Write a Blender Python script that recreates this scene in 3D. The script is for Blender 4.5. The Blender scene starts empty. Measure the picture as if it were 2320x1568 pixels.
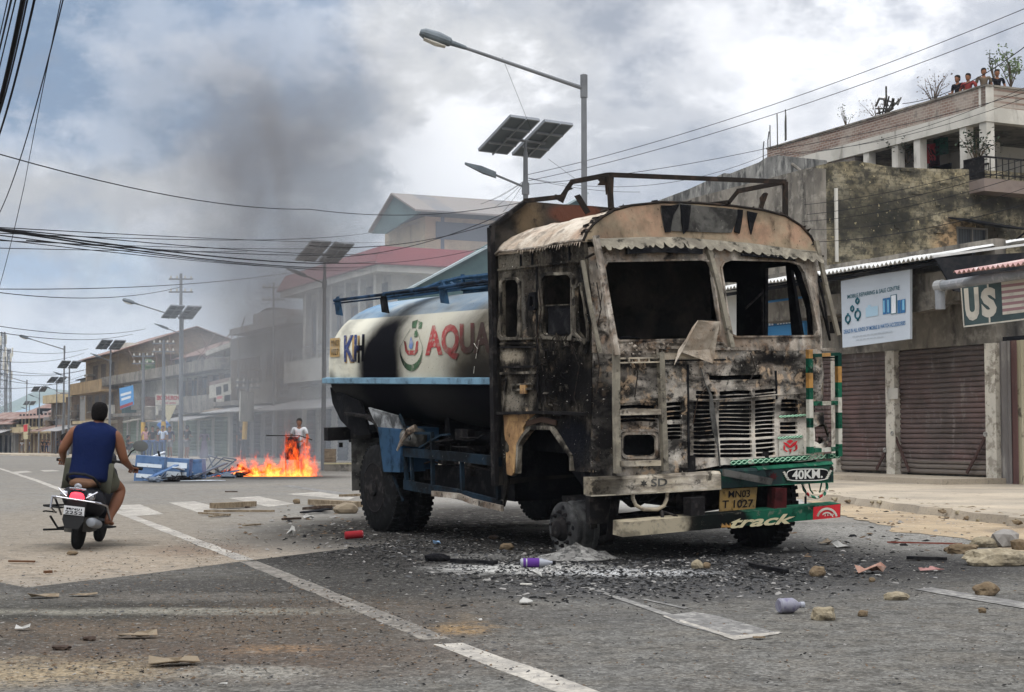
import bpy, math, random
import numpy as np
from math import radians, sin, cos, pi
from mathutils import Vector, Matrix, noise, geometry
random.seed(7)
S = bpy.context.scene
COL = S.collection
# ------------------------------------------------------------------ camera
FPX, CX, CY, HC = 3550.0, 1160.0, 784.0, 1.2
PITCH = math.atan((983 - 784) / FPX)
cam = bpy.data.objects.new('camera', bpy.data.cameras.new('camera'))
COL.objects.link(cam)
cam.location = (0, 0, HC)
cam.rotation_euler = (pi / 2 + PITCH, 0, 0)
cam.data.sensor_width = 36
cam.data.lens = FPX / 2320 * 36
cam.data.clip_start = 0.1
cam.data.clip_end = 12000
S.camera = cam
# ------------------------------------------------------------------ light
SUN_EL, SUN_AZ = 58, 200      # degrees; azimuth the sun stands in, clockwise from +Y
w = bpy.data.worlds.new('World'); S.world = w; w.use_nodes = True
S.view_settings.view_transform = 'Standard'; S.view_settings.look = 'None'
S.view_settings.exposure = 0.0; S.view_settings.gamma = 1.0
sd = bpy.data.lights.new('sun', 'SUN'); sd.energy = 1.3; sd.angle = radians(22); sd.color = (1, .965, .92)
sun = bpy.data.objects.new('sun', sd); COL.objects.link(sun)
az = radians(SUN_AZ); el = radians(SUN_EL)
sdir = Vector((sin(az) * cos(el), cos(az) * cos(el), sin(el)))
sun.rotation_euler = sdir.to_track_quat('Z', 'Y').to_euler(); sun.location = (0, 0, 60)
S.cycles.use_denoising = True
S.cycles.max_bounces = 6; S.cycles.transparent_max_bounces = 16; S.cycles.volume_bounces = 1
S.cycles.volume_max_steps = 160; S.cycles.volume_step_rate = 1.0

def lin(c):
    if isinstance(c, (int, float)): c = (c, c, c)
    return tuple(((x / 255) / 12.92 if x / 255 <= .04045 else ((x / 255 + .055) / 1.055) ** 2.4) for x in c)

def ray(px, py):
    x, f, z = px - CX, FPX, -(py - CY)
    c, s = cos(PITCH), sin(PITCH)
    return Vector((x, c * f - s * z, s * f + c * z))

class NT:
    """small node-tree writer"""
    def __init__(s, tree): s.t = tree; tree.nodes.clear()
    def n(s, typ, ins=None, **props):
        nd = s.t.nodes.new(typ)
        for k, v in props.items(): setattr(nd, k, v)
        for k, v in (ins or {}).items():
            sk = nd.inputs[k]
            if isinstance(v, bpy.types.NodeSocket): s.t.links.new(v, sk)
            else:
                if isinstance(v, tuple) and len(v) == 3 and sk.type == 'RGBA': v = v + (1,)
                sk.default_value = v
        return nd
    def m(s, op, a, b=0.0, c=0.0, clamp=False):
        nd = s.n('ShaderNodeMath', {0: a, 1: b, 2: c}, operation=op); nd.use_clamp = clamp
        return nd.outputs[0]
    def vm(s, op, a, b=(0, 0, 0), out=0):
        return s.n('ShaderNodeVectorMath', {0: a, 1: b}, operation=op).outputs[out]
    def mr(s, v, a, b, c=0.0, d=1.0, smooth=True):
        return s.n('ShaderNodeMapRange', {0: v, 1: a, 2: b, 3: c, 4: d}, interpolation_type='SMOOTHSTEP' if smooth else 'LINEAR').outputs[0]
    def mix(s, f, a, b, mode='MIX'):
        nd = s.n('ShaderNodeMix', data_type='RGBA', blend_type=mode)
        for k, v in ((0, f), (6, a), (7, b)):
            if isinstance(v, bpy.types.NodeSocket): s.t.links.new(v, nd.inputs[k])
            else: nd.inputs[k].default_value = v if k == 0 else (tuple(v) + (1,))[:4]
        return nd.outputs[2]
    def noise(s, vec, scale, det=4, rough=.55, dist=0.0, st=None, out=0):
        if st: vec = s.vm('MULTIPLY', vec, st)
        return s.n('ShaderNodeTexNoise', {'Vector': vec, 'Scale': scale, 'Detail': det, 'Roughness': rough, 'Distortion': dist}).outputs[out]

# world: Nishita sky seen through a broken overcast
T = NT(w.node_tree)
tc = T.n('ShaderNodeTexCoord').outputs['Generated']
sky = T.n('ShaderNodeTexSky', sky_type='NISHITA', sun_disc=False, sun_elevation=radians(SUN_EL), sun_rotation=radians(SUN_AZ), air_density=1.2, dust_density=2.5).outputs[0]
wn = T.noise(tc, 5.0, 7, .6, out=1)
wv = T.vm('MULTIPLY', T.vm('SUBTRACT', wn, (.5, .5, .5)), (.22, .22, .16))
dv = T.vm('NORMALIZE', T.vm('ADD', tc, wv))
K = 10.0   # colours below are divided by the background strength 0.1
def wc(c, k=1.0): return tuple(x * K * k for x in lin(c))
base = wc((204, 207, 214))
def blob(col_in, px, py, rad, col, amt=1.0, soft=.5, sy=1.0):
    d = ray(px, py).normalized()
    df = T.vm('SUBTRACT', dv, tuple(d))
    if sy != 1: df = T.vm('MULTIPLY', df, (1, 1, sy))
    ln = T.vm('LENGTH', df, out=1)
    f = T.mr(ln, rad, rad * (1 - soft), 0, amt)
    return T.mix(f, col_in, col)
c = base
c = blob(c, 350, 250, .30, wc((100, 126, 156)), 1, .75, 1.25)
c = blob(c, 620, 330, .17, wc((106, 126, 152)), .8, .9)
c = blob(c, 480, 420, .12, wc((108, 126, 148)), .85, .8)
c = blob(c, 700, 60, .15, wc((146, 168, 198)), .7, .8)
c = blob(c, 180, 120, .16, wc((122, 148, 180)), .7, .8)
c = blob(c, 1010, 250, .10, wc((158, 163, 172)), .7, .8)
c = blob(c, 130, 500, .13, wc((186, 184, 182)), .9, .6, 2.6)
c = blob(c, 60, 620, .06, wc((150, 178, 208)), .9, .6, 2.4)
c = blob(c, 250, 760, .13, wc((206, 209, 214)), .8, .6, 3.0)
c = blob(c, 60, 800, .12, wc((210, 213, 220)), .8, .6, 2.6)
c = blob(c, 930, 520, .14, wc((164, 171, 178)), .7, .7)
c = blob(c, 950, 90, .06, wc((205, 205, 206)), .7, .7)
c = blob(c, 1240, 230, .11, wc((216, 216, 217)), .9, .8)
c = blob(c, 1640, 110, .09, wc((252, 252, 254), 1.2), .9, .8, 1.3)
c = blob(c, 1000, 100, .07, wc((226, 226, 226)), .8, .8, 1.3)
c = blob(c, 1500, 330, .10, wc((186, 189, 196)), .6, .8)
c = blob(c, 1820, 250, .06, wc((250, 250, 252), 1.15), .85, .8)
c = blob(c, 1900, 60, .08, wc((188, 192, 202)), .7, .8)
c = blob(c, 2120, 120, .10, wc((196, 201, 214)), .6, .8)
n1 = T.noise(tc, 7.5, 8, .60, .12, st=(1, 1, 1.7))
side = T.mr(T.n('ShaderNodeSeparateXYZ', {0: tc}).outputs[0], -.16, .02, .25, 1)
c = T.mix(T.m('MULTIPLY', T.mr(n1, .48, .62, 0, .9), side), c, wc((252, 252, 254), 1.25))
c = T.mix(T.mr(n1, .50, .34, 0, .72), c, wc((136, 146, 164)))
n3 = T.noise(tc, 20.0, 6, .6, .0, st=(1, 1, 1.6))
c = T.mix(T.mr(n3, .50, .66, 0, .30), c, wc((234, 234, 238)))
n2 = T.noise(tc, 3.2, 6, .6, .6)
gap = T.mr(n2, .60, .72, 0, .22)
c = T.mix(gap, c, T.mix(1.0, sky, (2.2, 2.2, 2.2), 'MULTIPLY'))
# an overcast sky is brighter overhead than near the horizon, and brighter away from the smoke
zz = T.n('ShaderNodeSeparateXYZ', {0: tc})
up = T.mr(zz.outputs[2], .32, .80, 1.0, 2.9)
bk = T.mr(zz.outputs[1], .55, -.2, 1.0, 1.35)
c = T.mix(1.0, c, T.n('ShaderNodeCombineXYZ', {0: T.m('MULTIPLY', up, bk), 1: T.m('MULTIPLY', up, bk), 2: T.m('MULTIPLY', up, bk)}).outputs[0], 'MULTIPLY')
bg = T.n('ShaderNodeBackground', {0: c, 1: 0.1}).outputs[0]
T.n('ShaderNodeOutputWorld', {0: bg})

# ------------------------------------------------------------------ materials
MATS = {}
def M(name, col, rough=.85, metal=0.0, layers=(), bump=None, emit=None, spec=.3, alpha=None):
    """procedural material: base colour plus layers
    ('n', colour, scale, threshold, softness, amount, stretch)   noise patches
    ('b', colour, centre, radii, amount, softness, warp)         a stain with a place of its own
    ('a', colour, axis, lo, hi, soft, amount)                    a painted band along an axis
    ('w', colour, axis vector, pitch, width, amount)             stripes"""
    if name in MATS: return MATS[name]
    mt = bpy.data.materials.new(name); mt.use_nodes = True
    N = NT(mt.node_tree)
    co = N.n('ShaderNodeTexCoord').outputs['Object']
    c = N.n('ShaderNodeRGB').outputs[0]; c.default_value = tuple(col) + (1,)
    fw = None
    def warp(k):
        nv = N.noise(co, k[0], 4, .6, out=1)
        return N.vm('ADD', co, N.vm('MULTIPLY', N.vm('SUBTRACT', nv, (.5, .5, .5)), (k[1],) * 3))
    rf = None
    for L in layers:
        if L[0] == 'n':
            _, cc, sc, t, sf, am = L[:6]; st = L[6] if len(L) > 6 else None
            nn = N.noise(co, sc, 5, .62, .25, st)
            c = N.mix(N.mr(nn, t - sf, t + sf, 0, am), c, cc)
        elif L[0] == 'b':
            _, cc, ce, ra, am = L[:5]; sf = L[5] if len(L) > 5 else .5; wp = L[6] if len(L) > 6 else (3.0, .5)
            d = N.vm('DIVIDE', N.vm('SUBTRACT', warp(wp), tuple(ce)), tuple(ra))
            c = N.mix(N.mr(N.vm('LENGTH', d, out=1), 1.0, 1.0 - sf, 0, am), c, cc)
        elif L[0] == 'a':
            _, cc, ax, lo, hi, sf, am = L
            v = N.n('ShaderNodeSeparateXYZ', {0: co}).outputs[ax]
            f = N.m('MULTIPLY', N.mr(v, lo - sf, lo + sf, 0, 1), N.mr(v, hi - sf, hi + sf, 1, 0))
            c = N.mix(N.m('MULTIPLY', f, am), c, cc)
        elif L[0] == 'w':
            _, cc, axv, pitch, wd, am = L
            v = N.n('ShaderNodeVectorMath', {0: co, 1: tuple(axv)}, operation='DOT_PRODUCT').outputs[1]
            f = N.m('FRACT', N.m('DIVIDE', v, pitch))
            c = N.mix(N.m('MULTIPLY', N.m('LESS_THAN', f, wd), am), c, cc)
        elif L[0] == 'k':   # bricks: colour of mortar, scale vector, axes order
            _, c2, cm, sc, ax, am = L
            sp = N.n('ShaderNodeSeparateXYZ', {0: co})
            vec = N.n('ShaderNodeCombineXYZ', {0: sp.outputs[ax[0]], 1: sp.outputs[ax[1]]}).outputs[0]
            bk = N.n('ShaderNodeTexBrick', {0: vec, 1: (1, 1, 1, 1), 2: (.55, .55, .55, 1), 3: (0, 0, 0, 1), 'Scale': sc, 'Mortar Size': .03, 'Mortar Smooth': .4, 'Brick Width': .46, 'Row Height': .2})
            c3 = N.mix(bk.outputs[0], c, c2)
            c = N.mix(am, c, N.mix(bk.outputs[1], c3, cm))
    lum = N.n('ShaderNodeRGBToBW', {0: c}).outputs[0]      # soot is matt, bare paint and metal are not
    ins = {'Base Color': c, 'Roughness': N.mr(lum, .0, .12, .96, rough, False), 'Metallic': metal, 'Specular IOR Level': N.mr(lum, .0, .2, .04 if spec > 0 else 0.0, spec, False)}
    if bump:
        bh = N.noise(co, bump[0], 6, .6)
        bn = N.n('ShaderNodeBump', {'Strength': bump[1], 'Distance': bump[2], 'Height': bh}).outputs[0]
        ins['Normal'] = bn
    if emit:
        ins['Emission Color'] = tuple(emit[0]) + (1,); ins['Emission Strength'] = emit[1]
    p = N.n('ShaderNodeBsdfPrincipled', ins)
    N.n('ShaderNodeOutputMaterial', {0: p.outputs[0]})
    MATS[name] = mt
    return mt

# ------------------------------------------------------------------ geometry helpers
class G:
    def __init__(s): s.v = []; s.f = []
    def add(s, vs, fs):
        o = len(s.v); s.v += [tuple(v) for v in vs]; s.f += [tuple(i + o for i in f) for f in fs]; return s
    def box(s, x0, x1, y0, y1, z0, z1):
        x0, x1 = sorted((x0, x1)); y0, y1 = sorted((y0, y1)); z0, z1 = sorted((z0, z1))
        return s.add([(x0,y0,z0),(x1,y0,z0),(x1,y1,z0),(x0,y1,z0),(x0,y0,z1),(x1,y0,z1),(x1,y1,z1),(x0,y1,z1)],
                     [(0,3,2,1),(4,5,6,7),(0,1,5,4),(1,2,6,5),(2,3,7,6),(3,0,4,7)])
    def obox(s, c, ax, ay, az):
        c = Vector(c); ax = Vector(ax); ay = Vector(ay); az = Vector(az)
        vs = [c + sx*ax + sy*ay + sz*az for sz in (-1, 1) for sx, sy in ((-1,-1),(1,-1),(1,1),(-1,1))]
        return s.add(vs, [(0,3,2,1),(4,5,6,7),(0,1,5,4),(1,2,6,5),(2,3,7,6),(3,0,4,7)])
    def beam(s, p, q, w, h, up=(0,0,1)):
        p = Vector(p); q = Vector(q); d = (q - p); L = d.length; d.normalize(); up = Vector(up)
        a = d.cross(up)
        if a.length < 1e-4: a = d.cross(Vector((1, 0, 0)))
        a.normalize(); b = a.cross(d)
        return s.obox((p + q) / 2, d * L / 2, a * w / 2, b * h / 2)
    def tube(s, pts, r, n=8, caps=True):
        pts = [Vector(p) for p in pts]; N = len(pts)
        rs = r if isinstance(r, (list, tuple)) else [r] * N
        rings = []; pa = None
        for i in range(N):
            d = (pts[min(i+1, N-1)] - pts[max(i-1, 0)])
            if d.length < 1e-9: d = Vector((0,0,1))
            d.normalize()
            if pa is None:
                a = d.cross(Vector((0,0,1)))
                if a.length < .05: a = d.cross(Vector((1,0,0)))
            else:
                a = pa - d * pa.dot(d)
            a.normalize(); pa = a; b = d.cross(a)
            rings.append([pts[i] + (a*cos(2*pi*k/n) + b*sin(2*pi*k/n)) * rs[i] for k in range(n)])
        vs = [p for rg in rings for p in rg]
        fs = [(i*n+k, i*n+(k+1)%n, (i+1)*n+(k+1)%n, (i+1)*n+k) for i in range(N-1) for k in range(n)]
        if caps: fs += [tuple(range(n))[::-1], tuple((N-1)*n+k for k in range(n))]
        return s.add(vs, fs)
    def rev(s, o, axis, prof, n=24, ref=None, ar=(1, 1)):
        """prof: list of (distance along axis, radius)"""
        o = Vector(o); ax = Vector(axis).normalized()
        a = ax.cross(Vector(ref) if ref else Vector((0,0,1)))
        if a.length < .05: a = ax.cross(Vector((1,0,0)))
        a.normalize(); b = ax.cross(a); vs = []
        for t, r in prof:
            vs += [o + ax*t + (a*cos(2*pi*k/n)*ar[0] + b*sin(2*pi*k/n)*ar[1])*r for k in range(n)]
        N = len(prof)
        fs = [(i*n+k, i*n+(k+1)%n, (i+1)*n+(k+1)%n, (i+1)*n+k) for i in range(N-1) for k in range(n)]
        fs += [tuple(range(n))[::-1], tuple((N-1)*n+k for k in range(n))]
        return s.add(vs, fs)
    def loft(s, rings, cap=True, closed=True):
        n = len(rings[0]); vs = [p for r in rings for p in r]; N = len(rings)
        m = n if closed else n - 1
        fs = [(i*n+k, i*n+(k+1)%n, (i+1)*n+(k+1)%n, (i+1)*n+k) for i in range(N-1) for k in range(m)]
        if cap: fs += [tuple(range(n))[::-1], tuple((N-1)*n+k for k in range(n))]
        return s.add(vs, fs)
    def prism(s, poly, off):
        """flat polygon (3D points) extruded by a vector"""
        n = len(poly); off = Vector(off); ps = [Vector(p) for p in poly]
        return s.add(ps + [p + off for p in ps], [tuple(range(n))[::-1], tuple(range(n, 2*n))] + [(i, (i+1)%n, n+(i+1)%n, n+i) for i in range(n)])
    def blobby(s, c, r, n=2, amp=.25, seed=0, sq=(1,1,1), fs=1.3):
        """rough stone: subdivided cube pushed to a lumpy faceted ball"""
        import bmesh
        bm = bmesh.new(); bmesh.ops.create_icosphere(bm, subdivisions=n, radius=1)
        vs = []
        for v in bm.verts:
            d = v.co.normalized()
            k = 1 + amp * (noise.noise(d * fs + Vector((seed*7.3, seed*1.7, 3))) * 1.6) + amp*.5*noise.noise(d*3.7+Vector((seed, 9, 1)))
            k = k * .6 + .4 * min(1.25, 1 / max(abs(d.x), abs(d.y), abs(d.z)) ** .8) * .85
            vs.append(Vector(c) + Vector((d.x*sq[0], d.y*sq[1], d.z*sq[2])) * r * k)
        fs = [tuple(v.index for v in f.verts) for f in bm.faces]; bm.free()
        return s.add(vs, fs)
    def sheet(s, outer, holes=(), fm=None, th=(0, 0, 0), grid=0.0, seg=0.0, warp=0.0, wsc=3.0):
        """flat outline with holes mapped by fm into space, given a thickness vector"""
        def dens(P):
            if not seg: return [Vector(p) for p in P]
            o = []
            for i in range(len(P)):
                a = Vector(P[i]); b = Vector(P[(i+1) % len(P)]); k = max(1, int((b-a).length / seg))
                o += [a + (b-a)*j/k for j in range(k)]
            return o
        loops = [dens(outer)] + [dens(h) for h in holes]
        pts = []; ed = []
        for Lp in loops:
            o = len(pts); pts += Lp; ed += [(o+i, o+(i+1) % len(Lp)) for i in range(len(Lp))]
        def inside(p, P):
            r = False; n = len(P); j = n-1
            for i in range(n):
                if (P[i][1] > p[1]) != (P[j][1] > p[1]) and p[0] < (P[j][0]-P[i][0])*(p[1]-P[i][1])/(P[j][1]-P[i][1])+P[i][0]: r = not r
                j = i
            return r
        if grid:
            xs = [p[0] for p in loops[0]]; ys = [p[1] for p in loops[0]]
            nx = int((max(xs)-min(xs))/grid); ny = int((max(ys)-min(ys))/grid)
            for i in range(1, nx+1):
                for j in range(1, ny+1):
                    q = Vector((min(xs)+i*grid - grid*.3*(j % 2), min(ys)+j*grid))
                    if inside(q, loops[0]) and not any(inside(q, h) for h in loops[1:]): pts.append(q)
        R = geometry.delaunay_2d_cdt([Vector((p[0], p[1])) for p in pts], ed, [], 0, 1e-6)
        V2, F2 = R[0], R[2]; keep = []
        for f in F2:
            cc = sum((V2[i] for i in f), Vector((0, 0))) / len(f)
            if inside(cc, loops[0]) and not any(inside(cc, h) for h in loops[1:]): keep.append(tuple(f))
        cnt = {}
        for f in keep:
            for i in range(len(f)):
                e = (f[i], f[(i+1) % len(f)]); cnt[frozenset(e)] = cnt.get(frozenset(e), []) + [e]
        th = Vector(th); vs = []
        for p in V2:
            q = Vector(fm(p[0], p[1]))
            if warp:
                q += Vector((noise.noise(q*wsc), noise.noise(q*wsc+Vector((9,0,0))), noise.noise(q*wsc+Vector((0,9,0))))) * warp
            vs.append(q)
        n = len(vs); fs = list(keep)
        if th.length > 0:
            vs += [q + th for q in vs]; fs += [tuple(i+n for i in f[::-1]) for f in keep]
            for es in cnt.values():
                if len(es) == 1:
                    a, b = es[0]; fs.append((b, a, a+n, b+n))
        return s.add(vs, fs)
    def build(s, name, mat, parent=None, smooth=False, recalc=True, **tags):
        me = bpy.data.meshes.new(name)
        me.from_pydata(s.v, [], s.f); me.validate()
        if recalc:
            import bmesh
            bm = bmesh.new(); bm.from_mesh(me); bmesh.ops.recalc_face_normals(bm, faces=bm.faces); bm.to_mesh(me); bm.free()
        if smooth: me.polygons.foreach_set('use_smooth', [True]*len(me.polygons))
        me.materials.append(mat)
        o = bpy.data.objects.new(name, me); COL.objects.link(o)
        if parent is not None: o.parent = parent
        if smooth == 'auto':
            try: me.set_sharp_from_angle(angle=radians(40))
            except Exception: pass
        for k, v in tags.items(): o[k] = v
        return o

def empty(name, label, cat, loc=(0, 0, 0), rz=0.0, group=None, matrix=None):
    o = bpy.data.objects.new(name, None); COL.objects.link(o); o.empty_display_size = .2
    if matrix is not None: o.matrix_world = matrix
    else: o.location = loc; o.rotation_euler = (0, 0, rz)
    o['label'] = label; o['category'] = cat
    if group: o['group'] = group
    return o
def copy_tree(o, parent=None):
    c = o.copy(); COL.objects.link(c)
    if parent is not None: c.parent = parent
    for ch in list(o.children): copy_tree(ch, c)
    return c
def rrect(x0, y0, x1, y1, r, n=4):
    x0, x1 = sorted((x0, x1)); y0, y1 = sorted((y0, y1)); o = []
    for cx, cy, a in ((x1-r, y1-r, 0), (x0+r, y1-r, 90), (x0+r, y0+r, 180), (x1-r, y0+r, 270)):
        o += [(cx + r*cos(radians(a + 90*k/n)), cy + r*sin(radians(a + 90*k/n))) for k in range(n+1)]
    return o
def text_geo(body, bold=0.0, shear=0.0, cuts=0, space=1.0, align='LEFT'):
    """outline of a word as flat triangles with x from 0 to width, height about 1"""
    cu = bpy.data.curves.new('t', 'FONT'); cu.body = body; cu.offset = bold; cu.shear = shear; cu.space_character = space
    cu.resolution_u = 3
    ob = bpy.data.objects.new('t', cu); COL.objects.link(ob)
    dg = bpy.context.evaluated_depsgraph_get(); me = bpy.data.meshes.new_from_object(ob.evaluated_get(dg))
    import bmesh
    bm = bmesh.new(); bm.from_mesh(me)
    bmesh.ops.triangulate(bm, faces=bm.faces)
    for _ in range(cuts): bmesh.ops.subdivide_edges(bm, edges=[e for e in bm.edges if e.calc_length() > .12], cuts=1, use_grid_fill=False)
    bmesh.ops.triangulate(bm, faces=bm.faces)
    vs = [v.co.copy() for v in bm.verts]; bm.verts.index_update()
    fs = [tuple(v.index for v in f.verts) for f in bm.faces]; bm.free()
    bpy.data.objects.remove(ob); bpy.data.curves.remove(cu); bpy.data.meshes.remove(me)
    x0 = min(v.x for v in vs); x1 = max(v.x for v in vs); y0 = min(v.y for v in vs); y1 = max(v.y for v in vs)
    return [((v.x-x0)/(x1-x0), (v.y-y0)/(y1-y0)) for v in vs], fs
def put_text(g, body, fm, bold=0.0, shear=0.0, cuts=0, space=1.0):
    vs, fs = text_geo(body, bold, shear, cuts, space)
    g.add([fm(a, b) for a, b in vs], fs); return g
def bilerp(q):   # q = bottom-left, bottom-right, top-right, top-left
    q = [Vector(p) for p in q]
    return lambda a, b: (q[0]*(1-a)+q[1]*a)*(1-b) + (q[3]*(1-a)+q[2]*a)*b

def gz(y, x=0):
    """height of the ground: the street falls away gently beyond 40 m"""
    d = max(0.0, y - 40)
    if d < 41: return -.0044 * d
    if d < 500: return -.1804 - .0098 * (d - 41)
    return -.1804 - .0098 * 459 - .002 * (d - 500)
def gnd(px, py, dz=0.0):
    r = ray(px, py); y = 30.0
    z = 0.0
    for _ in range(30):
        z = gz(y) + dz; t = (z - HC) / r.z; y2 = t * r.y
        if t < 0: y2 = 3000
        y = .5*y + .5*y2
    t = y / r.y
    return Vector((r.x*t, y, gz(y) + dz))
def atd(px, py, y):
    r = ray(px, py); return Vector((0, 0, HC)) + r * (y / r.y)
# ================================================================== SETTING
ST = dict(kind='structure')
ASPH = lin((102, 100, 95)); DUST = lin((160, 150, 134)); SAND = lin((146, 130, 108)); DARK = lin((62, 60, 58)); BRN = lin((112, 98, 84))
def P2(px, py): g = gnd(px, py); return (g.x, g.y)
def B(px, py, rx, ry, col, amt, soft=.6, wp=(1.6, .7), rot=None):
    g = gnd(px, py); return ('b', col, (g.x, g.y, 0), (rx, ry, 50), amt, soft, wp)
near_layers = [
    ('n', lin((124, 122, 117)), .35, .52, .22, .7), ('n', lin((90, 89, 87)), .8, .56, .12, .5),
    ('n', lin((104, 98, 88)), 2.2, .52, .14, .5), ('n', lin((66, 66, 64)), 5, .56, .08, .55),
    B(330, 1405, 3.2, 1.9, lin((50, 49, 45)), .92, .7), B(640, 1345, 2.4, 2.1, lin((52, 49, 45)), .9, .7),
    B(60, 1440, 1.0, 1.2, lin((56, 55, 52)), .8, .8), B(300, 1330, 3.0, .8, lin((70, 68, 66)), .7, .7),
    B(470, 1490, 2.4, 1.3, lin((86, 74, 64)), .9, .8), B(790, 1400, 1.8, 1.6, lin((88, 78, 68)), .8, .8), B(250, 1430, 1.6, .8, lin((104, 90, 76)), .7, .8),
    B(110, 1528, 1.0, .75, lin((150, 134, 108)), .85, .95, (3, .8)), B(620, 1475, .5, .30, lin((132, 106, 80)), .7, .95, (4, .5)),
    B(1045, 1425, .30, .55, lin((146, 118, 80)), .85, .9, (5, .5)), B(1060, 1400, .16, .4, lin((134, 114, 86)), .6, .9, (5, .4)),
    B(330, 1388, 2.2, .32, lin((136, 132, 120)), .75, .8, (2, .4)), B(560, 1530, .6, .3, lin((146, 142, 132)), .7, .8), B(420, 1355, 1.6, .5, lin((118, 112, 104)), .5, .8, (3, .6)),
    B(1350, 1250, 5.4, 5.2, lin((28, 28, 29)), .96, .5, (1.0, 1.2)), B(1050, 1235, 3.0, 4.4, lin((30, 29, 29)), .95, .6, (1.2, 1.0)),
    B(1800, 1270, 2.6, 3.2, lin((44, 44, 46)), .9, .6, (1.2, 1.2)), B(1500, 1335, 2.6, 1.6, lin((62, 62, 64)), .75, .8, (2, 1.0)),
    B(1180, 1290, 1.1, .8, lin((184, 182, 176)), .95, .7, (5, .6)), B(1430, 1300, 1.0, .5, lin((190, 190, 188)), .95, .7, (6, .5)), B(1100, 1262, .9, .6, lin((120, 118, 114)), .7, .8, (5, .5)),
    B(1350, 1262, .6, .5, lin((120, 118, 112)), .7, .8, (6, .3)),
    B(2020, 1215, 2.0, 4.2, lin((150, 147, 140)), .8, .8), B(1250, 1400, 2.0, .9, lin((82, 81, 79)), .6, .9),
    ('n', lin((60, 58, 55)), 7, .57, .06, .55), ('n', lin((142, 139, 132)), 10, .62, .05, .4), ('n', lin((64, 62, 58)), 38, .50, .08, .6), ('n', lin((146, 144, 138)), 46, .61, .05, .4), ('n', lin((46, 45, 44)), 26, .60, .05, .5),
]
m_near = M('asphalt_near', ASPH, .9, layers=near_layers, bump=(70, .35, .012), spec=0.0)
m_far = M('asphalt_far', lin((118, 115, 109)), .9, layers=[
    ('n', lin((132, 128, 119)), .22, .5, .25, .6), ('n', lin((112, 111, 108)), .5, .55, .14, .6), ('n', lin((122, 114, 104)), 1.6, .54, .14, .5),
    B(200, 1260, 3.2, 4.6, lin((140, 128, 112)), .9, .7), B(60, 1200, 3.5, 9, lin((128, 120, 108)), .8, .7), B(470, 1245, .9, 1.4, lin((116, 100, 86)), .8, .8, (3, .6)),
    B(700, 1225, 2.2, 2.4, lin((104, 100, 94)), .8, .8), B(200, 1235, 1.0, .5, lin((84, 80, 74)), .7, .8),
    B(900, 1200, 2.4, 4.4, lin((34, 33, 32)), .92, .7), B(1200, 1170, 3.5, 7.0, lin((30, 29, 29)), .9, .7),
    B(560, 1085, 3.5, 6, lin((84, 82, 80)), .7, .8), B(1560, 1130, 6, 6, lin((158, 156, 150)), .8, .7),
    B(640, 1082, 2.6, 3.5, lin((46, 44, 42)), .9, .7, (1, 1)), B(400, 1092, 1.8, 2.5, lin((66, 66, 66)), .8, .7, (1, 1)),
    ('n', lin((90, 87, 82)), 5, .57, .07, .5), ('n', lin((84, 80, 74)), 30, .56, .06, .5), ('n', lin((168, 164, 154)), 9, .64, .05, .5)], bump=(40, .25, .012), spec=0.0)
m_ground = M('ground_dirt', lin((150, 140, 122)), .95, spec=0.0, layers=[('n', lin((120, 110, 96)), .3, .5, .2, .7), ('n', lin((104, 110, 84)), .05, .5, .2, .5)])
xs = [-3000, -1200, -500, -200, -90, -40, -20, -8, 0, 8, 20, 45, 100, 250, 700, 2500]
ys = [-60, -20, 0, 10, 20, 30, 40, 48, 56, 66, 81, 100, 140, 200, 300, 450, 500, 900, 2000, 5000]
g = G(); W_ = len(xs)
g.add([(x, y, gz(y) - .008) for y in ys for x in xs], [(j*W_+i, j*W_+i+1, (j+1)*W_+i+1, (j+1)*W_+i) for j in range(len(ys)-1) for i in range(W_-1)])
g.build('ground', m_ground, **ST)

def flat(name, poly, mat, dz, grid=1.5, seg=.7, ragged=0.0, parent=None, far=False, **tags):
    g = G(); rg = random.Random(len(poly) * 13 + int(dz * 10000))
    if ragged:
        P = []
        for i in range(len(poly)):
            a = Vector(poly[i]); b = Vector(poly[(i+1) % len(poly)]); k = max(1, int((b-a).length / seg)); nn = Vector((-(b-a).y, (b-a).x)).normalized()
            P += [tuple(a + (b-a)*j/k + nn * ragged * (noise.noise(Vector((a.x+(b-a).x*j/k, a.y+(b-a).y*j/k, 3))*2.2) * 2 + rg.uniform(-.4, .4))) for j in range(k)]
        poly = P; seg = 0
    g.sheet(poly, fm=lambda x, y: (x, y, gz(y) + dz), grid=grid, seg=seg)
    return g.build(name, mat, parent, **tags)
kerb = [(7.6, 4), (7.0, 14), (6.55, 19.9), (6.05, 23.7), (5.6, 27.6), (3.9, 33.5), (1.2, 41)] + [(2.7 - .4615 * (y - 40), y) for y in (50, 60, 70, 81, 100, 126, 160, 200, 260)]
left_edge = [(-180, 260), (-100, 150), (-60, 70), (-40, 30), (-25, 5), (-20, -20), (9, -20)]
road_poly = kerb + left_edge
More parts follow.
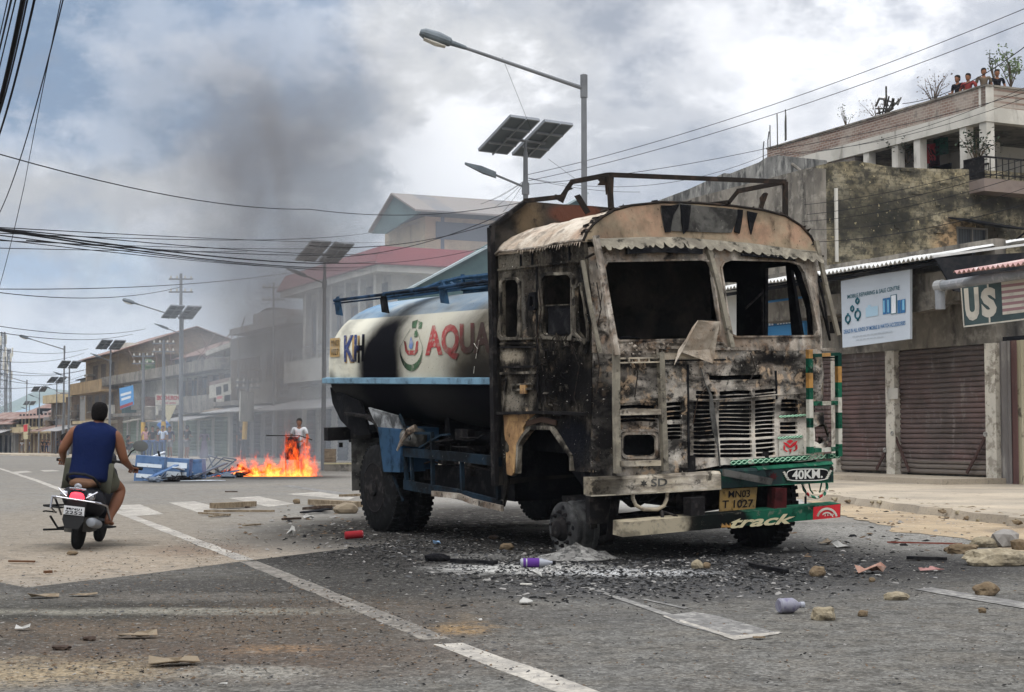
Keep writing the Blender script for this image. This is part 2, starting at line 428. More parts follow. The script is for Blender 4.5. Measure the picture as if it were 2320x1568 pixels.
# the street: an older dusty surface further off, a darker one near the camera
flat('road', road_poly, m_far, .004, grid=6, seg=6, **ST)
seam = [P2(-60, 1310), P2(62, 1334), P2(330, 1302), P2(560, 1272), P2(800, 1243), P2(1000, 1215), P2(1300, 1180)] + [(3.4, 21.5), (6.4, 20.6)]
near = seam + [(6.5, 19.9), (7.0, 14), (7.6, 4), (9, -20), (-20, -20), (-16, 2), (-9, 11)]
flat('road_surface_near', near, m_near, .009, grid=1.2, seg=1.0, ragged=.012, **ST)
m_sand = M('sand', SAND, .97, spec=0.0, layers=[('n', lin((128, 112, 92)), 1.2, .5, .14, .7), ('n', lin((104, 98, 90)), 2.6, .56, .08, .7), ('n', lin((172, 156, 130)), .5, .5, .2, .6), ('n', lin((120, 110, 98)), 11, .64, .06, .7), ('n', lin((225, 220, 212)), 17, .67, .04, .7)], bump=(16, .6, .03))
dirt = [(7.3, 9.0), (6.2, 13.0), P2(2320, 1258), P2(2180, 1222), P2(2040, 1208), P2(1960, 1180), P2(1890, 1165), (5.0, 25.5), (5.2, 28.2), (5.7, 27.5), (6.15, 23.7), (6.65, 19.9), (7.1, 14), (7.5, 9)]
flat('dirt_verge', dirt, m_sand, .014, grid=.6, seg=.25, ragged=.10, **ST)
m_pave = M('pavement_concrete', lin((158, 148, 132)), .93, spec=0.0, layers=[('n', lin((128, 120, 108)), .7, .5, .2, .7), ('n', lin((184, 170, 148)), .4, .55, .15, .6), ('n', lin((70, 66, 60)), 6, .66, .08, .7), ('n', lin((96, 92, 84)), 30, .6, .1, .4)], bump=(18, .5, .02))
g = G()
kk = []
for i in range(len(kerb)-1):
    a = Vector(kerb[i]); b = Vector(kerb[i+1]); k = max(1, int((b-a).length/.35)) if a.y < 45 else 3
    kk += [a + (b-a)*j/k for j in range(k)]
kk.append(Vector(kerb[-1]))
kk = [p + Vector((noise.noise(Vector((p.x*2, p.y*2, 0)))*.16, 0)) if p.y < 45 else p for p in kk]
out = [(-30, 260), (60, 260), (60, 4)]
pts = [tuple(p) for p in kk] + out
g.sheet(pts, fm=lambda x, y: (x, y, gz(y) + .13 + (.02*noise.noise(Vector((x, y, 1))) if y < 45 else 0)), grid=2.5)
n0 = len(g.v)
for i in range(len(kk)-1):
    a, b = kk[i], kk[i+1]
    za = gz(a.y)+.13+(.02*noise.noise(Vector((a.x, a.y, 1))) if a.y < 45 else 0); zb = gz(b.y)+.13+(.02*noise.noise(Vector((b.x, b.y, 1))) if b.y < 45 else 0)
    ja = .05 + .05*noise.noise(Vector((a.x*3, a.y*3, 5))); jb = .05 + .05*noise.noise(Vector((b.x*3, b.y*3, 5)))
    g.add([(a.x, a.y, za), (b.x, b.y, zb), (b.x-jb, b.y, gz(b.y)-.02), (a.x-ja, a.y, gz(a.y)-.02)], [(0, 1, 2, 3)])
g.build('pavement', m_pave, **ST)
# painted markings -------------------------------------------------
def worn(name, base, amt): return M(name, lin((176, 169, 156)), .85, layers=[('n', base, 7, .5, .14, amt), ('n', base, 24, .54, .07, amt*.9), ('n', lin((96, 92, 86)), 1.3, .55, .15, amt*.7)], bump=(60, .2, .008))
m_w1 = worn('paint_white', lin((128, 124, 117)), .8); m_w2 = M('paint_worn', lin((142, 139, 132)), .9, layers=[('n', lin((108, 106, 102)), 3.2, .46, .10, .97), ('n', lin((92, 90, 87)), 16, .50, .06, .85)], bump=(60, .2, .008))
m_w3 = M('paint_ghost', lin((126, 120, 110)), .9, layers=[('n', lin((98, 94, 88)), 5, .48, .12, .9), ('n', lin((80, 76, 70)), 20, .52, .08, .8)], bump=(60, .2, .008))
_mk = [0.0]
def mark(pts, mat, dz=.0105, **k):
    _mk[0] += .0003
    flat('road_marking', [P2(*p) for p in pts], mat, dz + _mk[0], grid=.5, seg=.3, ragged=.008, **ST)
def strip(a, b, w0, w1, mat, dz=.0103):
    a = gnd(*a); b = gnd(*b); n = Vector((-(b-a).y, (b-a).x, 0)).normalized()
    flat('road_marking', [tuple((a+n*w0/2).xy), tuple((b+n*w1/2).xy), tuple((b-n*w1/2).xy), tuple((a-n*w0/2).xy)], mat, dz, grid=.6, seg=.3, ragged=.010, **ST)
strip((-60, 1043), (556, 1270), .16, .17, m_w1, .0055)
strip((562, 1274), (990, 1452), .17, .17, m_w3)
strip((1015, 1462), (1345, 1585), .18, .18, m_w1)
mark([(381, 1139), (440, 1136), (515, 1156), (450, 1162)], m_w1, .0055)
mark([(519, 1129), (586, 1125), (668, 1142), (608, 1149)], m_w1, .0055)
mark([(647, 1120), (726, 1115), (804, 1128), (789, 1133)], m_w1, .0055)
mark([(640, 1102), (660, 1100), (805, 1121), (805, 1127)], m_w2, .0055)
mark([(256, 1146), (318, 1144), (372, 1166), (300, 1171)], m_w1, .0065)
mark([(22, 1070), (60, 1067), (75, 1070), (30, 1074)], m_w1, .0055)
mark([(90, 1066), (120, 1065), (140, 1068), (100, 1069)], m_w1, .0055)
mark([(1572, 1390), (1620, 1398), (1772, 1440), (1668, 1453), (1540, 1418), (1500, 1400)], m_w2)
mark([(1640, 1447), (1770, 1436), (1776, 1440), (1668, 1455)], m_w1); mark([(1500, 1400), (1508, 1399), (1680, 1451), (1660, 1452)], m_w1)
mark([(1325, 1334), (1335, 1333), (1548, 1405), (1540, 1412)], m_w2)
mark([(1455, 1362), (1465, 1362), (1560, 1382), (1550, 1384)], m_w2)
mark([(2071, 1339), (2110, 1335), (2330, 1370), (2330, 1385)], m_w2)
# far hills ---------------------------------------------------------
m_hill = M('hill_forest', lin((64, 84, 66)), .95, layers=[('n', lin((90, 104, 80)), .004, .5, .2, .7), ('n', lin((48, 66, 56)), .02, .5, .1, .6)])
def hill(name, prof, y, dep):
    g = G(); rings = []
    a = [atd(px, py, y) for px, py in prof]
    fs = []; n = len(a); R = 7; vs = []
    for j in range(R):
        t = j / (R-1)
        for i, p in enumerate(a):
            k = sin(pi*t); h = p.z * k * (1 + .15*noise.noise(Vector((i*.6, j*1.3, 4)))*(0 if j == 3 else 1))
            vs.append((p.x*(1 + (t-.5)*dep/y), y + (t-.5)*dep, max(h, 0)*1.0 - 40*(1-k)))
    g.add(vs, [(j*n+i, j*n+i+1, (j+1)*n+i+1, (j+1)*n+i) for j in range(R-1) for i in range(n-1)])
    return g.build(name, m_hill, smooth=True, **ST)
hill('hills', [(-600, 940), (-300, 915), (-100, 925), (0, 922), (40, 905), (75, 888), (110, 880), (150, 884), (200, 893), (300, 880), (500, 905), (900, 930), (1300, 925), (1800, 940)], 2600, 900)
# ================================================================== THE BURNT TANKER
U = Vector(); 
def _axes():
    V = ray(-850, 857).normalized(); U = ray(7430, 720); U = (U - V * U.dot(V)).normalized(); return U, V, U.cross(V)
U, V, W = _axes()
TG = Vector(((lambda r: Vector((0, 0, HC)) + r * (-HC / r.z))(ray(1280, 1262))))
TM = Matrix(((U.x, V.x, W.x, TG.x), (U.y, V.y, W.y, TG.y), (U.z, V.z, W.z, TG.z), (0, 0, 0, 1)))
truck = empty('tanker_truck', 'burnt-out water tanker truck with gutted cab and missing front tyre standing in the road', 'truck', matrix=TM)
CO = Vector((0, 0, HC)) - TG
def tl(px, py, ax, val):
    n = (U, V, W)[ax]; d = ray(px, py); t = (val - CO.dot(n)) / d.dot(n); p = CO + d * t
    return Vector((p.dot(U), p.dot(V), p.dot(W)))
def sd_(px, py, u=0.0): p = tl(px, py, 0, u); return (p.y, p.z)      # -> (v, w) on the side
UW = 2.84
def fv(u, w, off=0.0):
    """forward (negative v) position of the front skin"""
    e = min(u, UW - u); r = .30
    k = 1.0 if e >= r else math.sqrt(max(0.0, 1 - ((r - max(e, 0)) / r) ** 2))
    dep = .23 if w < 2.02 else .23 - .20 * min(1, (w - 2.02) / 1.05)
    bow = .05 * (1 - ((u - UW/2) / (UW/2)) ** 2)
    return -.47 - dep * k - bow - off
def fr(px, py, off=0.0):
    """photo point -> (u, w) on the front skin"""
    v = -.65
    for _ in range(6):
        p = tl(px, py, 1, v); v = .4*v + .6*fv(min(max(p.x, 0), UW), p.z, off)
    return (p.x, p.z)
def fm_front(off): return lambda a, b: (a, fv(min(max(a, 0), UW), b, off), b)
def fm_side(u): return lambda a, b: (u, a, b)

SOOT = lin((16, 15, 15)); ASH = lin((150, 143, 130)); PALE = lin((196, 182, 160)); BEIGE = lin((178, 152, 122)); RUST = lin((112, 66, 42)); GREYM = lin((86, 82, 76)); WHT = lin((214, 206, 192))
m_front = M('burnt_fascia', lin((104, 96, 84)), .8, layers=[('n', lin((92, 70, 54)), 1.7, .52, .12, .7), 
    ('n', WHT, 2.3, .50, .18, .75, (1, 1, .7)), ('n', GREYM, 5, .52, .12, .7), ('n', SOOT, 3.0, .50, .10, .92, (.8, 1, 2.0)), ('n', SOOT, 13, .58, .06, .85), ('n', BEIGE, 9, .60, .07, .7),
    ('b', WHT, (1.75, -.7, 1.05), (.62, 1, .62), .62, .7, (5, .3)), ('b', WHT, (1.28, -.7, .95), (.16, 1, .3), .7, .7, (6, .3)), ('b', WHT, (2.45, -.7, 1.05), (.35, 1, .30), .9, .6, (3, .1)), ('b', PALE, (.95, -.7, 1.95), (.55, 1, .07), .8, .7, (6, .1)),
    ('b', SOOT, (1.72, -.7, 1.42), (.24, 1, .20), .8, .8, (4, .3)), ('b', SOOT, (2.1, -.7, 1.90), (.66, 1, .085), .93, .7, (4, .15)), ('b', SOOT, (.08, -.6, 1.2), (.22, 1, 1.1), .93, .7, (4, .25)), ('b', SOOT, (2.78, -.6, 1.35), (.2, 1, .7), .8, .7, (4, .3)),
    ('n', WHT, 30, .69, .03, .7), ('n', lin((8, 8, 8)), 46, .64, .04, .7)], bump=(26, .7, .012), spec=.25)
m_frame = M('burnt_window_frame', lin((124, 113, 99)), .75, layers=[('n', WHT, 4, .54, .14, .6), ('n', lin((98, 80, 64)), 2.4, .54, .1, .7), ('n', lin((84, 80, 74)), 6, .52, .12, .75, (1.6, 1, .6)), ('n', SOOT, 4.5, .58, .07, .9), ('n', SOOT, 22, .62, .05, .7), ('n', lin((120, 96, 76)), 9, .60, .08, .6)], bump=(24, .6, .01), spec=.3)
m_side = M('burnt_side', lin((58, 53, 46)), .85, layers=[('n', lin((112, 104, 90)), 2.4, .54, .12, .8, (1, 1.6, .6)), ('n', BEIGE, 5, .64, .06, .8), ('n', SOOT, 3.6, .47, .12, .95, (1, 1, .8)), 
    ('b', lin((102, 96, 84)), (0, .95, 2.95), (1, .5, .22), .7, .7, (5, .3)), ('b', lin((140, 130, 112)), (0, .98, 1.98), (1, .30, .1), .85, .6, (8, .12)), ('b', lin((128, 120, 106)), (0, 1.0, 1.5), (1, .32, .15), .7, .7, (9, .3)), ('b', lin((96, 92, 84)), (0, .75, 2.45), (1, .09, .4), .7, .7, (6, .12)),
    ('b', SOOT, (0, -.1, 1.7), (1, .62, .34), .95, .5, (5, .2)), ('b', lin((14, 16, 22)), (0, -.25, 1.1), (1, .5, .35), .9, .5, (3, .2)), ('n', WHT, 20, .70, .03, .9, (1, 1, 1.5)), ('n', SOOT, 34, .60, .05, .8)], bump=(22, .9, .02), spec=.3)
m_sframe = M('sooty_window_frame', lin((92, 86, 76)), .8, layers=[('n', lin((150, 142, 126)), 5, .56, .1, .8, (1, 1, .6)), ('n', SOOT, 3.4, .50, .1, .92), ('n', SOOT, 18, .6, .05, .7)], bump=(24, .6, .01))
m_roof = M('burnt_roof', lin((160, 146, 128)), .8, layers=[('n', lin((196, 186, 170)), 2.6, .5, .16, .8), ('n', lin((158, 126, 100)), 2.0, .54, .12, .7), ('n', lin((96, 88, 76)), 6, .58, .1, .75), ('n', SOOT, 3.2, .64, .06, .85), ('n', SOOT, 26, .66, .04, .7)], bump=(18, .7, .02))
m_visor = M('burnt_visor', lin((146, 128, 104)), .85, layers=[('n', lin((158, 146, 122)), 3, .5, .2, .7), ('n', lin((170, 128, 104)), 1.7, .55, .1, .6), ('n', lin((84, 74, 62)), 1.6, .56, .1, .65), ('n', SOOT, 3.4, .63, .07, .8, (1, 1, .5)), ('n', lin((120, 104, 84)), 7, .6, .1, .6), ('n', SOOT, 30, .67, .04, .8)], bump=(22, .4, .01))
m_visordark = M('charred_plate', lin((70, 69, 66)), .85, layers=[('n', lin((100, 98, 92)), 3, .5, .2, .7), ('n', SOOT, 5, .56, .1, .7), ('n', lin((130, 126, 118)), 14, .66, .05, .6)], bump=(22, .4, .01))
m_scallop = M('scorched_trim', lin((120, 114, 100)), .85, layers=[('n', lin((92, 86, 76)), 3, .5, .15, .8), ('n', lin((150, 142, 124)), 7, .58, .1, .6), ('n', SOOT, 8, .62, .06, .8)], bump=(30, .4, .01))
m_soot = M('soot_black', (.008, .008, .009), .9, layers=[('n', (.03, .029, .028), 7, .58, .1, .6)], bump=(20, .5, .02), spec=.12)
m_black = M('black_iron', (.012, .011, .011), .7, layers=[('n', (.045, .04, .036), 9, .58, .08, .7)], bump=(24, .4, .01), spec=.25)
m_rack = M('rack_iron', (.02, .017, .015), .7, layers=[('n', lin((70, 56, 46)), 7, .58, .1, .6)], bump=(24, .4, .01))
m_tyre = M('tyre_rubber', (.010, .010, .010), .9, layers=[('n', (.03, .03, .03), 12, .56, .1, .5)], bump=(30, .4, .01), spec=.15)
m_headb = M('headboard_scorched', lin((40, 38, 36)), .85, layers=[('n', lin((74, 68, 60)), 2.2, .54, .14, .7), ('b', lin((88, 56, 44)), (1.0, 1.3, 3.5), (.42, 1, .13), .9, .35, (3, .1)), ('b', lin((104, 88, 66)), (.42, 1.3, 3.4), (.25, 1, .3), .7, .7, (3, .2)), ('n', SOOT, 6, .58, .1, .7)], bump=(16, .5, .02))
m_ochre = M('heat_rusted_skin', lin((140, 108, 72)), .75, layers=[('n', lin((84, 62, 46)), 2.6, .50, .15, .85), ('n', lin((190, 152, 100)), 5, .56, .12, .7), ('n', lin((60, 46, 36)), 9, .62, .07, .8)], bump=(16, .5, .02))
m_bumper = M('scorched_bumper', lin((158, 146, 124)), .7, layers=[('n', WHT, 3, .54, .16, .6), ('n', lin((88, 80, 70)), 4, .52, .1, .8, (.6, 1, 2)), ('b', SOOT, (.05, -.8, .8), (.30, 1, 1), .85, .7, (5, .3)), ('b', lin((30, 32, 32)), (1.9, -.8, .8), (.36, 1, 1), .95, .5, (5, .2)), ('n', SOOT, 9, .6, .06, .8)], bump=(20, .5, .01))
m_green = M('green_paint', lin((22, 88, 64)), .6, layers=[('n', lin((12, 54, 42)), 4, .52, .12, .8), ('n', SOOT, 7, .58, .07, .8), ('n', lin((120, 124, 112)), 15, .64, .05, .5)])
m_bumpgreen = M('bumper_green_dark', lin((34, 46, 46)), .5, layers=[('n', lin((12, 84, 60)), 3, .56, .12, .8), ('n', SOOT, 8, .58, .08, .8)])
m_yel = M('plate_yellow', lin((132, 106, 58)), .7, layers=[('n', lin((110, 92, 60)), 6, .5, .15, .8), ('n', SOOT, 12, .6, .08, .7)])
m_ink = M('black_paint', (.01, .01, .011), .7)
m_blue = M('blue_paint', lin((40, 66, 88)), .6, layers=[('n', lin((40, 70, 100)), 2, .54, .12, .7), ('n', SOOT, 5, .56, .1, .6)])
m_bluedk = M('blue_sooty', lin((28, 42, 53)), .75, layers=[('n', lin((58, 74, 84)), 3, .54, .1, .8), ('n', SOOT, 3, .48, .1, .92), ('n', lin((110, 112, 108)), 14, .68, .05, .6)])
m_stripe_w = M('stripe_white', lin((180, 177, 164)), .6, layers=[('n', lin((110, 102, 84)), 7, .56, .1, .7), ('n', SOOT, 16, .64, .05, .6)])
m_stripe_y = M('stripe_scorched', lin((160, 118, 60)), .7, layers=[('n', lin((90, 70, 46)), 7, .55, .1, .6)])
m_red = M('red_paint', lin((186, 36, 44)), .55, layers=[('n', lin((110, 30, 34)), 5, .6, .1, .6)])
m_redd = M('red_sooty', lin((62, 26, 26)), .7, layers=[('n', SOOT, 6, .52, .1, .8)])
m_cream = M('cream_paint', lin((176, 166, 132)), .6, layers=[('n', lin((130, 122, 96)), 6, .62, .08, .6)])
m_silver = M('scorched_letter', lin((150, 148, 142)), .6, layers=[('n', lin((60, 58, 54)), 12, .55, .1, .8)])

# ---- cab side (near side of the picture)
OUTS = [(1128, 572), (1325, 546), (1336, 700), (1339, 900), (1340, 1070), (1298, 1067), (1298, 1033), (1253, 969), (1208, 969), (1196, 978), (1186, 991), (1177, 1007), (1174, 1072), (1160, 1079), (1148, 1075), (1146, 1120), (1139, 1150), (1136, 937)]
win_rear = [(1139, 642), (1145, 635), (1170, 635), (1176, 643), (1176, 757), (1172, 764), (1142, 764), (1137, 758)]
win_door = [(1230, 632), (1238, 624), (1288, 622), (1296, 630), (1297, 755), (1291, 762), (1236, 763), (1230, 756)]
win_quarter = [(1305, 655), (1318, 646), (1325, 690), (1333, 768), (1326, 776), (1306, 752)]
def mp(P, f): return [f(*p) for p in P]
side_body = G().sheet(mp(OUTS, sd_), [mp(h, sd_) for h in (win_rear, win_door, win_quarter)], fm_side(0), (.035, 0, 0), grid=.06, seg=.07, warp=.030, wsc=3.0)
cab = side_body.build('cab_body', m_side, truck)
def rim(P, w0, w1, f, ax):
    """frame proud of the skin round an outline"""
    cx = sum(p[0] for p in P)/len(P); cy = sum(p[1] for p in P)/len(P)
    k = lambda e: [(cx+(p[0]-cx)*(1+e/max(20, abs(p[0]-cx)+1)) , cy+(p[1]-cy)*(1+e/max(40, abs(p[1]-cy)+1))) for p in P]
    return k(w1), k(w0)
for nm, P in (('window_frame', win_rear), ('window_frame', win_door), ('window_frame', win_quarter)):
    o_, i_ = rim(P, 0, 6, None, 0)
    G().sheet(mp(o_, sd_), [mp(i_, sd_)], fm_side(-.022), (.021, 0, 0), grid=.06, seg=.05, warp=.014, wsc=6).build(nm, m_sframe, cab)
# door shut lines, belts and ribs as raised strips; wreckage hanging out of the door
def sstrip(P, wpx, u=-.012, t=.02, mat=m_side, name='trim_strip', par=None):
    g = G()
    q = [Vector((u, *sd_(*p))) for p in P]
    for a, b in zip(q, q[1:]): g.beam(a, b, t, wpx/235, up=(1, 0, 0)) if False else g.beam(a, b, wpx/235, t, up=(1, 0, 0))
    return g.build(name, mat, par or cab)
sstrip([(1136, 769), (1218, 766), (1336, 770)], 5, mat=m_sframe); sstrip([(1136, 779), (1216, 777)], 4, mat=m_side)
sstrip([(1136, 787), (1216, 786)], 4, mat=m_black); sstrip([(1131, 612), (1215, 602), (1320, 590)], 5, mat=m_side)
sstrip([(1134, 936), (1240, 934), (1333, 938)], 7, u=-.03, t=.06, mat=m_black)
sstrip([(1218, 604), (1220, 770), (1222, 930)], 4, mat=m_black, name='door_gap'); sstrip([(1182, 606), (1182, 576)], 3, mat=m_soot, name='panel_gap'); sstrip([(1208, 602), (1209, 574)], 3, mat=m_soot, name='panel_gap'); sstrip([(1293, 594), (1292, 558)], 3, mat=m_soot, name='panel_gap')
sstrip([(1136, 832), (1215, 830)], 5, mat=m_black); sstrip([(1136, 846), (1215, 844)], 6, mat=m_sframe); sstrip([(1140, 862), (1150, 858), (1143, 925)], 4, mat=m_sframe); sstrip([(1166, 872), (1214, 868), (1214, 880), (1166, 884), (1166, 872)], 4, u=-.02, mat=m_sframe)
sstrip([(1209, 668), (1220, 666), (1220, 698), (1207, 699), (1209, 668)], 9, u=-.03, t=.05, mat=m_soot, name='door_mirror_stub')
G().obox((-.02, *sd_(1190, 882)), (.012, 0, 0), (0, .055, 0), (0, 0, .045)).build('scorched_box', m_ochre, cab)
# frame round the wheel arch and heat-rusted flare
flare = [(1142, 939), (1215, 938), (1196, 950), (1186, 968), (1188, 985), (1176, 1002), (1172, 1020), (1168, 1070), (1160, 1078), (1150, 1074), (1147, 1000)]
G().sheet(mp(flare, sd_), fm=fm_side(-.012), th=(.02, 0, 0), grid=.06, seg=.06, warp=.015, wsc=5).build('fender_skin', m_ochre, cab)
arch = [(1176, 1072), (1178, 1008), (1187, 991), (1197, 978), (1208, 969), (1253, 969), (1298, 1033), (1299, 1066)]
sstrip(arch, 9, u=-.01, t=.05, mat=m_sframe, name='arch_lip')
sstrip([(1195, 960), (1230, 950), (1262, 958)], 12, u=-.008, t=.02, mat=M('scorched_brown', lin((64, 50, 42)), .8), name='arch_skin')
rg = random.Random(3)
g = G()
for i in range(90):   # curled, charred door trim
    px = rg.gauss(1268, 26); py = rg.gauss(835, 46); px = min(max(px, 1224), 1330); py = min(max(py, 765), 925)
    v_, w_ = sd_(px, py); a = rg.uniform(0, pi); L = rg.uniform(.02, .09)
    p = Vector((-.01 - rg.random()*.04, v_, w_)); d = Vector((rg.uniform(-.3, .3), cos(a), sin(a))) * L
    g.tube([p - d, p + Vector((-rg.random()*.03, 0, 0)), p + d*rg.uniform(.6, 1)], rg.uniform(.003, .009), 5)
g.build('charred_trim', m_side, cab)
for i in range(26):
    px = rg.uniform(1222, 1330); py = rg.uniform(775, 925); v_, w_ = sd_(px, py); a = rg.uniform(0, pi); g = G()
    g.obox((-.015-rg.random()*.02, v_, w_), (.004, .0, 0), (.0, rg.uniform(.015, .06), 0), (rg.uniform(-.01, .01), 0, rg.uniform(.008, .03)))
    g.build('torn_panel_scrap', (m_side, m_sframe)[i % 3 == 0], cab)
sstrip([(1304, 650), (1305, 745), (1327, 774)], 3, u=-.05, t=.015, mat=m_sframe, name='quarter_window_rail')
sstrip([(1236, 692), (1294, 690)], 3, u=.01, mat=m_side, name='door_window_bar'); 
G().sheet(mp([(1238, 694), (1292, 692), (1292, 758), (1238, 760)], sd_), fm=fm_side(.02), th=(.01, 0, 0), grid=.05, warp=.02).build('door_inner_panel', m_soot, cab)
# far side wall with its openings
UF = UW - .03
def sf(px, py): return sd_(px, py, UF)
far_out = [(-.44, .75), (1.28, .75), (1.28, 3.02), (-.42, 3.02)]
fwin1 = [sf(1640, 640), sf(1675, 640), sf(1675, 762), sf(1640, 762)]
fwin2 = [(sf(1741, 608)), sf(1786, 602), sf(1800, 760), sf(1740, 760)]
fwin3 = [sf(1798, 612), sf(1804, 612), sf(1832, 700), sf(1846, 760), sf(1822, 758)]
def fixloop(P): return [(min(max(p[0], -.40), 1.24), p[1]) for p in P]
fw = [fixloop(P) for P in (fwin1, fwin2, fwin3)]
G().sheet(far_out, fw, fm_side(UF), (-.04, 0, 0), grid=.15).build('far_side_wall', m_soot, cab)
# inside: floor, seat frames, steering wheel
gi = G().box(.06, UF-.06, -.40, 1.22, 1.30, 1.36).box(.06, .75, .55, 1.15, 1.36, 1.75).box(1.9, 2.6, .55, 1.15, 1.36, 1.72)
gi.build('cab_floor', m_soot, cab)
gs = G(); gs.rev((.62, -.05, 1.98), (0, .5, .86), [(0, .235), (.02, .245), (.04, .235)], 24)
stw = G()
stw.tube([Vector((.62, -.05, 2.02)) + Vector((cos(a)*.24, sin(a)*.21, -sin(a)*.12)) for a in [2*pi*k/20 for k in range(21)]], .014, 6).tube([(.62, -.05, 2.0), (.62, -.3, 1.5)], .02, 6).tube([(.4, -.05, 2.02), (.84, -.05, 2.02)], .01, 5)
stw.build('steering_wheel', m_soot, cab)
G().tube([tl(1688, 700, 1, .1), tl(1728, 662, 1, .3)], .012, 5).tube([tl(1727, 655, 1, .3), tl(1728, 770, 1, .3)], .016, 5).build('seat_frame', m_black, cab)
# headboard behind the cab
HB = 1.30
def hb(px, py): p = tl(px, py, 1, HB); return (p.x, p.z)
top_r = hb(1790, 480)
hpoly = [(-.05, .62), (-.05, hb(1116, 516)[1]), hb(1189, 456), hb(1380, 470), (1.5, hb(1380, 470)[1]+.005), (2.3, 3.42), (2.82, 3.1), (2.82, .75)]
hhole = [(2.42, 2.2), (2.78, 2.2), (2.78, 2.75), (2.42, 2.75)]
G().sheet(hpoly, [], lambda a, b: (a, HB, b), (0, .04, 0), grid=.16, seg=.2, warp=.008).build('headboard', m_headb, truck)
G().beam((-.06, HB-.02, .62), (-.06, HB-.02, hpoly[1][1]), .05, .08, up=(0, 1, 0)).beam((-.06, HB-.02, hpoly[1][1]), (hpoly[2][0], HB-.02, hpoly[2][1]), .04, .06, up=(0, 1, 0)).build('headboard_edge', m_black, truck)
# ---- roof
crown = [(1326, 546), (1330, 528), (1345, 509), (1365, 492), (1392, 477), (1430, 466), (1500, 459), (1580, 461), (1660, 467), (1730, 477), (1780, 490), (1815, 512), (1838, 538), (1849, 562)]
def vp(px, py): p = tl(px, py, 1, -.47); return (p.x, p.z)
cr = mp(crown, vp)
cr = [(cr[0][0]-.02, cr[0][1])] + cr[1:-1] + [(cr[-1][0], cr[-1][1])]
rings = []
nv = 14
for j in range(nv+1):
    t = j/nv; v = -.47 + t*(HB+.45); rr = []
    for i, (u_, w_) in enumerate(cr):
        zz_ = w_ - (w_-3.06) * (.03 + .10*t)
        if i in (0, len(cr)-1): zz_ = w_
        p = Vector((u_, v, zz_ - .02*t)); p += Vector((0, 0, .022*noise.noise(p*4))); rr.append(p)
    rings.append(rr)
gr = G().loft(rings, cap=False, closed=False)
# finer surface for crumples
roof = gr.build('cab_roof', m_roof, truck, smooth=True)
md = roof.modifiers.new('s', 'SUBSURF'); md.levels = 2; md.render_levels = 2; md.subdivision_type = 'SIMPLE'
tx = bpy.data.textures.new('crumple', 'CLOUDS'); tx.noise_scale = .12; tx.noise_depth = 3
md = roof.modifiers.new('d', 'DISPLACE'); md.texture = tx; md.strength = .035; md.mid_level = .5
md = roof.modifiers.new('t', 'SOLIDIFY'); md.thickness = .012
g = G().tube([Vector((p[0]-.005, -.475, p[1]+.004)) + Vector((0, 0, .008*noise.noise(Vector((p[0]*9, 0, 0))))) for p in cr], .014, 6)
g.build('roof_seam', m_rack, truck)
# drip rail along the side
q = [Vector((-.03, *sd_(*p))) for p in ((1127, 578), (1135, 570), (1180, 566), (1240, 560), (1262, 553), (1300, 547), (1326, 545))]
G().tube(q, .016, 6).build('drip_rail', m_frame, truck)
gg = G(); rr = []
for k in range(26):
    px = 1180 + k*5.6; v_, w_ = sd_(px, 566 - (px-1180)*.13); dpt = .02 + .045*rg.random()
    gg.add([(-.035, v_, w_+.01), (-.035, v_-.028, w_+.01), (-.045-rg.random()*.02, v_-.02, w_-dpt), (-.04, v_-.004, w_-dpt*.7)], [(0, 1, 2, 3)])
gg.build('torn_gutter_edge', m_roof, truck, recalc=False)
# visor (flat forehead under the crown)
vface = cr + [(cr[-1][0], vp(1848, 574)[1]), vp(1660, 548), vp(1500, 537), (cr[0][0], vp(1326, 549)[1])]
G().sheet(vface, [], lambda a, b: (a, -.475, b), (0, .02, 0), grid=.08, warp=.006).build('roof_visor', m_visor, truck)
def vplate(P, mat, off, name, warp=.008):
    return G().sheet(mp(P, vp), [], lambda a, b: (a, -.478-off, b), (0, off*.6+.003, 0), grid=.05, seg=.05, warp=warp, wsc=6).build(name, mat, truck)
vplate([(1494, 470), (1540, 462), (1668, 474), (1668, 500), (1656, 528), (1600, 527), (1504, 523), (1500, 500)], m_visordark, .012, 'charred_visor_plate')
vplate([(1494, 466), (1536, 464), (1522, 488), (1516, 526), (1504, 526), (1500, 495)], m_soot, .02, 'charred_visor_flap')
vplate([(1538, 464), (1562, 466), (1556, 520), (1546, 530), (1540, 500)], m_soot, .022, 'charred_visor_flap')
vplate([(1669, 474), (1680, 476), (1677, 510), (1672, 530), (1662, 526), (1666, 500)], m_soot, .022, 'charred_visor_flap')
vplate([(1690, 478), (1712, 482), (1702, 520), (1698, 532), (1692, 500)], m_soot, .022, 'charred_visor_flap')
# torn roofing along the crown
gt = G()
for i in range(60):
    t = rg.random(); k = t*(len(cr)-1); a = int(k); f = k-a; b = min(a+1, len(cr)-1)
    u_ = cr[a][0]*(1-f)+cr[b][0]*f; w_ = cr[a][1]*(1-f)+cr[b][1]*f
    s_ = rg.uniform(.02, .07); yy = rg.uniform(-.5, -.3)
    gt.add([(u_-s_, yy, w_+.0), (u_+s_, yy+.02, w_+.0), (u_+s_*.6, yy+rg.uniform(-.04, .05), w_+rg.uniform(.01, .04)), (u_-s_*.4, yy+.03, w_+rg.uniform(0, .035))], [(0, 1, 2, 3)])
gt.build('torn_roof_scraps', m_rack, truck, recalc=False)
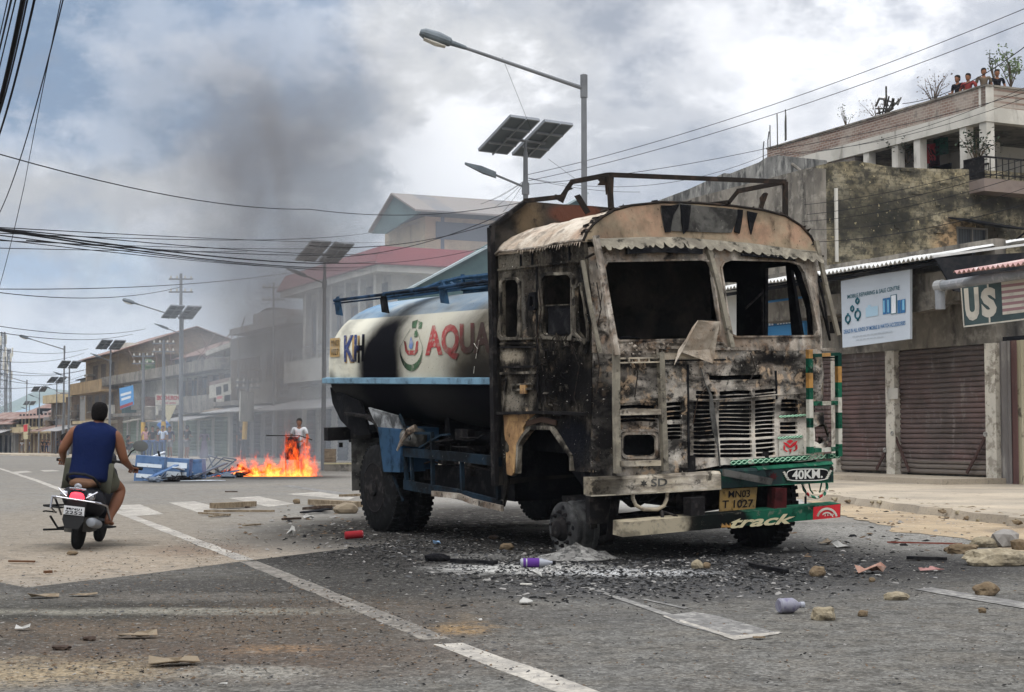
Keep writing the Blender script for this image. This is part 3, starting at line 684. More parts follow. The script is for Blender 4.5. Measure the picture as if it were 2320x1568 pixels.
# scalloped sun visor
sc_top = [fr(1338, 545), fr(1500, 537), fr(1660, 548), fr(1846, 574)]
def topw(u):
    for a, b in zip(sc_top, sc_top[1:]):
        if u <= b[0]: return a[1] + (b[1]-a[1])*(u-a[0])/(b[0]-a[0])
    return sc_top[-1][1]
P = []; n = 150; u0, u1 = .02, UW-.03
for i in range(n+1):
    u_ = u0 + (u1-u0)*i/n; ph = (u_/.118) % 1
    P.append((u_, topw(u_) - .075 - .035*abs(sin(pi*ph)) - .012*noise.noise(Vector((u_*15, 0, 0))) + (.03 if rg.random() < .07 else 0)))
P += [(u1, topw(u1)+.01), (1.9, topw(1.9)+.01), (1.0, topw(1.0)+.01), (u0, topw(u0)+.01)]
G().sheet(P, [], lambda a, b: (a, -.56 - .14*(topw(a)-b)/.1*.5, b), (0, .008, 0)).build('scalloped_visor', m_scallop, truck)
G().sheet([(u0, -.45), (u1, -.45), (u1, -.565), (u0, -.565)], [], lambda a, b: (a, b, topw(a)+.012), (0, 0, -.008), grid=.1).build('visor_shelf', m_scallop, truck)
# ---- windscreen frame
WL = [(1369, 606), (1376, 592), (1590, 588), (1606, 592), (1613, 606), (1624, 680), (1632, 742), (1630, 760), (1618, 768), (1402, 772), (1394, 764), (1384, 700)]
WR = [(1634, 606), (1640, 594), (1656, 588), (1790, 592), (1812, 600), (1824, 618), (1842, 690), (1854, 748), (1850, 761), (1668, 763), (1658, 758), (1650, 715)]
WO = [(1335, 560), (1500, 552), (1660, 560), (1849, 582), (1862, 640), (1880, 720), (1893, 793), (1640, 797), (1397, 802), (1345, 800), (1337, 700)]
def clampu(P): return [(min(max(p[0], 0.0), UW), p[1]) for p in P]
ws = G().sheet(clampu(mp(WO, fr)), [mp(WL, fr), mp(WR, fr)], fm_front(0), (0, .05, 0), grid=.06, seg=.06, warp=.012, wsc=4).build('windscreen_frame', m_frame, truck)
def fbeam(P, wd, off, th, mat, name, par=None):
    g = G(); q = []
    for p in P:
        a = fr(p[0], p[1], off); q.append(Vector((a[0], fv(min(max(a[0], 0), UW), a[1], off), a[1])))
    for a, b in zip(q, q[1:]): g.beam(a, b, wd, th, up=(0, 1, 0))
    return g.build(name, mat, par or truck)
for P in (WL, WR):
    fbeam(P + [P[0]], .018, .012, .02, m_frame, 'rubber_channel', ws)
fbeam([(1606, 566), (1630, 660), (1658, 788)], .05, .03, .05, m_scallop, 'centre_pillar', ws)
fbeam([(1343, 795), (1500, 787), (1660, 790), (1890, 792)], .030, .02, .04, m_frame, 'windscreen_sill', ws)
fbeam([(1343, 780), (1500, 776), (1640, 777)], .014, .015, .03, m_frame, 'windscreen_sill', ws)
fbeam([(1420, 570), (1500, 566), (1590, 570)], .05, .05, .04, m_soot, 'wiper_box', ws)
fbeam([(1680, 577), (1760, 582), (1800, 588)], .03, .05, .03, m_soot, 'wiper_box', ws)
# bars outside the corner pillars
def bar(P, w, mat, name):
    g = G(); q = [tl(px, py, 1, v) for px, py, v in P]
    for a, b in zip(q, q[1:]): g.beam(a, b, w, w*.7, up=(0, 1, 0))
    return g.build(name, mat, truck)
bar([(1350, 534, -.60), (1372, 660, -.70), (1398, 805, -.80)], .055, m_frame, 'pillar_bar')
bar([(1320, 590, -.52), (1337, 690, -.60), (1360, 800, -.68)], .035, m_scallop, 'pillar_bar')
bar([(1849, 545, -.55), (1872, 650, -.6), (1899, 760, -.68)], .045, m_scallop, 'pillar_bar')
bar([(1346, 575, -.6), (1326, 585, -.5)], .02, m_rack, 'bar_stay'); bar([(1866, 580, -.55), (1836, 588, -.5)], .02, m_rack, 'bar_stay')
g = G().tube([tl(*p) for p in ((1850, 620, 1, -.3), (1845, 640, 1, -.3), (1862, 700, 1, -.35), (1880, 770, 1, -.4), (1868, 690, 1, -.3), (1852, 622, 1, -.28))], .014, 6)
g.build('mirror_arm', m_black, truck)
G().obox(tl(1893, 742, 1, -.6), (.035, 0, 0), (0, .05, 0), (0, 0, .06)).build('mirror_stub', m_soot, truck)
# flap of bent sheet hanging below the windscreen
fl = [fr(1549, 727), fr(1596, 729), fr(1598, 824), fr(1534, 797), fr(1514, 828)]
G().sheet([(a, b) for a, b in fl], [], lambda a, b: (a, fv(a, 1.9, .05) - .10*abs(b-2.0)/.2 - .0*a, b), (0, .01, 0), grid=.05, warp=.02, wsc=6).build('bent_sheet', m_roof, truck)
# ---- fascia with its louvres
FO = [(1345, 797), (1500, 795), (1640, 795), (1893, 792), (1899, 1036), (1640, 1052), (1337, 1104)]
holes = []
def slot(x0, x1, y, h=3.0, k=-.02):
    holes.append(mp([(x0, y-h), (x0+3, y-h-1), (x1-3, y-h-1+k*(x1-x0)), (x1, y-h+k*(x1-x0)), (x1, y+h+k*(x1-x0)), (x1-3, y+h+1+k*(x1-x0)), (x0+3, y+h+1), (x0, y+h)], fr))
slot(1607, 1727, 856, 4.2, -.02)
for i in range(15):
    y = (888.5, 898.5, 912, 921.5, 931, 940.5, 950, 959.5, 969, 978.5, 988, 1001, 1011, 1021, 1031)[i]
    slot(1571 if i > 1 else 1576, 1622, y+2); slot(1630, 1702, y+.5); slot(1710, 1756, y-1.5)
for y in (912, 921.5, 931, 962, 971.5, 981): slot(1769, 1808, y-2, 2.8)
for y in (917, 927.5, 938, 948, 966, 975, 984, 993.5): slot(1509, 1545, y, 3)
for y in (922, 943.5, 953): slot(1402, 1488, y, 3.0 if y < 950 else 2)
for y in (925, 934): slot(1845, 1872, y-3, 2.4)
holes.append(mp(rrect(1411, 986, 1484, 1033, 12), fr)); holes.append(mp([(1845, 968), (1862, 962), (1874, 972), (1870, 1000), (1858, 1008), (1846, 1000)], fr))
fascia = G().sheet(clampu(mp(FO, fr)), holes, fm_front(0), (0, .03, 0), grid=.06, seg=.06, warp=.016, wsc=3.2).build('fascia', m_front, truck)
G().sheet(clampu(mp([(1350, 800), (1890, 797), (1893, 1030), (1345, 1098)], fr)), [], lambda a, b: (a, fv(a, b) + .16, b), (0, .01, 0), grid=.2).build('radiator_backing', m_soot, fascia)
# headlamp bezel
for rr_, off in ((0, .02), (7, .012)):
    P = rrect(1408-rr_, 982-rr_, 1487+rr_, 1037+rr_, 12); fbeam(P + [P[0]], .022, off, .03, m_frame, 'headlamp_bezel', fascia)
fbeam([(1843, 960), (1872, 962), (1878, 990), (1870, 1012), (1845, 1012)], .02, .015, .025, m_front, 'headlamp_bezel', fascia)
# panel gaps and raised ribs
for P in ([(1558, 826), (1559, 940), (1561, 1056)], [(1757, 840), (1759, 905)], ): fbeam(P, .022, .002, .012, m_soot, 'panel_gap', fascia)
for P in ([(1345, 826), (1500, 824), (1640, 822), (1890, 816)], [(1400, 903), (1550, 900)], [(1565, 908), (1680, 902), (1760, 894), (1840, 890)], [(1400, 912), (1494, 910)]): fbeam(P, .010, .006, .02, m_front, 'rib', fascia)
fbeam([(1345, 820), (1500, 817), (1640, 815), (1890, 810)], .014, .004, .012, m_soot, 'panel_gap', fascia)
fbeam([(1345, 908), (1400, 906)], .008, .004, .012, m_soot, 'panel_gap', fascia)
fbeam([(1340, 1022), (1397, 1020)], .010, .01, .02, m_front, 'rib', fascia); fbeam([(1340, 1056), (1397, 1054)], .010, .01, .02, m_front, 'rib', fascia)
fbeam([(1400, 934), (1497, 932)], .045, .015, .02, m_bumper, 'louvre_bar', fascia)
# lattice strips and the owl badge
def lattice(x0, y0, x1, y1, hpx, n):
    f0 = bilerp([(x0, y0+hpx, 0), (x1, y1+hpx, 0), (x1, y1, 0), (x0, y0, 0)])
    def pt(a, b, off): q = f0(a, b); u_, w_ = fr(q.x, q.y, off); return (u_, fv(min(max(u_, 0), UW), w_, off), w_)
    g = G(); N = 24
    for i in range(N): g.add([pt(i/N, 0, .008), pt((i+1)/N, 0, .008), pt((i+1)/N, 1, .008), pt(i/N, 1, .008)], [(0, 1, 2, 3)])
    s = g.build('lattice_band', m_green, fascia, recalc=False)
    g = G()
    for sg in (1, -1):
        pts = [pt(i/(n*4), .5 + .34*sg*sin(i/4*pi), .013) for i in range(n*4+1)]
        g.tube(pts, .005, 4)
    g.build('lattice_line', M('pale_green', lin((150, 190, 160)), .6), s)
lattice(1655, 1043, 1903, 1026, 12, 20)
lattice(1762, 990, 1818, 986, 6, 7); lattice(1765, 942, 1826, 938, 5, 7)
def fpt(px, py, off=.01): u_, w_ = fr(px, py, off); return Vector((u_, fv(min(max(u_, 0), UW), w_, off), w_))
def fpoly(g, P, off=.01): g.add([fpt(x, y, off) for x, y in P], [tuple(range(len(P)))])
g = G(); fpoly(g, [(1763, 991), (1820, 987), (1822, 1030), (1765, 1034)], .006); g.build('white_panel', m_stripe_w, fascia, recalc=False)
g = G()   # red owl mask
for P in ([(1774, 1001), (1783, 1004), (1790, 1010), (1797, 1003), (1807, 998), (1803, 1008), (1792, 1015), (1788, 1015), (1779, 1009)],
          [(1782, 1000), (1790, 996), (1798, 999), (1790, 1006)], [(1775, 1008), (1779, 1012), (1779, 1019), (1786, 1023), (1782, 1024), (1775, 1019)],
          [(1806, 1006), (1807, 1017), (1800, 1023), (1796, 1022), (1802, 1017), (1802, 1010)], [(1787, 1018), (1794, 1017), (1791, 1026)]): fpoly(g, P, .014)
g.build('owl_emblem', m_red, fascia, recalc=False)
# small debris on the sill
g = G()
for i in range(46):
    px = rg.uniform(1400, 1520); py = rg.uniform(776, 803); p = fpt(px, py, .03); s_ = rg.uniform(.006, .022)
    g.blobby(p, s_, 1, .4, i)
g.build('burnt_residue', m_frame, ws)
# hanging strip
hs = [(1590, 832, .05), (1600, 868, .05), (1613, 895, .07), (1616, 930, .10), (1622, 975, .09), (1629, 1010, .07), (1634, 1058, .05)]
wdt = [.03, .03, .05, .08, .08, .04, .035]
g = G(); rl = []
for (px, py, off), wd in zip(hs, wdt):
    p = fpt(px, py, off); rl.append([p + Vector((-wd/2, 0, 0)), p + Vector((wd/2, .03, 0)), p + Vector((wd/2, .04, 0)), p + Vector((-wd/2, .01, 0))])
g.loft(rl); g.build('hanging_strip', m_visordark, truck)
for P in ([(1352, 640), (1362, 700), (1348, 760), (1358, 830), (1350, 900)], [(1430, 800), (1445, 845), (1438, 900)], [(1600, 880), (1580, 905), (1570, 960)], [(1700, 800), (1712, 838), (1700, 860)], [(1362, 560), (1352, 600), (1368, 640), (1360, 690)], [(1225, 640), (1232, 700), (1222, 760), (1236, 840)], [(1300, 780), (1318, 830), (1306, 900), (1322, 950)]):
    side_ = P[0][0] < 1330
    G().tube([(Vector((-.03, *sd_(*p))) if side_ else Vector((fr(*p, .05)[0], fv(min(max(fr(*p, .05)[0], 0), UW), fr(*p, .05)[1], .05), fr(*p, .05)[1]))) for p in P], .006, 5).build('hanging_wire', m_rack, truck)
# ladder-shaped lamp guard on the left
lg = empty_like = G()
def gtube(P, off, r, mat, name, par, sq=True):
    g = G(); q = [fpt(px, py, off) for px, py in P]
    for a, b in zip(q, q[1:]): g.beam(a, b, r*2, r*2, up=(0, 1, 0))
    return g.build(name, mat, par)
lgd = gtube([(1396, 795), (1396, 930), (1399, 1072)], .07, .028, m_scallop, 'lamp_guard', truck)
gtube([(1496, 798), (1501, 930), (1506, 1066)], .07, .028, m_scallop, 'guard_upright', lgd)
for y, h in ((812, 4), (822, 3), (935, 12), (1051, 12)):
    q = fpt(1403, y, .08); q2 = fpt(1496, y-2, .08); G().beam(q, q2, .035, h/235, up=(0, 0, 1)).build('guard_rung', m_bumper, lgd)
for x in (1425, 1447, 1470): 
    q = fpt(x, 812, .08); q2 = fpt(x, 822, .08); G().beam(q, q2, .015, .015, up=(0, 1, 0)).build('guard_rung', m_bumper, lgd)
# striped guard on the right
def striped(P0, P1, cols, off, wpx, name, par):
    a = fpt(*P0, off); b = fpt(*P1, off); tot = sum(c[0] for c in cols); t = 0; first = par
    g0 = None
    for L, m in cols:
        p = a.lerp(b, t/tot); t += L; q = a.lerp(b, t/tot)
        o = G().beam(p, q, wpx/235, wpx/235, up=(0, 1, 0)).build(name, m, par)
        g0 = g0 or o
    return g0
GN, WH, YE = m_green, m_stripe_w, m_stripe_y
rgd = G().beam(fpt(1835, 1028, .08), fpt(1835, 1012, .08), .055, .055, up=(0, 1, 0)).build('striped_lamp_guard', m_green, truck)
striped((1835, 1012), (1833, 792), [(43, WH), (22, GN), (42, WH), (26, GN), (34, YE), (33, GN), (20, YE)], .08, 12, 'guard_upright', rgd)
striped((1901, 1034), (1899, 800), [(28, GN), (35, WH), (36, GN), (34, WH), (34, GN), (36, YE), (30, M('dark_green', lin((16, 52, 44)), .7))], .08, 12, 'guard_upright', rgd)
striped((1841, 914), (1896, 913), [(18, GN), (20, WH), (18, GN)], .08, 10, 'guard_rung', rgd)
striped((1841, 1021), (1896, 1017), [(16, GN), (22, WH), (18, GN)], .08, 10, 'guard_rung', rgd)
striped((1841, 806), (1900, 802), [(18, M('dark_green', (0, 0, 0))), (20, YE), (22, M('dark_green', (0, 0, 0)))], .08, 8, 'guard_rung', rgd)
# ---- bumper
def bow(u, o): return -.74 - .10*(1-((u-1.42)/1.42)**2) - o
def bsec(u0, u1, w0, w1, th, mat, name, o=0, k0=0, k1=0, par=None, n=14):
    g = G(); R = []
    for i in range(n+1):
        u_ = u0+(u1-u0)*i/n; kz = k0+(k1-k0)*i/n; v = bow(u_, o)
        R.append([(u_, v, w0+kz), (u_, v, w1+kz-.025), (u_, v+.025, w1+kz), (u_, v+th, w1+kz), (u_, v+th, w0+kz+.0)])
    return g.loft(R).build(name, mat, par or truck)
def bu(px, py, o=0):
    v = -.8
    for _ in range(5): p = tl(px, py, 1, v); v = bow(p.x, o)
    return p
a0 = bu(1338, 1122); a1 = bu(1338, 1082); b0 = bu(1634, 1106); b1 = bu(1634, 1064); c0 = bu(1888, 1092); c1 = bu(1888, 1046)
bump = bsec(a0.x, b0.x, a0.z, a1.z, .12, m_bumper, 'bumper', 0, 0, b0.z-a0.z)
bsec(b0.x+.003, c0.x, b0.z, b1.z, .12, m_bumpgreen, 'bumper_end', .004, 0, c0.z-b0.z, par=bump)
bsec(b0.x+.45, c0.x, b1.z-.028, b1.z+.004, .13, m_green, 'bumper_top_band', .008, 0, c1.z-b1.z, par=bump); bsec(b0.x+.45, c0.x, b0.z-.004, b0.z+.022, .1, m_green, 'bumper_lower_band', .008, 0, c0.z-b0.z, par=bump)
bsec(a0.x, b0.x, a0.z-.01, a0.z+.012, .10, m_scallop, 'bumper_lip', .012, 0, b0.z-a0.z, par=bump)
def bpt(px, py, o): return bu(px, py, o)
def btext(body, q, o, mat, name, par, **k):
    f = bilerp([(x, y, 0) for x, y in q]); g = G()
    put_text(g, body, lambda a, b: tuple(bpt(f(a, b).x, f(a, b).y, o)), **k); return g.build(name, mat, par, recalc=False)
g = G()
P = [(1784 + 52*cos(t)*1.0, 1077 - 2 + 15*sin(t) - (cos(t))*2) for t in [2*pi*k/32 for k in range(32)]]
P = [(1830 + (47 if abs(cos(t)) > .2 else 47)*abs(cos(t))**.5*(1 if cos(t) > 0 else -1), 1076 - .03*47*cos(t) + 13*abs(sin(t))**.5*(1 if sin(t) > 0 else -1)) for t in [2*pi*k/40 for k in range(40)]]
g.add([bpt(x, y, .014) for x, y in P], [tuple(range(40))])
pl = g.build('speed_plate', m_ink, bump, recalc=False)
g = G(); g.tube([bpt(x, y, .016) for x, y in P + [P[0]]], .0045, 4); g.build('plate_outline', M('letter_white', lin((190, 188, 180)), .6), pl)
btext('40KM.', [(1795, 1087), (1864, 1083), (1864, 1062), (1795, 1066)], .020, M('letter_white', lin((190, 188, 180)), .6), 'speed_lettering', pl, bold=.03)
g = G()   # scales either side of the speed figure
for sx, c0_ in ((-1, 1783), (1, 1876)):
    for k in range(5):
        x = c0_ - sx*k*2.2 + sx*6; y = 1077 - .03*(x-1830) + (k-2)*4
        g.add([bpt(x-4, y, .019), bpt(x, y-3, .019), bpt(x+4, y, .019), bpt(x, y+2.4, .019)], [(0, 1, 2, 3)])
g.build('fish_scale_marks', m_stripe_w, pl, recalc=False)
def star(cx, cy, r, o, mat, name, par, k=5):
    P = [(cx+cos(2*pi*i/(2*k)-pi/2)*(r if i % 2 == 0 else r*.45), cy+sin(2*pi*i/(2*k)-pi/2)*(r if i % 2 == 0 else r*.45)) for i in range(2*k)]
    G().add([bpt(x, y, o) for x, y in P], [tuple(range(2*k))]).build(name, mat, par, recalc=False)
star(1752, 1079, 11, .016, m_redd, 'red_flower', bump, 8); star(1884, 1062, 7, .016, m_redd, 'red_flower', bump, 8)
btext('SD', [(1475, 1103), (1512, 1101), (1512, 1083), (1475, 1085)], .006, m_visordark, 'scorched_lettering', bump, bold=.02)
star(1459, 1095, 9, .006, m_visordark, 'scorched_flower', bump, 6)
# buckled flap over the plate
q = [bu(1634, 1062, .03), bu(1745, 1084, .03), bu(1740, 1098, .02), bu(1634, 1078, .03)]
G().prism([p + Vector((0, -.05, 0)) for p in q], (0, .03, 0)).build('buckled_flap', m_visordark, bump)
# loops under the bumper
def loop(P, o, r, mat, name):
    return G().tube([bu(px, py, o) for px, py in P], r, 8).build(name, mat, truck)
loop([(1434, 1118), (1434, 1130), (1441, 1145), (1458, 1154), (1490, 1154), (1504, 1146), (1511, 1130), (1512, 1116)], -.05, .019, m_bumper, 'tow_loop')
rl_ = loop([(1818, 1094), (1822, 1110), (1834, 1124), (1852, 1128), (1868, 1120), (1874, 1104), (1873, 1092)], -.05, .015, M('striped_tube', lin((40, 110, 84)), .6, layers=[('w', lin((214, 206, 190)), (1, 0, .7), .09, .4, 1.0), ('w', lin((170, 40, 44)), (1, 0, -.4), .2, .22, 1.0)]), 'tow_loop')
loop([(1832, 1092), (1836, 1110), (1842, 1118)], -.05, .008, m_green, 'tow_loop'); loop([(1857, 1116), (1862, 1092)], -.05, .008, m_green, 'tow_loop')
loop([(1815, 1095), (1826, 1112), (1826, 1128)], -.03, .005, m_ink, 'cable_end'); loop([(1825, 1125), (1825, 1150)], -.03, .012, m_ink, 'cable_end')
# number plate
def quad3(q, o, mat, name, par, th=.012): 
    return G().prism([bu(x, y, o) for x, y in q], (0, th, 0)).build(name, mat, par)
npl = quad3([(1632, 1108), (1716, 1104), (1711, 1156), (1630, 1159)], -.04, m_yel, 'number_plate', truck)
def nt(body, q): btext(body, q, -.036, m_ink, 'plate_lettering', npl, bold=.012)
nt('MN03', [(1650, 1128), (1699, 1126), (1700, 1110), (1651, 1112)]); nt('T 1027', [(1636, 1152), (1706, 1149), (1707, 1131), (1637, 1134)])
G().prism([bu(x, y, -.035) for x, y in ((1628, 1106), (1720, 1102), (1715, 1158), (1626, 1161))], (0, .006, 0))
# lower beam
def lb(px, py): return tl(px, py, 1, -.93)
q0, q1, q2, q3 = lb(1411, 1217), lb(1904, 1172), lb(1905, 1141), lb(1412, 1184)
beam_m = M('beam_paint', lin((18, 76, 56)), .6, layers=[('b', lin((150, 140, 118)), (.42, -.93, .3), (.55, 1, 1), 1.0, .25, (5, .2)), ('b', SOOT, (1.16, -.93, .3), (.46, 1, 1), .97, .35, (5, .25)), ('n', SOOT, 4, .58, .08, .6), ('n', SOOT, 7, .6, .08, .6), ('n', lin((104, 100, 88)), 10, .64, .06, .6)], bump=(20, .3, .01))
lowb = G().loft([[q0, q3, q3 + Vector((0, .17, .01)), q0 + Vector((0, .17, .01))], [q1, q2, q2 + Vector((0, .17, .01)), q1 + Vector((0, .17, .01))]]).build('lower_bumper_beam', beam_m, truck)
def lp(px, py, o=.004): return tl(px, py, 1, -.93-o)
G().add([lp(1842, 1178), lp(1903, 1172), lp(1904, 1142), lp(1843, 1149)], [(0, 1, 2, 3)]).build('red_end_panel', m_red, lowb, recalc=False)
g = G()
for r0, r1, a0_, a1_ in ((21, 26, 15, 165), (13, 16, 20, 140)):
    for k in range(12):
        t0 = radians(a0_+(a1_-a0_)*k/12); t1 = radians(a0_+(a1_-a0_)*(k+1)/12)
        g.add([lp(1874+r*cos(t)*.95, 1176-r*sin(t), .007) for r, t in ((r0, t0), (r0, t1), (r1, t1), (r1, t0))], [(0, 1, 2, 3)])
for k in range(4): 
    x = 1868+k*6; g.add([lp(x, 1170-k*.8, .007), lp(x+3, 1169-k*.8, .007), lp(x+1.5, 1164-k*.8, .007)], [(0, 1, 2)])
g.build('arc_emblem', m_stripe_w, lowb, recalc=False)
f_ = bilerp([(1652, 1198, 0), (1796, 1186, 0), (1804, 1163, 0), (1660, 1172, 0)]); g = G()
put_text(g, 'track', lambda a, b: tuple(lp(f_(a, b).x, f_(a, b).y, .006)), bold=.03, shear=.25); g.build('beam_lettering', m_cream, lowb, recalc=False)
g = G()
for k in range(7): x = 1634+k*3; g.add([lp(x, 1196, .006), lp(x+5, 1192, .006), lp(x+2, 1184+k % 3*3, .006)], [(0, 1, 2)])
g.build('gold_flower', m_stripe_y, lowb, recalc=False)
for q in ([(1565, 1180), (1597, 1178), (1597, 1126), (1565, 1128)], [(1754, 1160), (1782, 1156), (1783, 1106), (1757, 1106)]):
    pp = [tl(x, y, 1, -.90) for x, y in q]; G().prism(pp, (0, .12, 0)).build('beam_bracket', m_black if q[0][0] < 1700 else m_redd, lowb)
G().tube([tl(1535, 1170, 1, -.85), tl(1500, 1158, 1, -.8)], .012, 6).tube([tl(1500, 1158, 1, -.8), tl(1501, 1182, 1, -.85)], .018, 6).build('bent_rod', m_black, lowb)
# ---- roof rack
VR = 0.0
def rk(px, py, v): return tl(px, py, 1, v)
A = rk(1380, 396, VR); Bp = rk(1779, 412, VR)
wr = A.z
g = G(); T_ = .045
def rb(a, b, w=T_): g.beam(a, b, w, w, up=(0, 0, 1))
rb(A, Bp); rb(A, rk(1385, 480, VR)); rb(Bp, rk(1779, 490, VR))
PL = [A, rk(1296, 412, .62), rk(1273, 446, .68), rk(1190, 455, 1.27)]
for a, b in zip(PL, PL[1:]): rb(a, b)
PR = [Bp, rk(1672, 433, .75), rk(1652, 458, .80), rk(1590, 466, 1.27)]
for a, b in zip(PR, PR[1:]): rb(a, b)
rack = g.build('roof_rack', m_rack, truck)
def rag(P, v, name='torn_board'): G().prism([rk(x, y, v) for x, y in P], (0, .012, 0)).build(name, m_rack, rack)
rag([(1352, 402), (1383, 398), (1386, 425), (1374, 442), (1372, 420), (1354, 420), (1360, 412)], .04)
rag([(1385, 400), (1378, 475), (1388, 478), (1391, 400)], .02)
rag([(1284, 420), (1300, 428), (1288, 432), (1276, 460), (1262, 452), (1258, 440), (1272, 444)], .66)
rag([(1302, 444), (1314, 440), (1338, 480), (1328, 486)], .5)
rag([(1724, 470), (1722, 448), (1730, 438), (1730, 474)], .3)
g = G().beam(rk(1735, 438, .4), rk(1721, 478, .4), .03, .05, up=(0, 1, 0)); g.build('broken_post', m_rack, rack)
# ---- tank
TU = 1.42; TWC = 1.86; TA = 1.43; TBt = .92; TBb = .74
def tsec(th, k=1.0, n=2.45):
    c_, s_ = cos(th), sin(th); b = TBt if s_ > 0 else TBb
    return (TU + TA*k*abs(c_)**(2/n)*(1 if c_ > 0 else -1), TWC + b*(k if k > .5 else k)*abs(s_)**(2/n)*(1 if s_ > 0 else -1))
R_ = []; n = 64
prof = [(1.36, .0), (1.36, .95), (1.40, 1.0), (2.2, 1.0), (3.2, 1.0), (4.4, 1.0), (5.3, 1.0), (5.78, .995), (5.90, .97), (5.97, .92), (6.03, .80), (6.07, .6), (6.10, .3), (6.11, .0)]
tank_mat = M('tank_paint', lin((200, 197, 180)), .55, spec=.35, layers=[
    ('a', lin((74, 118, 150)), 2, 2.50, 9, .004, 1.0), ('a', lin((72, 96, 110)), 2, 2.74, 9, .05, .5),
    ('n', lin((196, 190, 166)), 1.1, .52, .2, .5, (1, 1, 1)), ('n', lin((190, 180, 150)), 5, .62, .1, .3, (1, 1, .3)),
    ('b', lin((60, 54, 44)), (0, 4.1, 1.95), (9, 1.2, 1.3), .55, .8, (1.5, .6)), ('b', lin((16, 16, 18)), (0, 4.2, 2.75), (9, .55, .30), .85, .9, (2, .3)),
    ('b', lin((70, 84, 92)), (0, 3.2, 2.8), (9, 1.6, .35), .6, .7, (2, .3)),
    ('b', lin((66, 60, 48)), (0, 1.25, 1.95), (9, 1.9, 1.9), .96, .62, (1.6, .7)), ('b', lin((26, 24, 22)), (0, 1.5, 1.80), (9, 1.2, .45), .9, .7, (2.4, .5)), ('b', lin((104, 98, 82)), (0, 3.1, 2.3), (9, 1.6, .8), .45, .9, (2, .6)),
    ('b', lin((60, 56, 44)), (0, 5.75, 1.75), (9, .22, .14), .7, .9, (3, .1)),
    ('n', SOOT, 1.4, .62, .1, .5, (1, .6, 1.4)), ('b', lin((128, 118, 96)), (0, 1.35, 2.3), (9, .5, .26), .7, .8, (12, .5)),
    ('n', lin((10, 10, 10)), 34, .66, .03, .55), ('b', lin((9, 9, 13)), (0, 4.24, 1.75), (9, .84, 1.18), 1.0, .46, (1.3, .45)), ('a', (.004, .004, .006), 2, -9, 1.70, .012, .97)], bump=(5, .15, .02))  # black below the ledge: soot, with the belly's shade put into the colour
tm_blk = M('tank_underside', (.006, .006, .008), .8, layers=[('n', (.03, .03, .034), 5, .58, .1, .7)], spec=.1)
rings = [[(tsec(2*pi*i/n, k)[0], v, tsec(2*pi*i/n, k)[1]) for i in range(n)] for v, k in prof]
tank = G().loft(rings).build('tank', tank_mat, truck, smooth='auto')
def ts(v, w, off=.0):
    """point on the visible flank of the tank at height w"""
    s_ = (w-TWC)/(TBt if w > TWC else TBb); s_ = max(-1, min(1, s_)); c_ = (1-abs(s_)**2.45)**(1/2.45)
    return Vector((TU - TA*c_ - off, v, w))
def tp(px, py, off=.006):
    u_ = .05
    for _ in range(6): p = tl(px, py, 0, u_); u_ = ts(p.y, p.z, off).x
    return Vector((u_, p.y, p.z))
# ledge along the widest line
lw0 = tp(737, 862).z; 
lg_ = G()
for a, b in (((738, 862), (1128, 866)),):
    p0 = tp(*a, .0); p1 = tp(1125, 863, .0)
    lg_.loft([[(p.x-.05, p.y, p.z+.03), (p.x-.05, p.y, p.z-.035), (p.x+.05, p.y, p.z-.05), (p.x+.05, p.y, p.z+.045)] for p in (p0, p1)])
lg_.build('tank_ledge', M('ledge_blue', lin((104, 140, 160)), .5, layers=[('n', lin((60, 80, 92)), 3, .55, .12, .7), ('n', SOOT, 6, .62, .08, .6)]), tank)
def ttext(body, q, mat, name, off=.006, **k):
    f = bilerp([(x, y, 0) for x, y in q]); g = G()
    put_text(g, body, lambda a, b: tuple(tp(f(a, b).x, f(a, b).y, off)), cuts=2, **k); return g.build(name, mat, tank, recalc=False)
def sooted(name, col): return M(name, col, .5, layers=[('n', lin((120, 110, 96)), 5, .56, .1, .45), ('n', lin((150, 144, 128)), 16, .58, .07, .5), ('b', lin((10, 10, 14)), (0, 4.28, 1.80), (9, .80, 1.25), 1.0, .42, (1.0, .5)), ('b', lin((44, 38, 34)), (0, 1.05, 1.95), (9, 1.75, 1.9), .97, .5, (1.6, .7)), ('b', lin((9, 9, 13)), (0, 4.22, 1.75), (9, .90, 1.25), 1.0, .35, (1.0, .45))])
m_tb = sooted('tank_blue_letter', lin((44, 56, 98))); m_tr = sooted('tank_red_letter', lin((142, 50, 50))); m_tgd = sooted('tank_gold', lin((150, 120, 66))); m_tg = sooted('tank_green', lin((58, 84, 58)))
ttext('KH', [(781, 823), (815, 822), (815, 760), (781, 763)], m_tgd, 'lettering_shadow', .004, bold=.05)
ttext('KH', [(779, 820), (824, 819), (826, 757), (779, 760)], m_tb, 'lettering', .008, bold=.03)
ttext('AQUA', [(963, 818), (1112, 812), (1112, 728), (963, 738)], m_tr, 'lettering', .008, bold=.04)
def tpoly(g, P, off=.008): g.add([tp(x, y, off) for x, y in P], [tuple(range(len(P)))])
g = G()
for k in range(30):   # green drop ring
    def rgp(t, s): 
        e = 1-.50*max(0, -sin(t))*.5; w_ = 26*s if sin(t) > -.2 else 26*s*(1+sin(t)*.35)
        return (931 + w_*cos(t)*(1-.25*max(0, -sin(t))) + 6*max(0, -sin(t)), 790 + 51*s*sin(t))
    t0 = 2*pi*k/30 - 1.2; t1 = 2*pi*(k+1)/30 - 1.2
    if k > 25: continue
    s0 = .97 - .22*max(0, sin(t0)); s1 = .97-.22*max(0, sin(t1))
    tpoly(g, [rgp(t0, 1), rgp(t1, 1), (931 + (rgp(t1, 1)[0]-931)*s1, 782+(rgp(t1, 1)[1]-782)*s1), (931 + (rgp(t0, 1)[0]-931)*s0, 782+(rgp(t0, 1)[1]-782)*s0)])
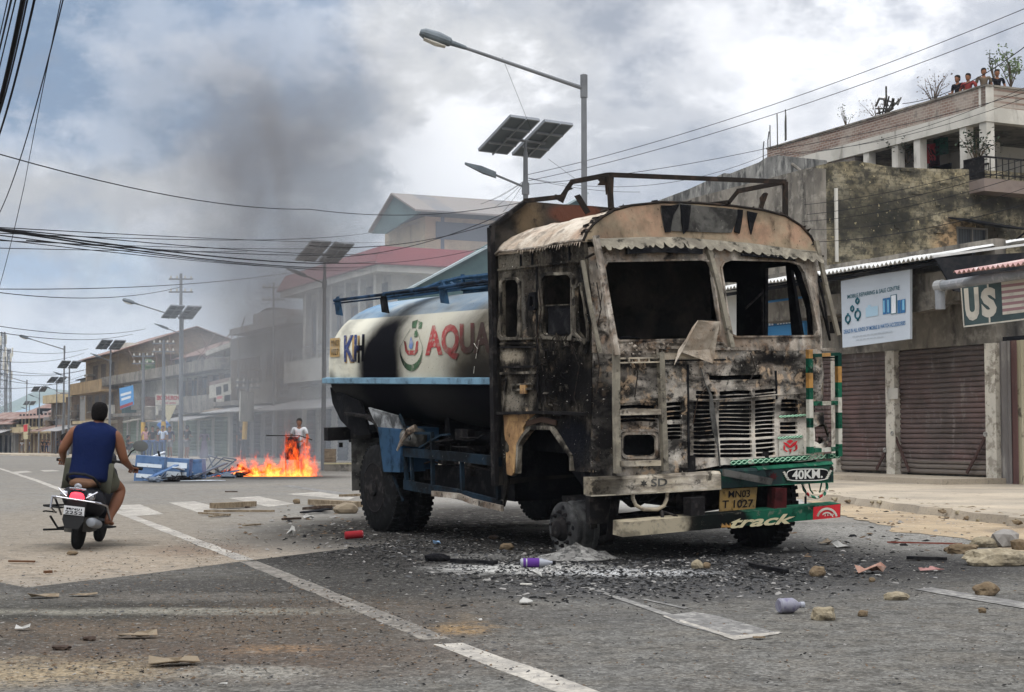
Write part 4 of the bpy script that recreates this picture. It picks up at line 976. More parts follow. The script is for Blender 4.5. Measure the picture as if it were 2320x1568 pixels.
g.build('ring_emblem', m_tg, tank, recalc=False)
g = G()
for P in ([(934, 728), (947, 724), (942, 742), (933, 743)], [(948, 727), (957, 730), (955, 743), (948, 745)], [(939, 750), (945, 748), (946, 762), (938, 764)]): tpoly(g, P)
g.build('leaf_emblem', m_tg, tank, recalc=False)
g = G(); tpoly(g, [(915, 772), (919, 774), (923, 794), (940, 794), (943, 774), (947, 772), (946, 795), (940, 804), (924, 804), (918, 796)]); g.build('hands_emblem', m_tr, tank, recalc=False)
g = G(); tpoly(g, [(931, 762), (936, 778), (934, 789), (930, 791), (926, 787), (927, 777)]); g.build('drop_emblem', sooted('tank_drop', lin((90, 110, 150))), tank, recalc=False)
g = G(); tpoly(g, [(748, 767), (770, 765), (769, 808), (747, 809)], .01); op = g.build('ochre_plate', m_tgd, tank, recalc=False)
ttext('MN03', [(750, 784), (767, 783), (767, 770), (750, 771)], m_ink, 'plate_lettering', .014); ttext('1027', [(750, 805), (767, 804), (767, 790), (750, 791)], m_ink, 'plate_lettering', .014)
# light scratches near the cab
g = G()
for P in ([(1086, 770), (1082, 790), (1078, 812)], [(1082, 790), (1074, 778)], [(1075, 830), (1073, 846)]): 
    g.tube([tp(x, y, .006) for x, y in P], .004, 4)
g.build('scratches', m_stripe_w, tank)
# rails and brackets on top
def rail(P, u0_, r=.022): return [tl(px, py, 0, u0_) for px, py in P]
g = G().tube(rail([(757, 681), (865, 668), (1000, 651), (1122, 634)], .25), .020, 8).tube(rail([(757, 688), (870, 675), (1000, 657), (1122, 641)], .30), .012, 6)
rl0 = g.build('walkway_rail', M('rail_blue', lin((36, 60, 84)), .6, layers=[('n', SOOT, 3, .5, .1, .9)]), tank)
for (x, y, mt) in ((764, 692, m_blue), (868, 685, m_soot), (1002, 662, m_blue)):
    c0_ = tl(x, y, 0, .26); g = G()
    P = [(-.05, -.12), (.12, -.14), (.05, .06), (.0, .12), (-.05, .10), (-.09, .04)]
    g.prism([(c0_.x, c0_.y - a, c0_.z + b) for a, b in P], (.03, 0, 0)); g.build('rail_bracket', mt, tank)
top = [tl(px, py, 0, 1.2) for px, py in ((930, 668), (1000, 640), (1045, 630), (1120, 622))]
g = G(); g.tube([p for p in top], .03, 6); g.beam(tl(870, 672, 0, 1.3), tl(1120, 637, 0, 1.3), .12, .03, up=(1, 0, 0)); g.tube([tl(1048, 622, 0, 1.2), tl(1050, 648, 0, 1.2)], .03, 6).tube([tl(1022, 640, 0, .9), tl(1038, 652, 0, .6)], .015, 5)
g.build('walkway_frame', m_blue, tank)
for v in (2.3, 4.1):
    G().rev((TU, v, 2.74), (0, 0, 1), [(0, .30), (.07, .30), (.08, .33), (.10, .33), (.12, .2), (.14, .05)], 24).build('manhole_cover', m_blue, tank)
# rear end of the belly
G().sheet([(4.95, 1.45), (5.95, 1.62), (5.9, 1.42), (5.6, 1.20), (5.1, 1.02), (4.7, 1.05)], [], fm_side(.06), (.03, 0, 0), grid=.1, warp=.02).build('belly_skirt', m_soot, tank)
# ---- chassis
ch = G()
for u_ in (.95, 1.85): ch.box(u_, u_+.09, -.75, 6.0, .72, .98)
for v in (.6, 1.6, 2.6, 3.6, 5.3, 5.9): ch.box(.95, 1.94, v, v+.08, .76, .94)
chas = ch.build('chassis', m_black, truck)
G().box(.55, 2.3, 1.4, 5.9, 1.0, 1.12).box(.4, 2.45, 1.6, 1.72, .98, 1.3).box(.4, 2.45, 3.2, 3.32, .98, 1.3).box(.4, 2.45, 5.2, 5.32, .98, 1.3).build('tank_cradle', m_soot, chas)
eng = G(); eng.box(1.05, 1.8, -.4, .8, .45, 1.25).rev((1.42, .8, .75), (0, 1, 0), [(0, .3), (.3, .26), (.6, .16), (.9, .12)], 14).tube([(1.42, 1.7, .75), (1.42, 4.4, .55)], .06, 10)
eng.build('engine_block', m_black, chas)
G().tube([(.35, .116, .28), (2.55, .116, .44)], .06, 8).box(.3, 1.1, -.02, .25, .16, .36).build('front_axle', m_black, chas)
G().tube([(.3, 4.42, .40), (2.6, 4.42, .40)], .08, 8).rev((1.2, 4.42, .40), (1, 0, 0), [(0, .12), (.1, .22), (.35, .22), (.45, .12)], 14).build('rear_axle', m_black, chas)
for u_ in (.88, 1.98):
    for v0, v1 in ((-.45, .75), (3.6, 5.25)):
        g = G()
        for k in range(4): 
            d = .12*k; g.loft([[(u_, v0+d+(v1-v0-2*d)*t, .66-.2*sin(pi*t)-.014*k), (u_+.08, v0+d+(v1-v0-2*d)*t, .66-.2*sin(pi*t)-.014*k), (u_+.08, v0+d+(v1-v0-2*d)*t, .672-.2*sin(pi*t)-.014*k), (u_, v0+d+(v1-v0-2*d)*t, .672-.2*sin(pi*t)-.014*k)] for t in [i/8 for i in range(9)]])
        g.build('leaf_spring', m_black, chas)
G().rev((2.35, .9, .62), (0, 1, 0), [(0, .26), (.02, .30), (.9, .30), (.92, .26)], 20).build('fuel_tank', M('tank_drum_blue', lin((44, 70, 110)), .6, layers=[('n', SOOT, 2.5, .5, .15, .8)]), chas)
# side guard
def sg(P, h, mat=m_bluedk, u=0.02, t=.05, name='side_guard_beam'):
    g = G(); q = [Vector((u, *sd_(*p, u))) for p in P]
    for a, b in zip(q, q[1:]): g.beam(a, b, h, t, up=(1, 0, 0))
    return g.build(name, mat, truck)
sgd = sg([(910, 1024), (1040, 1035), (1136, 1046)], .10)
for P, h in (([(917, 1098), (1040, 1120), (1138, 1146)], .11), ([(918, 1030), (922, 1100)], .04), ([(932, 1032), (935, 1098)], .03), ([(979, 984), (981, 1108)], .04), ([(1046, 1036), (1048, 1120)], .04), ([(1126, 1046), (1130, 1140)], .05), ([(918, 980), (980, 982)], .03), ([(952, 1014), (1000, 986), (1018, 984)], .02)):
    g = G(); q = [Vector((.03, *sd_(*p, .03))) for p in P]
    for a, b in zip(q, q[1:]): g.beam(a, b, h, .04, up=(1, 0, 0))
    g.build('side_guard_bar', m_bluedk, sgd)
sg([(980, 1118), (1040, 1124), (1070, 1136), (1138, 1152)], .06, m_frame, -.01, .03, 'peeled_guard_strip')
# pump, air bottle, boxes under the tank
G().rev((.05, *sd_(920, 990, .05)), (.15, -1, 0), [(0, .06), (.02, .11), (.28, .11), (.3, .05)], 16).build('air_bottle', m_visordark, truck)
g = G().tube([(-.02, *sd_(905, 1020)), (-.02, *sd_(915, 1000)), (-.01, *sd_(930, 978)), (.05, *sd_(935, 972))], [.02, .035, .05, .06], 8); g.build('horn_pipe', m_frame, truck)
for i in range(14):
    px = rg.uniform(925, 1130); py = rg.uniform(985, 1100); v_, w_ = sd_(px, py, .3); g = G(); g.obox((.3+rg.random()*.3, v_, w_), (rg.uniform(.03, .1), 0, 0), (0, rg.uniform(.04, .16), 0), (0, 0, rg.uniform(.03, .1))); g.build('burnt_box', m_black, truck)
for i in range(12):
    px = rg.uniform(925, 1120); py = rg.uniform(975, 1060); v_, w_ = sd_(px, py, .2); g = G(); g.tube([(.15, v_, w_), (.2, v_-rg.uniform(.1, .4), w_+rg.uniform(-.1, .1)), (.3, v_-.3, w_+rg.uniform(-.1, .1))], .012, 5); g.build('burnt_hose', m_black, truck)
G().box(.3, 2.5, 1.5, 3.4, .42, .72).build('spare_platform', m_soot, chas)
# mudguards and rear parts
g = G().sheet(mp([(861, 968), (914, 972), (912, 1070), (874, 1068)], sd_), [], fm_side(-.03), (.5, 0, 0), grid=.1, warp=.01)
g.build('mudguard_panel', m_blue, truck)
g = G().sheet(mp([(838, 925), (905, 942), (914, 972), (860, 968), (850, 950)], sd_), [], fm_side(-.02), (.03, 0, 0), grid=.08, warp=.02); g.build('mudguard_stay', M('grey_white_sheet', lin((130, 132, 132)), .7, layers=[('n', SOOT, 4, .5, .1, .8)]), truck)
sg([(905, 940), (930, 995)], .045, m_bluedk, -.02, .02, 'guard_stay'); sg([(888, 1070), (913, 1135)], .03, m_bluedk, .04, .02, 'guard_stay')
rgm = [Vector((0, *sd_(px, py))) for px, py in ((783, 938), (800, 940), (830, 945), (852, 958), (864, 985))]
G().loft([[p + Vector((-.03, 0, .02)), p + Vector((.6, 0, .02)), p + Vector((.6, 0, -.012)), p + Vector((-.03, 0, -.012))] for p in rgm]).build('rear_mudguard', m_black, truck)
v1 = sd_(800, 1010)[0]; G().box(-.02, .58, v1, v1+.015, .33, .98).build('mud_flap', m_visordark, truck)
v2 = sd_(742, 975)
G().box(-.02, 2.6, v2[0]-.05, v2[0]+.07, .93, 1.10).box(.3, .4, 5.2, v2[0], .9, 1.05).build('rear_bumper', m_black, truck)
G().obox((.0, *sd_(772, 1008)), (.02, 0, 0), (0, .02, 0), (0, 0, .03)).build('rear_hook', m_black, truck)
# ---- wheels
def tyre(u0_, v, w, R, wd, face=-1, name='wheel'):
    """axis along u"""
    g = G(); pr = [(0, R*.60), (0.01, R*.66), (.02, R*.86), (.045, R*.965), (.07, R), (wd-.07, R), (wd-.045, R*.965), (wd-.02, R*.86), (wd-.01, R*.66), (wd, R*.60)]
    g.rev((u0_, v, w), (1, 0, 0), pr, 60)
    ty = g.build(name, m_tyre, truck, smooth='auto')
    g = G()
    for k in range(44):     # tread lugs
        a = 2*pi*k/44
        for s_ in (0, 1):
            uu = u0_ + .05 + s_*(wd-.10-.07); c_ = Vector((uu+.035, v + cos(a+s_*.07)*R, w + sin(a+s_*.07)*R))
            g.obox(c_, (.042, 0, 0), (0, -sin(a)*.019, cos(a)*.019), (0, cos(a)*.016, sin(a)*.016))
    g.build('tread', m_tyre, ty)
    g = G(); r = R*.52
    g.rev((u0_ if face < 0 else u0_+wd, v, w), (1 if face < 0 else -1, 0, 0), [(-.005, r*1.12), (-.012, r*1.06), (.0, r*.98), (.10, r*.86), (.12, r*.72), (.07, r*.62), (.05, r*.36), (-.03, r*.34), (-.04, r*.2)], 30)
    rm = g.build('rim', m_black, ty, smooth='auto')
    g = G()
    for k in range(8):
        a = 2*pi*k/8; g.rev((u0_+(.07 if face < 0 else wd-.07), v+cos(a)*r*.5, w+sin(a)*r*.5), (-1 if face < 0 else 1, 0, 0), [(0, .022), (.05, .02)], 6)
    g.build('wheel_nut', m_black, rm)
    return ty
R0 = .54
vr = sd_(848, 1100)[0]; wr0 = R0 - .135
tyre(.0, vr, wr0, R0, .27); tyre(.32, vr, wr0, R0, .27, 1); tyre(UW-.32, vr, wr0+.01, R0, .27); tyre(UW-.62, vr, wr0+.01, R0, .27)
tyre(UW-.50, .116, R0-.09, R0, .27, 1)
# bare front hub whose tyre has burnt away
hb_ = G(); cu_, cv_, cw_ = .04, .116, .262
hb_.rev((cu_, cv_, cw_), (1, 0, 0), [(.0, .03), (.0, .20), (.004, .245), (.02, .262), (.05, .262), (.06, .232), (.10, .228), (.11, .262), (.13, .27), (.21, .26), (.22, .27), (.27, .27), (.28, .2)], 40)
hub = hb_.build('bare_wheel_hub', M('hub_iron', lin((50, 50, 50)), .75, layers=[('n', lin((88, 88, 86)), 6, .54, .12, .7), ('b', lin((150, 148, 142)), (.04, .116, .08), (.3, .16, .12), .8, .8, (8, .1)), ('n', SOOT, 10, .60, .1, .6)], bump=(30, .4, .01)), truck, smooth='auto')
G().rev((cu_, cv_, cw_), (-1, 0, 0), [(-.01, .125), (.02, .12), (.05, .09), (.07, .085), (.085, .04)], 20).build('hub_cap', m_black, hub)
for k in range(10):
    g = G(); a = 2*pi*k/10 + .2; g.rev((cu_+.01, cv_+cos(a)*.165, cw_+sin(a)*.165), (-1, 0, 0), [(0, .022), (.03, .022), (.032, .012), (.055, .012)], 6); g.build('wheel_nut', m_black, hub)
g = G()
for k in range(5):
    a = 2*pi*k/5 + .5; g.rev((cu_-.003, cv_+cos(a)*.215, cw_+sin(a)*.215), (-1, 0, 0), [(0, .024), (.004, .022)], 10)
g.build('hand_hole', m_soot, hub)
G().box(.28, .5, -.1, .5, .1, .55).tube([(.34, -.45, .78), (.34, -.30, .2), (.36, 0, .12)], .05, 6).build('hub_carrier', m_black, truck)
g = G().sheet([(-.45, .55), (.1, .62), (.3, .8), (.5, 1.2), (-.45, 1.25)], [], lambda a, b: (.30, a, b), (.02, 0, 0), grid=.1, warp=.02); g.build('inner_arch', m_soot, truck)
G().box(.30, .32, -.45, 1.25, .98, 1.33).box(.05, 2.75, 1.2, 1.22, .7, 1.35).build('cab_underside', m_soot, truck)
st = G(); st.box(.02, .22, -.44, -.36, .35, .74); st.beam((.05, -.40, .72), (.12, -.34, .30), .07, .03, up=(0, 1, 0)); st.build('step_bracket', m_black, truck)
# ================================================================== BUILDINGS
class Fac:
    """facade frame: local x runs behind the facade, y along the street away from the camera, z up"""
    def __init__(s, px, y, ang=24.8):
        a = radians(ang); o = atd(px, 983, y); s.o = Vector((o.x, o.y, gz(o.y))); s.T = Vector((cos(a), sin(a), 0)); s.A = Vector((-sin(a), cos(a), 0)); s.rz = a
    def p(s, px, py, t=0.0):            # point of the photo on the plane t behind the facade -> (s, z)
        d = ray(px, py); C_ = Vector((0, 0, HC)) - s.o; k = (t - C_.dot(s.T)) / d.dot(s.T); q = C_ + d*k
        return (q.dot(s.A), q.z)
    def q(s, px, py, y=0.0):            # on the plane across the street direction -> (t, z)
        d = ray(px, py); C_ = Vector((0, 0, HC)) - s.o; k = (y - C_.dot(s.A)) / d.dot(s.A); q = C_ + d*k
        return (q.dot(s.T), q.z)
    def root(s, name, label, cat, group=None): return empty(name, label, cat, s.o, s.rz, group)
def wallp(F, P, t, mat, name, par, th=.12, holes=(), raw=False, warp=0.0, grid=0, **k):
    f = (lambda a: a) if raw else (lambda a: F.p(a[0], a[1], t))
    return G().sheet([f(p) for p in P], [[f(p) for p in h] for h in holes], lambda a, b: (t, a, b), (th, 0, 0), warp=warp, grid=grid, seg=grid*2).build(name, mat, par, **k)
def crossp(F, P, y, mat, name, par, th=.12, warp=0.0, grid=0, **k):
    return G().sheet([F.q(p[0], p[1], y) for p in P], [], lambda a, b: (a, y, b), (0, th, 0), warp=warp, grid=grid, seg=grid*2).build(name, mat, par, **k)
def bm_(name, col, **k): return M(name, col, .92, layers=[('n', tuple(x*.62 for x in col), .5, .52, .14, .7), ('n', tuple(x*.42 for x in col), 1.6, .60, .10, .6, (1, 1, .35)), ('n', tuple(min(1, x*1.35) for x in col), 3, .6, .1, .4)], bump=(6, .3, .02), spec=.1, **k)
m_conc = M('concrete_grey', lin((128, 122, 112)), .93, layers=[('n', lin((84, 80, 74)), .8, .52, .12, .8, (1, 1, .5)), ('n', lin((52, 50, 48)), 2.2, .58, .1, .7, (1, 1, .3)), ('n', lin((158, 152, 140)), 4, .58, .1, .5)], bump=(8, .4, .02), spec=.1)
m_whitew = M('painted_white_wall', lin((188, 184, 174)), .9, layers=[('n', lin((150, 146, 136)), .8, .54, .14, .6), ('n', lin((104, 100, 92)), 2.0, .62, .08, .6, (1, 1, .3))], spec=.1)
m_beige = bm_('beige_wall', lin((176, 160, 128))); m_ochrew = bm_('ochre_boards', lin((146, 124, 92))); m_greyw = bm_('grey_wall', lin((124, 122, 118))); m_brown = bm_('brown_wall', lin((112, 94, 76))); m_greenw = bm_('green_shutter', lin((110, 122, 104)))
m_dk = M('dark_opening', lin((34, 35, 38)), .7, layers=[('n', lin((60, 58, 56)), 2, .56, .1, .6)])
m_tin = M('tin_sheet', lin((140, 140, 138)), .6, layers=[('n', lin((112, 84, 66)), 1.2, .56, .12, .8), ('n', lin((180, 180, 178)), 3, .58, .1, .5)], spec=.4)
m_rust = M('rusty_tin', lin((116, 88, 78)), .8, layers=[('n', lin((138, 126, 116)), .7, .52, .14, .8), ('n', lin((92, 60, 50)), 2.4, .58, .1, .7)])
m_redroof = M('red_roof', lin((118, 56, 58)), .7, layers=[('n', lin((108, 50, 54)), 1.0, .54, .14, .7)])
m_teal = M('teal_sheet', lin((70, 96, 96)), .7, layers=[('n', lin((52, 74, 78)), .8, .54, .14, .7)])
m_glass = M('window_glass', lin((58, 66, 74)), .2, spec=.5)
m_wood = M('weathered_wood', lin((122, 106, 86)), .9, layers=[('n', lin((82, 70, 58)), 3, .54, .12, .8, (1, 1, 6)), ('n', lin((150, 134, 110)), 8, .6, .08, .5)])

# ---- near shops on the right --------------------------------------------
F1 = Fac(2065, 36.5)
zb = F1.p(2065, 1074)[1]
sh = F1.root('shop_building', 'low grey concrete shop row with two closed roller shutters beside the road', 'building')
m_shut = M('shutter_steel', lin((88, 80, 76)), .75, layers=[('n', lin((108, 84, 80)), .35, .5, .18, .8, (1, 1, 1.2)), ('n', lin((74, 66, 62)), 1.2, .54, .12, .7), ('n', lin((140, 132, 124)), 7, .63, .06, .4, (1, 1, .3)), ('a', lin((104, 96, 88)), 2, -1, zb + .32, .03, .9)], bump=(14, .3, .01))
sL = F1.p(1560, 983)[0]; s0 = F1.p(2252, 983)[0]; zt = F1.p(2062, 600)[1]
def S_(px): return F1.p(px, 983)[0]
def rib_shutter(F, s0_, s1_, z0, z1, t, mat, name, par, pitch=.115):
    g = G(); n = int((z1-z0)/pitch); R = []; px_ = s0_*3.1
    pr = []
    for i in range(n):
        z = z0 + i*pitch
        pr += [(t, z), (t-.028, z+pitch*.18), (t-.034, z+pitch*.5), (t-.022, z+pitch*.82), (t+.012, z+pitch*.93)]
    pr += [(t, z1)]
    k = 14 if pitch < .15 else 1
    for j in range(k+1):
        s_ = s0_+(s1_-s0_)*j/k; R.append([(a + .035*noise.noise(Vector((s_*1.2, b*.9, px_))) , s_, b + .012*noise.noise(Vector((s_*1.5, b*2, 4)))) for a, b in pr])
    return g.loft(R, cap=False, closed=False).build(name, mat, par)
floor_z = zb - .02
# piers, lintel, roof slab
for px0, px1, mt in ((2238, 2262, m_whitew), (2012, 2032, m_whitew), (1888, 1898, m_conc)):
    wallp(F1, [(S_(px0), floor_z), (S_(px1), floor_z), (S_(px1), zb+2.9), (S_(px0), zb+2.9)], -.06, M('peeling_white_pier', lin((196, 190, 176)), .9, layers=[('n', lin((120, 112, 100)), 3.5, .54, .06, .9), ('n', lin((70, 64, 58)), 9, .62, .05, .7), ('n', lin((150, 144, 132)), .9, .5, .2, .6)], bump=(14, .4, .01)), 'door_pier', sh, th=.35, raw=True)
wallp(F1, [(S_(2262), zb+2.9), (sL, zb+2.9), (sL, zt+.3), (S_(2262), zt+.3)], 0, m_conc, 'lintel_wall', sh, th=.3, raw=True)
ztop = F1.p(2237, 795)[1]
sh1 = rib_shutter(F1, S_(2237), S_(2033), zb+.02, zb+2.9, .10, m_shut, 'roller_shutter', sh)
sh2 = rib_shutter(F1, S_(2011), S_(1897), zb+.04, zb+2.9, .10, m_shut, 'roller_shutter', sh)
rib_shutter(F1, S_(1886), S_(1600), zb+.04, zb+2.9, .10, m_shut, 'roller_shutter', sh)
g = G().box(-1.7, .6, s0-.3, S_(1580), zb-.34, floor_z)
g.build('doorstep', m_pave, sh)
G().box(.3, 6, s0, sL, floor_z, zt).build('inner_block', m_conc, sh)
def lbar(p, q, par, t=-.02):
    a = F1.p(p[0], p[1], t); b = F1.p(q[0], q[1], t)
    o = G().beam((t, a[0], a[1]), (t-.02, b[0], b[1]), .07, .03, up=(1, 0, 0)).build('locking_bar', M('rusty_bar', lin((70, 54, 50)), .8), par)
    G().rev((t-.03, a[0], a[1]), (-1, 0, 0), [(0, .06), (.03, .055), (.04, .02)], 12).build('padlock', m_silver, o)
lbar((2236, 984), (2192, 1072), sh1); lbar((2025, 982), (2062, 1068), sh1); lbar((2008, 1020), (1987, 1064), sh2)
wallp(F1, [(2010, 880), (2034, 879), (2034, 904), (2010, 905)], -.10, m_whitew, 'paper_notice', sh, th=.01)
# concrete canopy face above the middle
tC = -.9
wallp(F1, [(2060, 622), (2150, 612), (2148, 650), (2140, 688), (2118, 700), (2062, 708)], tC, m_conc, 'canopy_face', sh, th=.25, warp=.02, grid=.3)
G().box(tC+.25, .3, F1.p(2150, 600, tC)[0], F1.p(1700, 600, tC)[0], F1.p(2062, 700, tC)[1]+.1, F1.p(2062, 640, tC)[1]).build('canopy_slab', m_conc, sh)
# tin awning
def tin(F, P, mat, name, par, amp=.035, pitch=.13, rows=5, th=.012):
    """corrugated sheet: P = front edge a,b and back edge c,d as (t, s, z)"""
    a, b, c_, d = [Vector(p) for p in P]; L = (b-a).length; n = int(L/pitch*4); R = []
    for j in range(rows+1):
        v = j/rows; R.append([tuple(a.lerp(b, i/n).lerp(d.lerp(c_, i/n), v) + Vector((0, 0, amp*sin(i*pi/2) + .03*noise.noise(Vector((i*.05, j*.9, 2)))))) for i in range(n+1)])
    o = G().loft(R, cap=False, closed=False).build(name, mat, par, recalc=False)
    m = o.modifiers.new('t', 'SOLIDIFY'); m.thickness = th
    return o
tA = -1.7
e1 = F1.p(1868, 627, tA); e2 = F1.p(2112, 582, tA); e3 = F1.p(1560, 680, tA)
m_tinl = M('tin_light', lin((196, 196, 192)), .5, layers=[('n', lin((150, 148, 142)), 1.4, .54, .12, .7)], spec=.4)
tin(F1, [(tA, e2[0], e2[1]), (tA, e1[0]+8, e2[1]), (1.2, e1[0]+8, e2[1]+.55), (1.2, e2[0], e2[1]+.55)], m_tinl, 'tin_awning', sh, amp=.04, pitch=.15)
G().box(tA+.3, tA+.36, e2[0], e1[0]+8, e2[1]-.14, e2[1]-.06).box(-.6, -.54, e2[0], e1[0]+8, e2[1]+.1, e2[1]+.2).build('awning_batten', m_dk, sh)
# cross piece of roof seen end-on
r1 = F1.p(2112, 584, tA); r2 = F1.q(2292, 576, S_(2112))
G().beam((tA, r1[0]-.02, r1[1]+.02), (r2[0]*.6, r1[0]-.3, r2[1]+.0), .08, .05).build('roof_edge_trim', m_tinl, sh)
G().prism([(tA, r1[0]-.1, r1[1]-.02), (2.2, r1[0]-.3, r1[1]+.35), (2.2, r1[0]-.3, r1[1]-.9), (tA+.5, r1[0]-.1, r1[1]-.7)], (0, .05, 0)).build('side_boarding', m_dk, sh)
# ---- sign boards -----------------------------------------------------------
def board(F, q, t, mat, name, label, cat='sign', th=.06, group=None, tb=None, **kw):
    """q = 4 photo corners (bottom-left, bottom-right, top-right, top-left); t plane of bottom, tb of top"""
    tb = t if tb is None else tb
    pt = lambda px, py, tt: Vector((tt, *F.p(px, py, tt)))
    C4 = [pt(*q[0], t), pt(*q[1], t), pt(*q[2], tb), pt(*q[3], tb)]
    o = F.root(name, label, cat, group)
    G().prism(C4, (th, 0, 0)).build('board', mat, o)
    f = bilerp([c_ + Vector((-.012, 0, 0)) for c_ in C4])
    return o, f
sg1, f = board(F1, [(1909, 788), (2062, 768), (2062, 606), (1905, 637)], -1.15, M('sign_white', lin((186, 194, 202)), .5, layers=[('n', lin((168, 176, 184)), .8, .5, .2, .5)]), 'shop_sign', 'white mobile repairing and sale centre sign board with watches and phones above the left shutter', tb=-1.3)
m_tl = M('teal_ink', lin((40, 92, 104)), .6); m_bl = M('blue_ink', lin((52, 104, 150)), .6); m_lb = M('light_blue_ink', lin((120, 176, 204)), .6); m_gi = M('grey_ink', lin((130, 140, 150)), .6); m_wi = M('white_ink', lin((214, 218, 222)), .6); m_ri = M('red_ink', lin((150, 40, 44)), .6)
def stext(par, f, body, x0, x1, y0, y1, mat, name='sign_lettering', **k):
    g = G(); put_text(g, body, lambda a, b: tuple(f(x0+(x1-x0)*a, y0+(y1-y0)*b)), **k); return g.build(name, mat, par, recalc=False)
def squad(par, f, R, mat, name, off=0):
    for x0, y0, x1, y1 in R: o = G().add([tuple(f(x, y) + Vector((-off, 0, 0))) for x, y in ((x0, y0), (x1, y0), (x1, y1), (x0, y1))], [(0, 1, 2, 3)]).build(name, mat, par, recalc=False)
    return o
stext(sg1, f, 'MOBILE REPAIRING & SALE CENTRE', .10, .86, .715, .775, m_tl, bold=.01); stext(sg1, f, 'DEALS IN ALL KINDS OF MOBILE & WATCH ACCESSORIES', .03, .94, .205, .265, m_bl, bold=.015)
m_pi = M('pale_ink_line', lin((164, 172, 180)), .6)
for k in range(11): squad(sg1, f, [(.16+.055*k, .133, .205+.055*k, .150)], m_pi, 'faded_line')
for k in range(8): squad(sg1, f, [(.22+.052*k, .078, .262+.052*k, .093)], m_pi, 'faded_line')
for cx_, cy_, r in ((.10, .42, .035), (.25, .46, .04), (.17, .56, .022), (.25, .66, .022)):
    g = G(); g.tube([tuple(f(cx_+r*cos(a), cy_+r*1.5*sin(a))) for a in [2*pi*k/14 for k in range(15)]], .022, 5)
    g.add([tuple(f(cx_-r*.4, cy_+r*1.4)), tuple(f(cx_+r*.4, cy_+r*1.4)), tuple(f(cx_+r*.4, cy_+r*2.4)), tuple(f(cx_-r*.4, cy_+r*2.4))], [(0, 1, 2, 3)]); g.add([tuple(f(cx_-r*.4, cy_-r*1.4)), tuple(f(cx_+r*.4, cy_-r*1.4)), tuple(f(cx_+r*.4, cy_-r*2.4)), tuple(f(cx_-r*.4, cy_-r*2.4))], [(0, 1, 2, 3)]); g.build('watch_picture', m_tl, sg1, recalc=False)
squad(sg1, f, [(.62, .40, .67, .63), (.675, .40, .73, .63), (.83, .38, .87, .57), (.875, .38, .94, .57)], m_bl, 'phone_picture'); squad(sg1, f, [(.735, .385, .82, .66)], m_tl, 'phone_picture', .002); squad(sg1, f, [(.745, .395, .81, .65)], m_wi, 'phone_screen', .005); squad(sg1, f, [(.63, .43, .65, .60), (.69, .42, .71, .60), (.90, .42, .93, .56)], m_lb, 'phone_screen', .005); squad(sg1, f, [(.37, .40, .55, .54), (.40, .54, .45, .57)], M('pale_ink', lin((158, 186, 202)), .6), 'gadget_picture')
# US$ shop at the frame edge
F2 = Fac(2290, 33.6)
us = F2.root('corner_shop', 'shop of grey and brown corrugated doors at the right picture edge', 'building')
m_cgr = M('corrugated_door_grey', lin((110, 106, 102)), .8, layers=[('n', lin((84, 78, 76)), 1.2, .52, .14, .8, (1, 1, .4)), ('n', lin((150, 146, 138)), 4, .62, .07, .6, (1, 1, .3))]); m_cbr = M('corrugated_door_brown', lin((104, 78, 74)), .8, layers=[('n', lin((72, 56, 54)), 1.4, .52, .14, .8, (1, 1, .3)), ('n', lin((130, 118, 108)), 5, .62, .06, .6, (1, 1, .3))])
def vcorr(F, pxa, pxb, z0, z1, t, mat, name, par):
    sa, sb = F.p(pxa, 983, t)[0], F.p(pxb, 983, t)[0]; n = max(8, int(abs(sa-sb)/.05)); R = []
    for z in (z0, (z0+z1)/2, z1): R.append([(t + .03*sin(i*pi/2), sa+(sb-sa)*i/n, z) for i in range(n+1)])
    return G().loft(R, cap=False, closed=False).build(name, mat, par)
z2 = F2.p(2290, 1100)[1]
vcorr(F2, 2263, 2292, z2, z2+3.1, 0, m_cgr, 'tin_door', us); vcorr(F2, 2293, 2307, z2, z2+3.1, .02, m_cbr, 'tin_door', us); vcorr(F2, 2307, 2440, z2, z2+3.1, .05, M('cream_door', lin((176, 168, 142)), .8, layers=[('n', lin((70, 62, 52)), 3, .6, .05, .8)]), 'tin_door', us)
wallp(F2, [(2262, 720), (2440, 700), (2440, 620), (2262, 640)], .1, m_greyw, 'upper_wall', us, th=.2)
G().box(-.5, 4, F2.p(2264, 983)[0], F2.p(2440, 983)[0], z2-.3, z2).box(.12, 4, F2.p(2264, 983)[0], F2.p(2440, 983)[0], z2, z2+3.2).build('inner_block', m_dk, us)
q1 = F2.p(2160, 617, -2.0); q2 = F2.p(2400, 592, -2.0)
tin(F2, [(-2.0, q1[0], q1[1]), (-2.0, q2[0], q1[1]), (1.5, q2[0]-.4, q1[1]+.62), (1.5, q1[0]-1.2, q1[1]+.62)], M('pink_tin', lin((190, 160, 152)), .6, layers=[('n', lin((150, 110, 106)), .8, .52, .14, .8), ('n', lin((206, 204, 200)), 1.6, .58, .08, .7)]), 'tin_roof', us, amp=.035, pitch=.14)
sg2, f = board(F2, [(2184, 742), (2420, 713), (2420, 616), (2177, 645)], -1.3, M('sign_teal', lin((70, 86, 86)), .6, layers=[('n', lin((54, 66, 68)), 2, .54, .12, .6)]), 'shop_sign', 'teal US dollar shop sign with pink and white stripes under a pipe', group=None)
m_scr = M('sign_cream', lin((196, 190, 176)), .6, layers=[('n', lin((150, 146, 136)), 3, .58, .1, .5)])
squad(sg2, f, [(0, 0, 1, .035), (0, .0, .012, 1)], m_scr, 'sign_border', .002)
for k in range(6): squad(sg2, f, [(.40, .18+.14*k, 1.0, .25+.14*k)], m_scr if k % 2 else m_scr, 'sign_stripe', .002)
